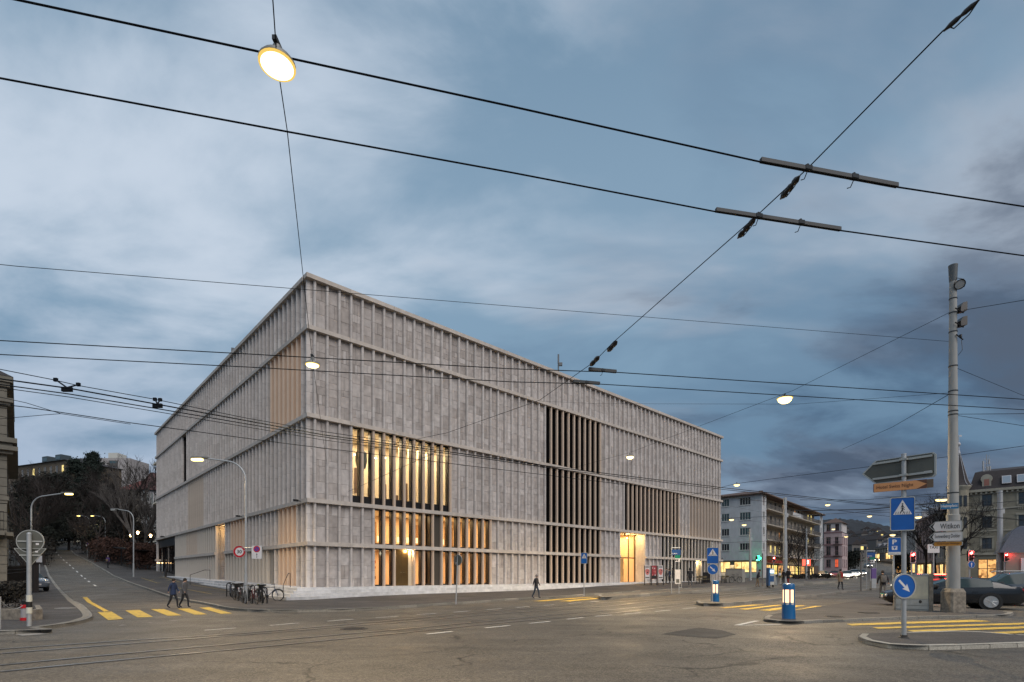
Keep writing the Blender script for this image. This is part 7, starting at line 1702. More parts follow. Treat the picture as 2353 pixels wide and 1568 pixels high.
for q in (0.45, 0.68):
    mb = MB(); mb.frame(ex*W*q-n*2+UP*(H+0.9), ex*2.6, -n*2.5, UP*1.6); f = mb.build('dormer', mat('dormer_dark', (0.05, 0.07, 0.08), 0.6), t, loc=(0, 0, 0))
    mb = MB(); mb.frame(ex*(W*q+0.3)-n*1.98+UP*(H+1.2), ex*2.0, n*0.03, UP*0.9); mb.build('pane', M_TPANE, f, loc=(0, 0, 0))
t, ex, n, W, H = block('tower_block', 'pale high-rise with dark balconies on the hill', 226, 298, 1053, 1190, 262, 14, M_TOWER, 'tower block')
mb = MB(); mb.frame(ex*W*0.32+n*0.05+UP*(H-0.0), ex*W*0.30, -n*6, UP*2.6); mb.build('roof_box', mat('roof_box', (0.5, 0.5, 0.46), 0.8), t, loc=(0, 0, 0))
mb = MB(); mb.frame(ex*W*0.66+n*0.2+UP*0, ex*W*0.34, n*0.4, UP*(H-1.6)); mb.build('wing', M_TOWER, t, loc=(0, 0, 0))
for j in range(9):
    z = H-2.9-j*3.0; mb = MB(); mb.frame(ex*W*0.33+n*0.03+UP*z, ex*W*0.30, n*0.05, UP*1.7); f = mb.build('balcony_recess', M_DFRAME, t, loc=(0, 0, 0)); mb = MB(); mb.frame(ex*W*0.36+n*0.1+UP*(z-1.1), ex*W*0.26, n*0.3, UP*1.0); mb.build('parapet', M_TOWER if j % 2 else M_DFRAME, f, loc=(0, 0, 0)); mb = MB(); mb.frame(ex*W*0.37+n*0.09+UP*(z+0.3), ex*W*0.23, n*0.02, UP*1.1); mb.build('pane', M_TPANE, f, loc=(0, 0, 0))
block('red_roof_house', 'house with dark red roof left of the far museum end', 276, 330, 1126, 1200, 130, 10, M_TAN, 'house', 2, 4, 0, 0.0, (0.4, 0.5), (3.2, mat('red_tile_roof', (0.12, 0.032, 0.025), 0.85, var=0.25, scale=3, bump=0.3)))
block('glazed_house', 'grey building with tall window grid left of the far museum end', 325, 372, 1125, 1235, 104, 12, mat('grey_frame_wall', (0.34, 0.345, 0.36), 0.8), 'building', 3, 5, 30, 0.0, (0.7, 0.72), (4.5, mat('dark_red_roof', (0.06, 0.025, 0.022), 0.85)), pane=M_TPANE)
# lamps along the far street that climbs on the right
for i, (px, py, Y) in enumerate(((1976, 1272, 235), (1990, 1262, 265), (1998, 1252, 300), (2012, 1258, 280), (2022, 1246, 320), (1986, 1245, 330), (2006, 1240, 345), (2016, 1236, 350), (2030, 1262, 240))):
    p = at(px, py, Y); gz = land(p.x, p.y); t = thing('far_street_lamp', 'tiny orange street lamp on the hill street, '+('lowest on the left', 'second on the left', 'third on the left', 'lowest middle one', 'upper right one', 'upper left one', 'upper middle one', 'topmost one', 'lowest on the right')[i], 'street lamp', (p.x, p.y, gz), 0, 'tiny lamps on the hill street'); h = max(3.0, p.z-gz); mb = MB(); mb.tube([(0, 0, -1), (0, 0, h)], 0.09, 5); mb.build('pole', M_POST, t); mb = MB(); mb.sphere((0, 0, h), 0.5, 8, 5, sc=(1.5, 1, 0.7)); mb.build('lens', glow('hill_lamp', (1.0, 0.48, 0.16), 1.6), t)
# small lit house fronts seen through the trees
block('lit_house', 'house front with a tall yellow window strip behind the trees', 158, 176, 1168, 1215, 190, 8, M_TAN, 'house', 4, 2, 0, 0.45, (0.35, 0.6))
# garden lanterns and the little red light
for px, py, lab in ((301, 1231, 'small lit lantern by the hedge, leftmost of three'), (316.6, 1225, 'highest lantern by the hedge'), (346, 1232, 'lantern by the hedge nearest the museum')):
    Y = 88; p = at(px, py, Y); g = land(p.x, p.y); t = thing('garden_lantern', lab, 'lantern', (p.x, Y, g), 0, 'lanterns behind the hedge'); mb = MB(); mb.tube([(0, 0, -0.1), (0, 0, p.z-g)], 0.04, 6); mb.build('post', M_BLACK, t); mb = MB(); mb.lathe([(0.1, 0), (0.2, 0.35), (0.05, 0.5)], (0, 0, p.z-g-0.2), 8); mb.build('lantern_glass', glow('lantern_glow', (1.0, 0.62, 0.28), 12.0), t)

# distant hill with houses on the right -------------------------------------
mb = MB(); prof = [(1500, 1215), (1700, 1205), (1850, 1199), (1900, 1194), (1935, 1192), (1970, 1196), (2010, 1203), (2045, 1211), (2100, 1221), (2160, 1230), (2250, 1240), (2400, 1246), (2700, 1255)]
rr = random.Random(8); cols_ = []; xs = []
for i in range(241):
    px = 1500+5*i; y = lin([(a, b_) for a, b_ in prof], px); xs.append((px, y))
def ridge_strip(Y0, Y1, f0, f1, jit):
    rows_ = []
    for j in range(9):
        q = j/8; Y = Y0+(Y1-Y0)*q; row = []
        for px, y in xs: x = (px-CX)/F*Y1*(0.72+0.28*q); zt = EYE+(HY-y)/F*Y1; row.append(Vector((x, Y, zt*(f0+(f1-f0)*q)+rr.uniform(-jit, jit)*(q))))
        rows_.append(row)
    return rows_
rows_ = ridge_strip(420, 700, 0.05, 1.0, 1.1); rows_.append([p+Vector((p.x*0.2, 140, -40)) for p in rows_[-1]])
k = len(xs); mb.v = [tuple(p) for r_ in rows_ for p in r_]; mb.f = [(j*k+i, j*k+i+1, (j+1)*k+i+1, (j+1)*k+i) for j in range(len(rows_)-1) for i in range(k-1)]; mb.m = [0]*len(mb.f); mb.t = [0.5]*len(mb.f)
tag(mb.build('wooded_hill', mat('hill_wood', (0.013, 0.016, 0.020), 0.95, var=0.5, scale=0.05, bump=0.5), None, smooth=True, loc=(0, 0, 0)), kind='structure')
HILL_LAB = ['lowest but one at the left of the slope', 'left one with a lit lower window', 'lit one above the climbing street', 'dark one beside the climbing street', 'lit one high over the climbing street', 'dark one right of the street', 'lowest dark one by the black bush', 'lit one near the big crossing sign', 'low lit one at the street edge', 'dark one high under the wood', 'rightmost dark one by the crossing sign', 'dark one above the black bush', 'lit one highest under the wood', 'large dark one at the wood edge', 'topmost at the left behind the pink house']
rr = random.Random(21); DH = 'small houses on the distant hillside'
for i, (px, py, Y, w, lit_) in enumerate([(1962, 1248, 330, 7, 0), (1975, 1262, 260, 7, 1), (1987, 1240, 360, 8, 1), (1998, 1254, 300, 7, 0), (2010, 1246, 330, 8, 1), (2022, 1258, 270, 7, 0), (1968, 1275, 210, 7, 0), (2030, 1240, 380, 9, 1), (1983, 1270, 230, 6, 1), (2006, 1232, 420, 9, 0), (2044, 1252, 290, 8, 0), (1955, 1238, 380, 9, 0), (2018, 1228, 450, 9, 1), (1992, 1226, 470, 10, 0), (1944, 1226, 470, 10, 0)]):
    b = at(px, py, Y); g = min(b.z, land(b.x, b.y)); hgt = 4.0; w *= 0.62; t = thing('hillside_house', 'small gabled house on the distant hillside, '+HILL_LAB[i], 'house', b, rr.uniform(-0.4, 0.4), DH)
    mb = MB(); mb.frame((-w/2, 0, -30), (w, 0, 0), (0, 7, 0), (0, 0, hgt+30)); mb.build('wall', mat('hill_house_wall', (0.12, 0.115, 0.11), 0.9), t)
    mb = MB(); mb.prism([(-w/2-0.4, hgt), (w/2+0.4, hgt), (0, hgt+2.2)], (0, -0.3, 0), (1, 0, 0), (0, 0, 1), (0, 7.6, 0)); mb.build('roof', M_SLATE, t)
    for j in range(2):
        mb = MB(); mb.frame((-w*0.3+j*w*0.35, -0.05, 1.2+(i % 2)*1.8), (1.3, 0, 0), (0, 0.05, 0), (0, 0, 1.5)); mb.build('window', M_LITY if lit_ and j == 0 else M_DPANE, t)

# ------------------------------------------------------------------ trees and hedges
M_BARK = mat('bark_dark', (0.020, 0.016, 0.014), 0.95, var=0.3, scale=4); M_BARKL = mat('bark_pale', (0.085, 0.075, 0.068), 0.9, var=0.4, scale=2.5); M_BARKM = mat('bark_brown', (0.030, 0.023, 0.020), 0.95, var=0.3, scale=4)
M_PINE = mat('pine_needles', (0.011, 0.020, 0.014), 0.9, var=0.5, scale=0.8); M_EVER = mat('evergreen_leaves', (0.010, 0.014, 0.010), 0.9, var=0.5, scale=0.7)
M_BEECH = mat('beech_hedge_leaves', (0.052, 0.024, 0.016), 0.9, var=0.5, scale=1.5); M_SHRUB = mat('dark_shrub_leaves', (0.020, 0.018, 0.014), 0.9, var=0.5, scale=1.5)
def bare_tree(base, h, label, seed, bark=None, lean=(0, 0), spread=0.62, levels=5, r0=None, group='bare winter trees', twig=1.0, first=0.32, kids=3):
    rr = random.Random(seed); t = thing('bare_tree', label, 'tree', base, 0, group); tr, cr = MB(), MB(); r0 = r0 or h*0.017
    def grow(p, d, ln, r, lev):
        k = 3 if lev < 2 else 2; pts = [p]; q = p.copy(); dd = d.copy()
        for i in range(k):
            dd = (dd+Vector((rr.uniform(-1, 1), rr.uniform(-1, 1), rr.uniform(-0.4, 0.8)))*0.14).normalized(); q = q+dd*ln/k; pts.append(q)
        rs = [r*(1-0.42*i/k) for i in range(k+1)]
        (tr if lev == 0 else cr).tube(pts, rs, 7 if lev == 0 else (5 if lev == 1 else 3), caps=False)
        if lev >= levels: return
        n_ = kids+(1 if rr.random() < 0.5 else 0)+(2 if lev == 0 else 0)+(1 if lev >= levels-2 else 0)
        for i in range(n_):
            f_ = rr.uniform(0.35, 1.0) if i else 1.0
            if lev == 0: f_ = rr.uniform(first+0.1, 1.0) if i else 1.0
            j = min(k-1, int(f_*k)); a = pts[j]+(pts[j+1]-pts[j])*(f_*k-j)
            ang = rr.uniform(0, 2*math.pi); side = dd.orthogonal().normalized(); side = Matrix.Rotation(ang, 3, dd) @ side
            nd_ = (dd*(1.0 if i else 1.4)+side*rr.uniform(0.5, 1.1)*spread*1.3+Vector((0, 0, 0.18))).normalized()
            grow(a, nd_, ln*rr.uniform(0.52, 0.74), max(r*0.55, 0.008*twig+0.0), lev+1)
    d = Vector((lean[0], lean[1], 1)).normalized(); grow(Vector((0, 0, -0.2)), d, h*0.42, r0, 0)
    tr.build('trunk', bark or M_BARK, t, loc=(0, 0, 0), smooth=True); cr.build('crown', bark or M_BARK, t, loc=(0, 0, 0)); return t
def leaves(mb, rr, pts_fn, n_, s):
    for _ in range(n_):
        p = pts_fn(); a = Vector((rr.gauss(0, 1), rr.gauss(0, 1), rr.gauss(0, 1))).normalized(); b_ = a.orthogonal().normalized(); c_ = a.cross(b_); k = s*rr.uniform(0.6, 1.4)
        mb.add([p-b_*k*0.5, p+c_*k*0.4, p+b_*k*0.6, p-c_*k*0.3], [(0, 1, 2, 3)])
def conifer(base, h, w, label, seed, m_, kind='pine', dens=1.0):
    rr = random.Random(seed); t = thing('evergreen_tree', label, 'tree', base, 0, None); tr = MB(); tr.tube([(0, 0, -0.3), (0.1, 0, h*0.5), (0, 0, h*0.97)], [h*0.02, h*0.014, 0.03], 7); cr = MB(); lf = MB()
    nb_ = int(46*dens)
    for i in range(nb_):
        q = (i+0.5)/nb_; z = h*(0.16+0.82*q)
        ww = w/2*((1-q)**0.75*1.05+0.10) if kind == 'fir' else w/2*(math.sin(math.pi*min(1, 0.18+0.80*q))**0.7)
        a = i*2.4+rr.uniform(-0.4, 0.4); ln = ww*rr.uniform(0.6, 1.12); d = Vector((math.cos(a), math.sin(a), 0.12 if kind == 'pine' else -0.16)); e_ = Vector((0, 0, z))+d*ln
        cr.tube([(0, 0, z), e_], [0.06, 0.015], 4, caps=False)
        for c in range(4):
            f_ = 0.35+0.65*(c+rr.random()*0.6)/3.6; cc = Vector((0, 0, z))+d*ln*f_+Vector((rr.uniform(-.3, .3), rr.uniform(-.3, .3), rr.uniform(-.2, .3))); R_ = w*0.075*rr.uniform(0.7, 1.3)
            leaves(lf, rr, lambda: cc+Vector((rr.gauss(0, R_*0.6), rr.gauss(0, R_*0.6), rr.gauss(0, R_*0.38))), int(34*dens), w*0.035)
    tr.build('trunk', M_BARK, t, loc=(0, 0, 0)); cr.build('limbs', M_BARK, t, loc=(0, 0, 0)); lf.build('crown', m_, t, loc=(0, 0, 0)); return t
def tb(px, Y): p = Vector(((px-CX)/F*Y, Y, 0)); p.z = land(p.x, p.y); return p
def th(px, ytop, Y): return EYE+(HY-ytop)/F*Y-tb(px, Y).z
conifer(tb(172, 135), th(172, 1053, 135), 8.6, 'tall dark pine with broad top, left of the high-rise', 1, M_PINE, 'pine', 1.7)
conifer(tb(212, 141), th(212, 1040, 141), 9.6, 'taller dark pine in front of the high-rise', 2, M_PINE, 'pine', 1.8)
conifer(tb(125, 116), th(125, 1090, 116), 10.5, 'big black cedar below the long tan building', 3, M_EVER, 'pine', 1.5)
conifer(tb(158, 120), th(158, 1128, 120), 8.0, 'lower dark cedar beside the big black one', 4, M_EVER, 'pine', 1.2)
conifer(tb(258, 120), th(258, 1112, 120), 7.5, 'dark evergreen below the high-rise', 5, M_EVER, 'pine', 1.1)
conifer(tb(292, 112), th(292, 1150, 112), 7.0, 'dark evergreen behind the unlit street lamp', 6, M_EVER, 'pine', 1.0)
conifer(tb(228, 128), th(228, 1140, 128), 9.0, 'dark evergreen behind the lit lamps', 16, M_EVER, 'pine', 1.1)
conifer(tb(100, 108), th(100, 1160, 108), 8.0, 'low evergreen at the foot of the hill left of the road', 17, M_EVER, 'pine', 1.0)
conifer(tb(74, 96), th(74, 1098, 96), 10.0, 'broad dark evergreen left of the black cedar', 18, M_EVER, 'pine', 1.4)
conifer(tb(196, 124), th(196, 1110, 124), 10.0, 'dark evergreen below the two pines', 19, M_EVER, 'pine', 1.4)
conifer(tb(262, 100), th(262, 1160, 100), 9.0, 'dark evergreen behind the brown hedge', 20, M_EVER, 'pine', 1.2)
for i, (px, Y, yt, lab, bk, lean) in enumerate([(78, 66, 1062, 'bare tree before the long tan building', M_BARKM, (0, 0)), (104, 84, 1082, 'bare tree left of the black cedar', M_BARKM, (0, 0)), (193, 118, 1072, 'bare tree between the two pines', M_BARK, (0, 0)), (236, 104, 1070, 'bare tree before the left part of the high-rise', M_BARKM, (0, 0)),
                                              (262, 96, 1082, 'bare tree below the high-rise balconies', M_BARKM, (0, 0)), (219, 92, 1120, 'slender bare tree by the second lamp', M_BARKM, (0.03, 0)), (205, 98, 1150, 'young bare tree by the crest of the street', M_BARKM, (0, 0)), (280, 90, 1120, 'bare tree by the brown hedge', M_BARK, (0, 0)), (351, 94, 1040, 'bare tree rising behind the far museum corner', M_BARK, (0, 0)), (60, 45, 1150, 'thin bare tree by the stone house', M_BARK, (0.05, 0)), (300, 100, 1110, 'bare tree before the red roof', M_BARK, (0, 0))]):
    bare_tree(tb(px, Y), th(px, yt, Y), lab, 30+i, bk, lean, levels=5)
bare_tree(tb(331, 82), th(300, 1068, 82), 'pale-barked leaning tree left of the far museum end', 50, M_BARKL, (-0.30, 0.0), 0.32, 5, 0.24, 'bare winter trees', 1.0, 0.6)
bare_tree(tb(334, 83), th(334, 1110, 83), 'upright pale-barked tree beside the leaning one', 51, M_BARKL, (0.03, 0.0), 0.32, 4, 0.20, first=0.5)
for i, (px, Y, yt, lab) in enumerate([(1803, 84, 1205, 'bare tree right behind the grey tram mast'), (1836, 90, 1208, 'bare tree before the balconies of the white block'), (1868, 108, 1222, 'bare tree at the far end of the balconies'), (2150, 84, 1105, 'bare tree before the houses left of the turret'), (2185, 66, 1115, 'bare tree behind the tall mast'), (2128, 92, 1170, 'pollarded bare tree by the rose house')]):
    bare_tree(tb(px, Y), th(px, yt, Y), lab, 70+i, M_BARK, (0, 0), 0.8, 5, None, 'bare street trees', 1.0, 0.35)
def hedge(pts, h, w, label, seed, m_, n_, s=0.22, name='hedge', core=True):
    rr = random.Random(seed); P_ = [Vector(p) for p in pts]; t = thing(name, label, name, P_[0]); lf = MB(); o = P_[0]
    seg = [(a, b_, (b_-a).length) for a, b_ in zip(P_, P_[1:])]; tot = sum(q[2] for q in seg)
    def pt():
        r_ = rr.uniform(0, tot)
        for a, b_, l in seg:
            if r_ <= l: break
            r_ -= l
        r_ = min(max(r_, 0), l); c_ = a+(b_-a)*(r_/l); n2 = Vector((-(b_-a).y, (b_-a).x, 0)).normalized(); wv = 0.82+0.18*math.sin(r_*1.7+a.x)*math.sin(r_*0.6+2)
        u_ = rr.uniform(-1, 1); z = h*wv*(1-abs(rr.gauss(0, 0.33))); z = max(0.02, min(h*wv*1.08, z)); return c_-o+n2*u_*w/2*(0.8+0.25*math.sin(r_*2.3))+Vector((0, 0, z))
    leaves(lf, rr, pt, n_, s); lf.build('foliage', m_, t, loc=(0, 0, 0)); tw = MB()
    for _ in range(int(tot*7)):
        p = pt(); q = Vector((p.x, p.y, 0)); tw.tube([q-Vector((0, 0, 0.3)), p+Vector((rr.uniform(-.3, .3), rr.uniform(-.3, .3), 0.1))], [0.02, 0.006], 3, caps=False)
    tw.build('stems', M_BARK, t, loc=(0, 0, 0)); return t
g = lambda px, py, dz=0.1: gnd(px, py, dz)
hedge([g(226, 1283), g(244, 1291), g(268, 1299)], 4.4, 3.4, 'tall reddish brown hedge left of the bicycle shelter', 1, M_BEECH, 9000, 0.26)
hedge([g(313, 1308), g(336, 1310), g(352, 1309)], 4.2, 3.0, 'reddish brown hedge between the shelter and the museum', 2, M_BEECH, 7000, 0.24)
hedge([g(270, 1293)+Vector((0, 3, 0)), g(330, 1301)+Vector((0, 4, 0))], 3.8, 2.4, 'brown hedge behind the bicycle shelter', 3, M_BEECH, 6000, 0.25)
hedge([tb(60, 80), tb(85, 110), tb(110, 135)], 5.0, 6.0, 'dark shrubs on the left side of the climbing street', 4, M_SHRUB, 6000, 0.4, 'shrub')
hedge([tb(206, 112), tb(240, 104), tb(330, 92)], 7.5, 6.0, 'dark thicket under the trees on the right of the street', 5, M_SHRUB, 9000, 0.45, 'shrub')
hedge([tb(1938, 150), tb(1962, 158)], 7.0, 5.0, 'black evergreen bush right of the pink house', 6, M_EVER, 3500, 0.5, 'shrub')
hedge([tb(2060, 120), tb(2088, 118)], 6.0, 5.0, 'dark bush behind the parking sign', 7, M_SHRUB, 3500, 0.45, 'shrub')
hedge([gnd(40, 1395, 0.1), gnd(-10, 1402, 0.1)], 1.3, 1.0, 'dark shrubs in the planter at the left edge', 8, M_SHRUB, 2500, 0.12, 'shrub')
hedge([tb(1822, 86), tb(1905, 100)], 1.0, 0.9, 'low clipped hedge along the far pavement before the shops', 9, M_SHRUB, 2500, 0.2)
# bicycle shelter with thin dark roof
a, b_ = gnd(270, 1300, 0.12), gnd(322, 1310, 0.12); t = thing('bicycle_shelter', 'thin flat dark shelter roof between the brown hedges', 'shelter', a); d = b_-a; mb = MB(); mb.prism([(-0.8, 0.05), (0.2, 0.16), (d.length*0.8, 0.16), (d.length+0.6, 0.02), (d.length*0.8, -0.02), (0.2, -0.02)], (0, -0.8, 2.75), d.normalized(), UP, Vector((-d.y, d.x, 0)).normalized()*2.6); mb.build('roof', M_BLACK, t)
for q in (0.1, 0.9): mb = MB(); mb.tube([d*q+Vector((0, 0.4, -0.2)), d*q+Vector((0, 0.4, 2.75))], 0.06, 8); mb.build('post', M_BLACK, t)
# ------------------------------------------------------------------ cars
M_TYRE = mat('tyre_rubber', (0.012, 0.012, 0.012), 0.85); M_RIM = mat('alloy_rim', (0.55, 0.54, 0.52), 0.3, metal=0.9); M_CGLASS = mat('car_glass', (0.018, 0.034, 0.040), 0.06, spec=0.25); M_TRIM = mat('car_trim', (0.012, 0.012, 0.012), 0.5)
M_HEAD = glow('headlight_glow', (1.0, 0.90, 0.70), 12.0); M_TAIL = glow('tail_glow', (1.0, 0.05, 0.03), 14.0); M_TAILO = mat('tail_lens', (0.30, 0.01, 0.012), 0.15, coat=0.5)
def wheel_parts(parent, x, y, r, side, rim=0.72):
    w = MB(); s = Vector((0, side, 0))
    w.lathe([(r*0.70, -0.2), (r*0.93, -0.2), (r, -0.17), (r, -0.03), (r*0.94, 0.0), (r*rim, 0.004), (r*rim*0.98, -0.05)], (x, y, r), 28, axis=s); o = w.build('wheel', M_TYRE, parent, smooth=True)
    m = MB(); m.lathe([(r*rim, 0.0), (r*rim, 0.012), (r*rim*0.90, 0.012), (r*rim*0.88, -0.03)], (x, y, r), 28, axis=s); c = Vector((x, y+side*0.0, r))
    for k in range(5):
        for dk in (-0.13, 0.13):
            a = 2*math.pi*k/5+dk+0.3; a2 = 2*math.pi*k/5+dk*1.9+0.3; p = c+Vector((math.cos(a)*r*0.13, side*-0.004, math.sin(a)*r*0.13)); q = c+Vector((math.cos(a2)*r*rim*0.92, side*0.004, math.sin(a2)*r*rim*0.92)); m.tube([p, q], [r*0.045, r*0.032], 5)
    m.lathe([(r*0.15, -0.02), (r*0.14, 0.008), (0, 0.012)], c, 12, axis=s); m.build('rim', M_RIM, o, smooth=True)
    d = MB(); d.lathe([(r*rim*0.9, -0.045), (0, -0.045)], c, 24, axis=s); d.build('brake_disc', M_TRIM, o)
def car(label, loc, rz, st, cab, L_, W_, paint, group=None, wheel_x=(0.85, 3.65), r=0.335, zb=0.20, lights=True, tails=False, glow_on=False, name='car'):
    """st: (x, belt height, half width); cab: (x, roof height, roof half width) of the glasshouse from cowl to tail"""
    t = thing(name, label, 'car', loc, rz, group); xs = sorted({s[0] for s in st} | {c[0] for c in cab}); x0 = cab[0][0]; x3 = cab[-1][0]
    body, gl = MB(), MB(); rings = []
    for x in xs:
        zl = lin([(s[0], s[1]) for s in st], x); w = lin([(s[0], s[2]) for s in st], x); inc = x0 <= x <= x3
        zr = max(zl+0.02, lin([(c[0], c[1]) for c in cab], x)) if inc else zl+0.03; wr = lin([(c[0], c[2]) for c in cab], x) if inc else w*0.72
        if not inc or zr < zl+0.06: wr = w*0.80
        zbx = zb+(0.12 if x < 0.15 or x > L_-0.15 else 0)
        rings.append([(0, zbx), (w*0.82, zbx), (w*0.97, zbx+0.10), (w, (zbx+zl)*0.52), (w*1.0, zl-0.12), (w*0.965, zl), (wr+(w*0.93-wr)*0.12, zr-(zr-zl)*0.10), (wr*0.80, zr), (0, zr+0.015)])
    n = 9
    for i in range(len(xs)-1):
        a, b = rings[i], rings[i+1]; xm = (xs[i]+xs[i+1])/2
        for k in range(n-1):
            for sd in (1, -1):
                vs = [(xs[i]-L_/2, sd*a[k][0], a[k][1]), (xs[i]-L_/2, sd*a[k+1][0], a[k+1][1]), (xs[i+1]-L_/2, sd*b[k+1][0], b[k+1][1]), (xs[i+1]-L_/2, sd*b[k][0], b[k][1])]
                if sd > 0: vs.reverse()
                glassy = (k == 5 and cab[1][0]-0.35 < xm < cab[-2][0]+0.25) or (k in (6, 7) and (x0+0.03 < xm < cab[1][0]-0.02 or cab[-2][0]+0.05 < xm < x3-0.04))
                (gl if glassy else body).add(vs, [(3, 2, 1, 0)])
    for i, fl in ((0, 1), (len(xs)-1, -1)):
        pts = [(xs[i]-L_/2, p[0], p[1]) for p in rings[i]]+[(xs[i]-L_/2, -p[0], p[1]) for p in reversed(rings[i][1:-1])]; body.add(pts, [tuple(range(len(pts)))[::fl]])
    def weld(mb, nm, m_):
        o = mb.build(nm, m_, t, smooth=True); bm = bmesh.new(); bm.from_mesh(o.data); bmesh.ops.remove_doubles(bm, verts=bm.verts, dist=0.002); (nm == 'body' and bmesh.ops.recalc_face_normals(bm, faces=bm.faces)); bm.to_mesh(o.data); bm.free()
        o.data.polygons.foreach_set('use_smooth', [True]*len(o.data.polygons)); o.data.set_sharp_from_angle(angle=math.radians(42)); return o
    weld(body, 'body', paint); weld(gl, 'windows', M_CGLASS)
    w = W_/2
    for wx in wheel_x:
        wh = lin([(s[0], s[2]) for s in st], wx)
        for sd in (1, -1):
            arch = MB(); arch.lathe([(r*1.16, -0.14), (r*1.16, 0.004), (0, 0.004)], (wx-L_/2, sd*wh, r), 24, axis=(0, sd, 0)); arch.build('wheel_arch', M_TRIM, t); wheel_parts(t, wx-L_/2, sd*(wh+0.012), r, sd)
    for sd in (1, -1):
        zl = lin([(s[0], s[1]) for s in st], x0+0.25); wm = lin([(s[0], s[2]) for s in st], x0+0.3)
        m = MB(); m.bbox((x0+0.35-L_/2, sd*(wm+0.07), zl+0.07), (0.14, 0.2, 0.13), 0.03); m.build('mirror', M_TRIM, t)
        hw = lin([(s[0], s[2]) for s in st], 0.12)
        m = MB(); m.bbox((0.09-L_/2, sd*(hw-0.19), lin([(s[0], s[1]) for s in st], 0.2)-0.14), (0.16, 0.32, 0.12), 0.03); m.build('headlight', M_HEAD if glow_on else mat('headlight_glass', (0.4, 0.42, 0.44), 0.08), t, smooth=True)
        tw = lin([(s[0], s[2]) for s in st], L_-0.12)
        m = MB(); m.bbox((L_-0.10-L_/2, sd*(tw-0.20), lin([(s[0], s[1]) for s in st], L_-0.15)-0.13), (0.20, 0.40, 0.12), 0.03); m.build('tail_light', M_TAIL if tails else M_TAILO, t, smooth=True)
        dx = (x0+0.55-L_/2, x0+1.85-L_/2); m = MB()
        ws = lin([(s[0], s[2]) for s in st], x0+1.2)
        for xx in dx: m.tube([(xx, sd*(ws+0.002), zb+0.22), (xx+0.04, sd*(ws+0.002), lin([(s[0], s[1]) for s in st], xx+L_/2)-0.10)], 0.006, 4)
        m.tube([(dx[0], sd*(ws+0.002), zb+0.22), (dx[1], sd*(ws+0.002), zb+0.22)], 0.006, 4); f = m.build('door_seam', M_TRIM, t)
        m = MB(); m.box((dx[1]-0.17, sd*(ws+0.012), lin([(s[0], s[1]) for s in st], x0+1.6)-0.20), (0.2, 0.03, 0.03)); m.build('door_handle', paint, t)
    for xx, nm in ((-L_/2-0.005, 'number_plate'), (L_/2+0.005, 'number_plate')):
        m = MB(); m.box((xx, 0, zb+0.30), (0.02, 0.5, 0.11)); m.build(nm, M_SWHITE, t)
    return t
P_COUPE = mat('coupe_paint', (0.008, 0.0095, 0.012), 0.16, coat=0.5, spec=0.4); P_SUV = mat('suv_paint', (0.05, 0.062, 0.078), 0.25, coat=1.0, metal=0.3); P_WHITE = mat('white_car_paint', (0.55, 0.55, 0.55), 0.3, coat=0.8); P_GREYC = mat('grey_car_paint', (0.12, 0.12, 0.13), 0.3, coat=0.8); P_REDC = mat('red_car_paint', (0.30, 0.02, 0.02), 0.3, coat=0.8)
st_c = [(0, 0.56, 0.66), (0.08, 0.66, 0.78), (0.3, 0.74, 0.87), (0.85, 0.84, 0.925), (1.45, 0.93, 0.93), (2.4, 0.94, 0.93), (3.3, 0.96, 0.94), (3.75, 0.98, 0.945), (4.3, 1.00, 0.90), (4.7, 1.00, 0.84), (4.83, 0.96, 0.80), (4.88, 0.72, 0.76)]
cab_c = [(1.50, 0.93, 0.82), (2.30, 1.30, 0.70), (2.85, 1.39, 0.67), (3.35, 1.37, 0.66), (3.80, 1.27, 0.65), (4.60, 1.02, 0.66)]
rw = gnd(2277, 1402, 0.0); a = math.radians(-27); dirx = Vector((math.cos(a), math.sin(a), 0)); sc_ = 1.11; lc = Vector((dirx.y, -dirx.x, 0))
pos = rw-dirx*(3.70-4.88/2)*sc_-lc*0.945*sc_
t = car('dark grey coupe with silver spoked rims standing behind the tall mast', (pos.x, pos.y, 0.0), a, st_c, cab_c, 4.88, 1.86, P_COUPE, None, (0.92, 3.70), 0.345); t.scale = (sc_,)*3
st_s = [(0, 0.70, 0.68), (0.1, 0.85, 0.82), (0.4, 0.95, 0.92), (1.0, 1.03, 0.95), (1.4, 1.08, 0.95), (3.0, 1.12, 0.96), (4.2, 1.15, 0.95), (4.7, 1.12, 0.88), (4.82, 0.85, 0.84)]
cab_s = [(1.35, 1.10, 0.84), (2.05, 1.62, 0.66), (2.6, 1.70, 0.66), (3.6, 1.69, 0.66), (4.2, 1.62, 0.66), (4.66, 1.17, 0.74)]
b = Vector((at(2318, 1322, 28.5).x+0.4, 28.8, 0.0))
suv = car('blue-grey estate car with roof rails behind the dark coupe', b, math.radians(-24), st_s, cab_s, 4.82, 1.9, P_SUV, None, (0.95, 3.75), 0.36); suv.scale = (1.06,)*3
m = MB()
for sd in (1, -1): m.tube([(-0.6, sd*0.6, 1.70), (-0.5, sd*0.6, 1.76), (1.5, sd*0.6, 1.755), (1.65, sd*0.6, 1.68)], 0.025, 6)
m.build('roof_rail', M_GALV, suv)
st_h = [(0, 0.62, 0.62), (0.1, 0.74, 0.78), (0.4, 0.84, 0.86), (1.0, 0.92, 0.88), (2.4, 0.98, 0.89), (3.6, 1.0, 0.87), (3.95, 0.9, 0.80), (4.0, 0.62, 0.76)]
cab_h = [(0.95, 0.95, 0.78), (1.6, 1.42, 0.60), (2.2, 1.50, 0.60), (3.1, 1.48, 0.60), (3.4, 1.42, 0.60), (3.9, 1.0, 0.70)]
b = at(2117, 1322, 38); b.z = 0.05
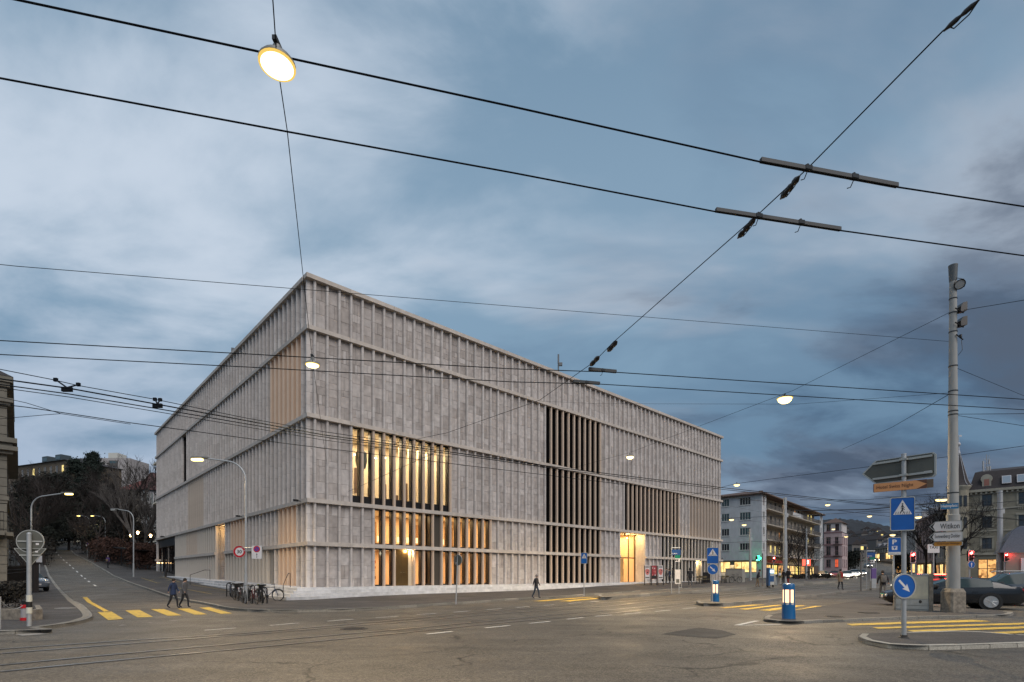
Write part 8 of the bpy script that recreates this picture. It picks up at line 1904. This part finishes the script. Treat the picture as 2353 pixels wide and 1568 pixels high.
car('dark car waiting behind the cabinet with its red brake lights on', b, math.radians(-98), st_s, cab_s, 4.82, 1.9, P_GREYC, None, (0.95, 3.75), 0.36, tails=True)
p_ = at(2111, 1312, 37.5); m = MB()
brake = [o for o in bpy.data.objects if o.get('label') == 'dark car waiting behind the cabinet with its red brake lights on'][0]
m = MB(); m.box((2.12, 0, 1.66), (0.10, 0.75, 0.07)); m.build('brake_light', M_TAIL, brake)
lamp_light('brake_glow', (2.6, 0, 1.5), 25, (1.0, 0.05, 0.03), 0.1, brake)
QC = 'cars queueing with headlights on down the street'
def qcar(px, Y, rz, label, paint, st=st_h, cab=cab_h, L_=4.0, tails=False, head=True, power=60):
    x = (px-CX)/F*Y; c = car(label, (x, Y, land(x, Y)), rz, st, cab, L_, 1.76, paint, QC, (0.8, 3.2) if L_ < 4.5 else (0.95, 3.75), 0.31 if L_ < 4.5 else 0.35, tails=tails, glow_on=head)
    if head and power: lamp_light('headlight_beam', (-L_/2-0.5, 0, 0.7), power, (1.0, 0.9, 0.72), 0.25, c)
    return c
qcar(1892, 104, math.radians(62), 'grey car with lit headlights, first in the queue from the left', P_GREYC)
qcar(1917, 112, math.radians(60), 'red car in the queue behind the grey one', P_REDC, head=True, power=0)
qcar(1946, 104, math.radians(62), 'silver car with lit headlights behind the woman in the beige coat', P_WHITE)
qcar(1963, 118, math.radians(64), 'white van-like car with bright headlights in the queue', P_WHITE, st_s, cab_s, 4.82)
qcar(1980, 132, math.radians(64), 'dark car far back in the queue with headlights on', P_GREYC, power=40)
for i, (px, Y, up) in enumerate(((1995, 175, 0), (2003, 215, 1), (2012, 205, 0), (1990, 240, 1), (2017, 250, 1), (2003, 275, 0))):
    qcar(px, Y, math.radians(70 if not up else -110), ('far car coming down the hill street, ' if not up else 'far car driving up the hill street, ')+('lowest', 'lowest red-lit one', 'second with headlights', 'highest with headlights', 'topmost red-lit one', 'tiniest at the top')[i], P_GREYC, tails=bool(up), head=not up, power=0)
x = (160-CX)/F*158; qcar(158, 149, math.radians(176), 'white car with bright headlights on the crest of the left street', P_WHITE, power=80)
b = gnd(18, 1366, 0.1)+Vector((-1.5, 3.0, 0)); b.z = land(b.x, b.y)+0.12
car('parked dark car behind the iron fence', b, math.radians(150), st_h, cab_h, 4.0, 1.76, mat('parked_paint', (0.10, 0.12, 0.15), 0.2, coat=1.0), None, (0.8, 3.2), 0.31)

# ------------------------------------------------------------------ bicycles and stands
def make_bike(label, paint, loc, rz, lean=0.0, seat=None, basket=False):
    t = thing('bicycle', label, 'bicycle', loc, rz, 'bicycles parked at the museum corner'); r = 0.335
    pm = paint
    for x in (-0.52, 0.52):
        m = MB(); n_ = 26; m.tube([(x+r*math.cos(2*math.pi*k/n_), 0, r+r*math.sin(2*math.pi*k/n_)) for k in range(n_+1)], 0.024, 6, caps=False); w = m.build('wheel', M_TYRE, t, smooth=True)
        m = MB(); m.tube([(x+(r-0.025)*math.cos(2*math.pi*k/n_), 0, r+(r-0.025)*math.sin(2*math.pi*k/n_)) for k in range(n_+1)], 0.012, 5, caps=False)
        for k in range(14): m.tube([(x, 0, r), (x+(r-0.02)*math.cos(2*math.pi*k/14), 0, r+(r-0.02)*math.sin(2*math.pi*k/14))], 0.003, 3, caps=False)
        m.lathe([(0.03, -0.05), (0.03, 0.05)], (x, 0, r), 8, axis=(0, 1, 0)); m.build('rim', mat('bike_rim', (0.10, 0.10, 0.10), 0.4, metal=0.5), w)
        m = MB(); m.tube([(x+(r+0.045)*math.cos(a_), 0, r+(r+0.045)*math.sin(a_)) for a_ in [math.radians(30+i*15) for i in range(9)]], 0.02, 5); m.build('mudguard', M_TRIM, t)
    bb, st_, hd, hd2 = Vector((-0.08, 0, 0.28)), Vector((-0.22, 0, 0.78)), Vector((0.33, 0, 0.80)), Vector((0.37, 0, 0.66)); m = MB()
    for a_, b_ in ((bb, st_), (st_, hd), (bb, hd2), (hd, hd2)): m.tube([a_, b_], 0.018, 6)
    for sy in (-0.05, 0.05): m.tube([bb+Vector((0, sy*0.4, 0)), Vector((-0.52, sy, r))], 0.011, 5); m.tube([st_, Vector((-0.52, sy, r))], 0.010, 5)
    m.build('frame', pm, t); m = MB()
    for sy in (-0.05, 0.05): m.tube([hd2, Vector((0.42, sy, 0.60)), Vector((0.52, sy, r))], 0.012, 5)
    m.build('fork', pm, t); m = MB(); m.tube([hd, Vector((0.30, 0, 0.96))], 0.014, 6); m.tube([Vector((0.22, -0.28, 1.0)), Vector((0.31, -0.20, 1.0)), Vector((0.33, 0, 0.97)), Vector((0.31, 0.20, 1.0)), Vector((0.22, 0.28, 1.0))], 0.013, 6); m.build('handlebar', M_TRIM, t)
    m = MB(); m.tube([st_, st_+Vector((-0.04, 0, 0.12))], 0.014, 6); m.prism([(-0.16, -0.07), (-0.16, 0.07), (-0.02, 0.05), (0.13, 0.02), (0.13, -0.02), (-0.02, -0.05)], st_+Vector((-0.05, 0, 0.12)), (1, 0, 0), (0, 1, 0), (0, 0, 0.06)); m.build('saddle', seat or M_TRIM, t)
    m = MB(); m.lathe([(0.095, -0.01), (0.095, 0.01)], bb+Vector((0, -0.05, 0)), 16, axis=(0, 1, 0)); m.tube([bb+Vector((0, -0.08, 0)), bb+Vector((0.1, -0.09, -0.13)), bb+Vector((0.1, -0.17, -0.13))], 0.01, 5); m.tube([bb+Vector((0, 0.08, 0)), bb+Vector((-0.1, 0.09, 0.13)), bb+Vector((-0.1, 0.17, 0.13))], 0.01, 5); m.build('pedals', M_TRIM, t)
    m = MB(); m.frame((-0.72, -0.07, 0.72), (0.38, 0, 0), (0, 0.14, 0), (0, 0, 0.015)); m.tube([(-0.68, 0.06, 0.72), (-0.53, 0.06, r)], 0.007, 4); m.tube([(-0.68, -0.06, 0.72), (-0.53, -0.06, r)], 0.007, 4); m.build('carrier', M_TRIM, t)
    if basket: m = MB(); m.lathe([(0.12, 0), (0.17, 0.22), (0.16, 0.22), (0.11, 0.01), (0, 0.01)], (0.50, 0, 0.80), 10); m.build('basket', M_TRIM, t)
    t.rotation_euler = (lean, 0, rz); return t
PB = [mat('bike_blue', (0.02, 0.035, 0.07), 0.4), mat('bike_black', (0.012, 0.012, 0.012), 0.4), mat('bike_grey', (0.10, 0.10, 0.10), 0.4), mat('bike_red', (0.12, 0.012, 0.010), 0.4), MATS['bike_black'] if 'bike_black' in MATS else M_TRIM]
# the right-hand one stands side-on, the others point slightly towards the street
bl = [((533, 1374), 122, 0, 'blue bicycle at the left end of the row', False, None), ((547, 1381), 128, 1, 'black bicycle, second from the left end of the row', True, None), ((565, 1388), 125, 2, 'grey bicycle right before the lamp post', False, None), ((590, 1389), 130, 3, 'bicycle with dark red frame right of the lamp post', False, None), ((598, 1380), 118, 1, 'black bicycle with a yellow-green saddle', False, mat('lime_saddle', (0.35, 0.40, 0.06), 0.6)), ((575, 1383), 121, 1, 'black bicycle half hidden by the lamp post', False, None), ((556, 1379), 132, 3, 'red-brown bicycle behind the second stand', True, None), ((604, 1386), 124, 1, 'black bicycle near the right end of the row', True, None), ((618, 1381), 8, 0, 'dark blue bicycle standing side-on at the right end', False, None)]
for (px, py), dg, ci, lab, bk, seat in bl:
    p = gnd(px, py, 0.12); a = math.radians(dg); fwd = Vector((math.cos(a), math.sin(a), 0)); p = p+fwd*(0.5 if dg > 60 else 0.0); p.z = land(p.x, p.y)+0.12
    make_bike(lab, PB[ci], p, a+math.pi if dg > 60 else a, math.radians(4), seat, bk)
for i, (px, py) in enumerate(((525.5, 1371), (536, 1372), (547, 1373.5), (580, 1378), (608, 1387))):
    p = gnd(px, py, 0.12); t = thing('bicycle_stand', ('leftmost black bicycle stand', 'second black bicycle stand from the left', 'third black bicycle stand from the left', 'black bicycle stand right of the lamp post', 'rightmost black bicycle stand, between wheels')[i], 'bicycle stand', p, 0, 'bicycle stands at the museum corner'); m = MB()
    pts = [Vector((-0.13, 0, -0.05)), Vector((-0.13, 0, 0.75))]+[Vector((-0.13*math.cos(math.pi*k/6), 0, 0.75+0.13*math.sin(math.pi*k/6))) for k in range(1, 6)]+[Vector((0.13, 0, 0.75)), Vector((0.13, 0, -0.05))]
    m.tube(pts, 0.035, 8); m.build('hoop', M_BLACK, t); m = MB(); m.tube([(-0.13, 0, 0.35), (0.13, 0, 0.35)], 0.02, 6); m.build('crossbar', M_BLACK, t)
p = on_land(at(1690, 1322, 61).x, 61, 0.13); t = make_bike('bicycle leaning on the grey hoarding by the cafe', PB[1], p, 0.2, 0.05); t['group'] = 'bicycles by the cafe'

# ------------------------------------------------------------------ people
M_SKIN = mat('skin', (0.42, 0.26, 0.19), 0.6); M_HAIRB = mat('hair_dark', (0.018, 0.013, 0.010), 0.8); M_HAIRG = mat('hair_grey', (0.22, 0.20, 0.18), 0.8); M_SHOE = mat('shoe_dark', (0.015, 0.013, 0.012), 0.7)
def cloth(name, c): return mat('cloth_'+name, c, 0.9, var=0.15, scale=9)
C_BLK, C_NAVY, C_GREY, C_TAN, C_JEAN, C_KHAKI, C_RED, C_BEIGE, C_PURP = cloth('black', (0.018, 0.018, 0.021)), cloth('navy', (0.02, 0.034, 0.08)), cloth('grey', (0.085, 0.085, 0.09)), cloth('tan', (0.15, 0.105, 0.065)), cloth('jeans', (0.03, 0.045, 0.07)), cloth('khaki', (0.16, 0.15, 0.055)), cloth('red', (0.28, 0.03, 0.025)), cloth('beige', (0.20, 0.15, 0.105)), cloth('purple', (0.06, 0.035, 0.13))
def person(label, loc, h, yaw, top, legs, stride=0.0, coat=0.86, hair=None, lean=0.0, arms=(0, 0), bulk=1.0, sit=False, extra=None, shoes=None):
    """continuous skinned body facing -y before yaw; stride: step length, arms: forward swing of each hand"""
    t = thing('person', label, 'person', loc, yaw, 'people on the square'); k = h/1.75
    V, E, Rd = [], [], []
    def v(x, y, z, r, par=None):
        V.append((x*k, (y-lean*(max(0, z-0.9)))*k, z*k)); Rd.append(r*k if not isinstance(r, tuple) else (r[0]*k, r[1]*k))
        if par is not None: E.append((par, len(V)-1))
        return len(V)-1
    B = bulk; ph = 0.95 if not sit else 0.62
    dz = ph-0.95
    pel = v(0, 0, ph, (0.155*B, 0.115*B)); sp_ = v(0, 0.01, 1.12+dz, (0.145*B, 0.11*B), pel); ch = v(0, 0.015, 1.31+dz, (0.165*B, 0.12*B), sp_); nb = v(0, 0.01, 1.45+dz, (0.10*B, 0.085), ch); nk = v(0, -0.005, 1.52+dz, 0.055, nb); hc = v(0, -0.025, 1.61+dz, (0.078, 0.092), nk); ht = v(0, -0.02, 1.70+dz, (0.070, 0.082), hc)
    for sd, sw in ((1, arms[0]), (-1, arms[1])):
        sh = v(sd*0.17*B, 0.01, 1.41+dz, 0.068*B, ch); el = v(sd*0.235*B, 0.03-sw*0.35, 1.15+dz+abs(sw)*0.06, 0.050*B, sh); wr = v(sd*(0.245*B-abs(sw)*0.08), -0.02-sw*0.9, 0.93+dz+abs(sw)*0.28, 0.034, el); v(sd*(0.24*B-abs(sw)*0.1), -0.05-sw*1.05, 0.85+dz+abs(sw)*0.30, (0.022, 0.042), wr)
    for sd, sf in ((1, stride), (-1, -stride)):
        if sit: hp = v(sd*0.10, -0.02, 0.60, 0.09, pel); kn = v(sd*0.13, -0.42, 0.58, 0.065, hp); an = v(sd*0.13, -0.36, 0.18, 0.048, kn); v(sd*0.13, -0.50, 0.13, 0.036, an)
        else: hp = v(sd*0.09, 0, 0.88, 0.092, pel); kn = v(sd*0.095, -0.02-sf*0.55-abs(sf)*0.12, 0.50, 0.062, hp); an = v(sd*0.095, 0.03-sf*(1.0 if sf > 0 else 1.15), 0.085+(0.06 if sf < 0 else 0), 0.044, kn); v(sd*0.105, -0.12-sf, 0.035+(0.0 if sf < 0 else 0.01), 0.036, an)
    me = bpy.data.meshes.new('body_cage'); me.from_pydata(V, E, []); ob = bpy.data.objects.new('body_cage', me); COL.objects.link(ob)
    md = ob.modifiers.new('skin', 'SKIN'); md.use_smooth_shade = True
    for i, sv in enumerate(me.skin_vertices[0].data): sv.radius = Rd[i] if isinstance(Rd[i], tuple) else (Rd[i], Rd[i]); sv.use_root = (i == 0)
    sb = ob.modifiers.new('sub', 'SUBSURF'); sb.levels = 1; sb.render_levels = 1
    dg = bpy.context.evaluated_depsgraph_get(); dg.update(); out = bpy.data.meshes.new_from_object(ob.evaluated_get(dg)); bpy.data.objects.remove(ob); bpy.data.meshes.remove(me)
    out.materials.clear()
    for mm in (top, legs, M_SKIN, shoes or M_SHOE): out.materials.append(mm)
    hands = [Vector(V[i]) for i in (10, 14)]
    for p in out.polygons:
        c = p.center; z = c.z/k
        hand = min((c-q).length for q in hands)/k < 0.085
        if hand: mi = 2
        elif z > 1.505+dz: mi = 2
        elif z < (0.10 if not sit else 0.2): mi = 3
        elif z < (coat if not sit else 0.66) and abs(c.x)/k < 0.215: mi = 1
        else: mi = 0
        p.material_index = mi; p.use_smooth = True
    out.name = 'body'; ob = bpy.data.objects.new('body', out); COL.objects.link(ob); ob.parent = t
    hv = Vector(V[hc]); m = MB(); m.sphere(hv+Vector((0, 0.018*k, 0.045*k)), 0.108*k, 10, 8, sc=(0.86, 1.0, 1.0)); m.build('hair', hair or M_HAIRB, t, smooth=True)
    m = MB(); f = hv+Vector((0, -0.098*k, 0.0)); m.sphere(f+Vector((0, -0.008*k, 0)), 0.018*k, 6, 4, sc=(0.8, 1.2, 1.4)); m.build('nose', M_SKIN, t)
    m = MB()
    for sd in (1, -1): m.sphere(f+Vector((sd*0.032*k, 0.016*k, 0.028*k)), 0.011*k, 6, 4)
    m.sphere(f+Vector((0, 0.012*k, -0.045*k)), 0.016*k, 6, 4, sc=(1.5, 0.6, 0.4)); m.build('face', M_HAIRB, t)
    if coat < 0.84:      # coat skirt
        m = MB(); m.lathe([(0.17*B*k, coat*k), (0.165*B*k, 0.98*k), (0.155*B*k, 1.10*k)], n=14); o = m.build('coat_skirt', top, t, smooth=True); o.scale = (1, 0.78, 1)
    if extra == 'backpack': m = MB(); m.bbox((0, 0.19*k, 1.22*k), (0.30*k, 0.17*k, 0.44*k), 0.06); m.build('backpack', C_GREY, t, smooth=True)
    if extra == 'bag': m = MB(); m.bbox((0.0, 0.17*k, 1.10*k), (0.28*k, 0.12*k, 0.30*k), 0.04); m.build('rucksack', C_TAN, t, smooth=True)
    if extra == 'whitebag': m = MB(); m.bbox((-0.24*k, 0.06*k, 1.12*k), (0.14*k, 0.26*k, 0.28*k), 0.05); m.build('shoulder_bag', M_SWHITE, t, smooth=True)
    if extra == 'scarf': m = MB(); m.lathe([(0.085*k, 1.40*k), (0.105*k, 1.45*k), (0.09*k, 1.52*k)], n=12); m.box((0.02, -0.15*k, 1.25*k), (0.16*k, 0.04, 0.42*k)); m.build('scarf', C_RED, t, smooth=True)
    if extra == 'hood': m = MB(); m.sphere(hv+Vector((0, 0.03*k, 0.03*k)), 0.128*k, 10, 7, sc=(0.92, 1, 1.1)); m.build('hood', top, t, smooth=True)
    if extra == 'helmet': m = MB(); m.sphere(hv+Vector((0, 0.0, 0.04*k)), 0.14*k, 12, 8); m.build('helmet', M_TRIM, t, smooth=True)
    return t
def pfoot(px, py, dz=0.12): return gnd(px, py, dz)
def PH(p, py0, ytop): return min(1.88, max(1.5, (py0-ytop)*p.y/F))
pp = lambda px, py, yt, dz=0.12: (lambda q: (q, PH(q, py, yt)))(pfoot(px, py, dz))
q, h = pp(1232, 1375.5, 1320); person('man in black jacket and jeans walking on the kerb before the museum', q, h, math.radians(55), C_BLK, C_JEAN, 0.22, 0.86, M_HAIRG, 0.05, (0.15, -0.15))
q, h = pp(1531, 1342, 1304.5); person('man in grey jacket waiting right of the poster stands', q, h, math.radians(80), C_GREY, C_BLK, 0.04, 0.80, None, 0.0, (0.25, 0.2), 1.1)
q, h = pp(1538, 1341.5, 1307); person('person in dark blue jacket facing the man in grey', q, h, math.radians(-80), C_NAVY, C_BLK, 0.03, 0.84, None, 0.0, (0.2, 0.1), 0.95)
q, h = pp(1544.5, 1341, 1305.5); person('person in long black coat behind the tram stop frame', q, h, math.radians(20), C_BLK, C_BLK, 0.03, 0.62)
q, h = pp(1586, 1348, 1305.5); person('person in black hooded jacket walking before the cafe', q, h, math.radians(175), C_BLK, C_GREY, 0.16, 0.80, None, 0.05, (0.1, -0.1), 1.15, extra='hood', shoes=M_SWHITE)
q, h = pp(1740.5, 1350, 1308.5, 0.2); person('stooping man in black jacket and tan trousers on the platform', q, h, math.radians(60), C_BLK, C_TAN, 0.10, 0.86, None, 0.28, (0.2, 0.2), 1.15)
q, h = pp(1792.5, 1345.5, 1306, 0.2); person('woman in green jacket with a white shoulder bag by the bin', q, h, math.radians(70), C_KHAKI, cloth('pale', (0.36, 0.33, 0.30)), 0.05, 0.78, mat('hair_red', (0.12, 0.03, 0.015), 0.8), 0.0, (0.15, 0.1), 1.05, extra='whitebag')
q, h = pp(1800.5, 1342.5, 1309, 0.2); person('person in black behind the woman in the green jacket', q, h, math.radians(-60), C_BLK, C_BLK, 0.03, 0.86)
q, h = pp(1811, 1344.5, 1306, 0.2); person('woman in dark coat and red trousers right of the grey mast', q, h, math.radians(-70), C_BLK, C_RED, 0.06, 0.66, None, 0.0, (0.1, 0.0), 1.1, extra='backpack')
q, h = pp(1931, 1356, 1308, 0.16); person('woman in beige coat with a red scarf crossing the tracks', q, h, math.radians(10), C_BEIGE, C_BLK, 0.12, 0.70, None, 0.0, (0.1, -0.1), 1.12, extra='scarf')
q, h = pp(2029, 1375.5, 1306, 0.09); person('person in dark jacket with a backpack walking off the island', q, h, math.radians(160), C_BLK, C_GREY, 0.20, 0.84, None, 0.08, (0.15, -0.15), 1.1, extra='backpack')
q, h = pp(248, 1306, 1277, 0.12); person('walker in purple top with a tan rucksack on the left street', q, h, math.radians(182), C_PURP, C_BLK, 0.10, 0.88, M_HAIRG, 0.0, (0.05, -0.05), 1.0, extra='bag')
q, h = pp(398, 1398, 1330, 0.0); person('person in navy coat crossing on the yellow stripes, left one of the pair', q, h, math.radians(80), C_NAVY, C_BLK, 0.24, 0.80, None, 0.03, (0.15, -0.15), 1.0)
q, h = pp(424, 1397, 1331, 0.0); person('person in dark grey crossing on the yellow stripes, right one of the pair', q, h, math.radians(85), C_GREY, C_BLK, 0.20, 0.84, None, 0.03, (-0.15, 0.15), 1.0)
# scooter rider waiting behind the cabinet
sx = at(2158, 1322, 33); b = Vector((sx.x, 33.0, 0.0)); t = thing('scooter', 'dark motor scooter waiting left of the tall mast', 'scooter', b, math.radians(70)); 
for x in (-0.6, 0.62): m = MB(); m.lathe([(0.12, -0.05), (0.25, -0.05), (0.27, 0), (0.25, 0.05), (0.12, 0.05)], (x, 0, 0.27), 18, axis=(0, 1, 0)); m.build('wheel', M_TYRE, t, smooth=True)
m = MB(); m.bbox((-0.40, 0, 0.58), (0.75, 0.32, 0.36), 0.08); m.bbox((0.1, 0, 0.33), (0.6, 0.3, 0.12), 0.03); m.bbox((0.48, 0, 0.62), (0.14, 0.36, 0.72), 0.05); m.build('body', P_GREYC, t, smooth=True)
m = MB(); m.bbox((-0.35, 0, 0.80), (0.70, 0.28, 0.10), 0.04); m.build('seat', M_TRIM, t, smooth=True); m = MB(); m.tube([(0.5, 0, 0.9), (0.42, 0, 1.08)], 0.03, 6); m.tube([(0.38, -0.33, 1.08), (0.44, 0, 1.10), (0.38, 0.33, 1.08)], 0.02, 6); m.build('handlebar', M_TRIM, t)
m = MB(); m.bbox((-0.80, 0, 0.66), (0.05, 0.18, 0.08), 0.02); m.build('tail_light', M_TAIL, t)
pr = person('rider in black with a tan vest sitting on the scooter', (b.x-0.12, b.y-0.33, 0.22), 1.75, math.radians(70+90), C_TAN, C_BLK, sit=True, arms=(0.42, 0.42), extra='helmet')
q = on_land(at(1858, 1322, 80).x, 80, 0.0); person('cyclist in dark clothes stopped before the far shops', q, 1.72, math.radians(-70), C_BLK, C_GREY, 0.05, 0.86, arms=(0.4, 0.4)); t = make_bike('bicycle of the cyclist before the far shops', PB[1], q+Vector((0.35, 0, 0)), math.radians(200)); t['group'] = 'bicycles far off'
# ------------------------------------------------------------------ cafe chairs, tables, hoarding
def cafe_chair(p, rz, label):
    t = thing('cafe_chair', label, 'chair', p, rz, 'cafe chairs outside the museum'); m = MB(); m.box((0, 0, 0.45), (0.42, 0.42, 0.04)); m.build('seat', mat('chair_wood', (0.16, 0.13, 0.07), 0.6), t); m = MB(); m.box((0, 0.2, 0.72), (0.42, 0.03, 0.22)); m.build('backrest', MATS['chair_wood'], t)
    for x in (-0.19, 0.19):
        for y in (-0.19, 0.19): m = MB(); m.box((x, y, 0.22 if y < 0 else 0.40), (0.03, 0.03, 0.46 if y < 0 else 0.82)); m.build('leg', M_BLACK, t)
    return t
base_c = lambda px, Y: on_land(at(px, 1322, Y).x, Y, 0.86-land(at(px, 1322, Y).x, Y) if False else 0.14)
c0 = cafe_chair(base_c(1607, 58.5), 0.5, 'cafe chair nearest the lit doorway')
for px, Y, rz, lab in ((1613, 59.2, 2.2, 'cafe chair right of the one nearest the doorway'), (1619, 58.6, -0.6, 'cafe chair before the black menu board'), (1626, 59.5, 1.2, 'cafe chair right of the black menu board'), (1664, 60.5, 0.3, 'cafe chair by the hoarding'), (1672, 61.0, 2.6, 'last cafe chair, before the hoarding')): clone(c0, lab, base_c(px, Y), rz)
def cafe_table(p, label):
    t = thing('cafe_table', label, 'table', p, 0, 'cafe tables outside the museum'); m = MB(); m.lathe([(0.36, 0.72), (0.36, 0.75), (0, 0.75)], n=18); m.build('top', M_BLACK, t); m = MB(); m.lathe([(0.22, 0), (0.2, 0.03), (0.03, 0.05), (0.03, 0.72)], n=12); m.build('foot', M_BLACK, t)
cafe_table(base_c(1601, 58.0), 'cafe table left of the lit doorway'); cafe_table(base_c(1659, 60), 'cafe table behind the far glowing bollard'); cafe_table(base_c(1667, 61), 'cafe table before the hoarding')
p = base_c(1623, 60.4); t = thing('menu_board', 'black board behind the cafe chairs', 'board', p); m = MB(); m.bbox((0, 0, 0.62), (0.9, 0.08, 1.2), 0.02); m.build('panel', M_BLACK, t)
p = on_land(at(1668, 1322, 63.5).x, 63.5, 0.12); t = thing('hoarding', 'grey hoarding panel right of the museum end', 'hoarding', p); w = 36/F*63.5
m = MB(); m.frame((0, 0, 0), (w, -0.15, 0), (0, 0.12, 0), (0, 0, 1.6)); m.build('panel', mat('hoarding_grey', (0.17, 0.165, 0.15), 0.8, var=0.15, scale=2), t); m = MB(); m.frame((-0.02, -0.03, 1.6), (w+0.04, -0.15, 0), (0, 0.18, 0), (0, 0, 0.08)); m.build('cap_rail', M_IRON, t); m = MB(); m.frame((w, -0.15, 0), (0.5, 0.35, 0), (0, 0.3, 0), (0, 0, 1.6)); m.build('end_panel', mat('hoarding_pale', (0.25, 0.245, 0.22), 0.8), t)
print('objects', len(bpy.data.objects), 'tris approx', sum(len(o.data.polygons) for o in bpy.data.objects if o.type == 'MESH')*2)
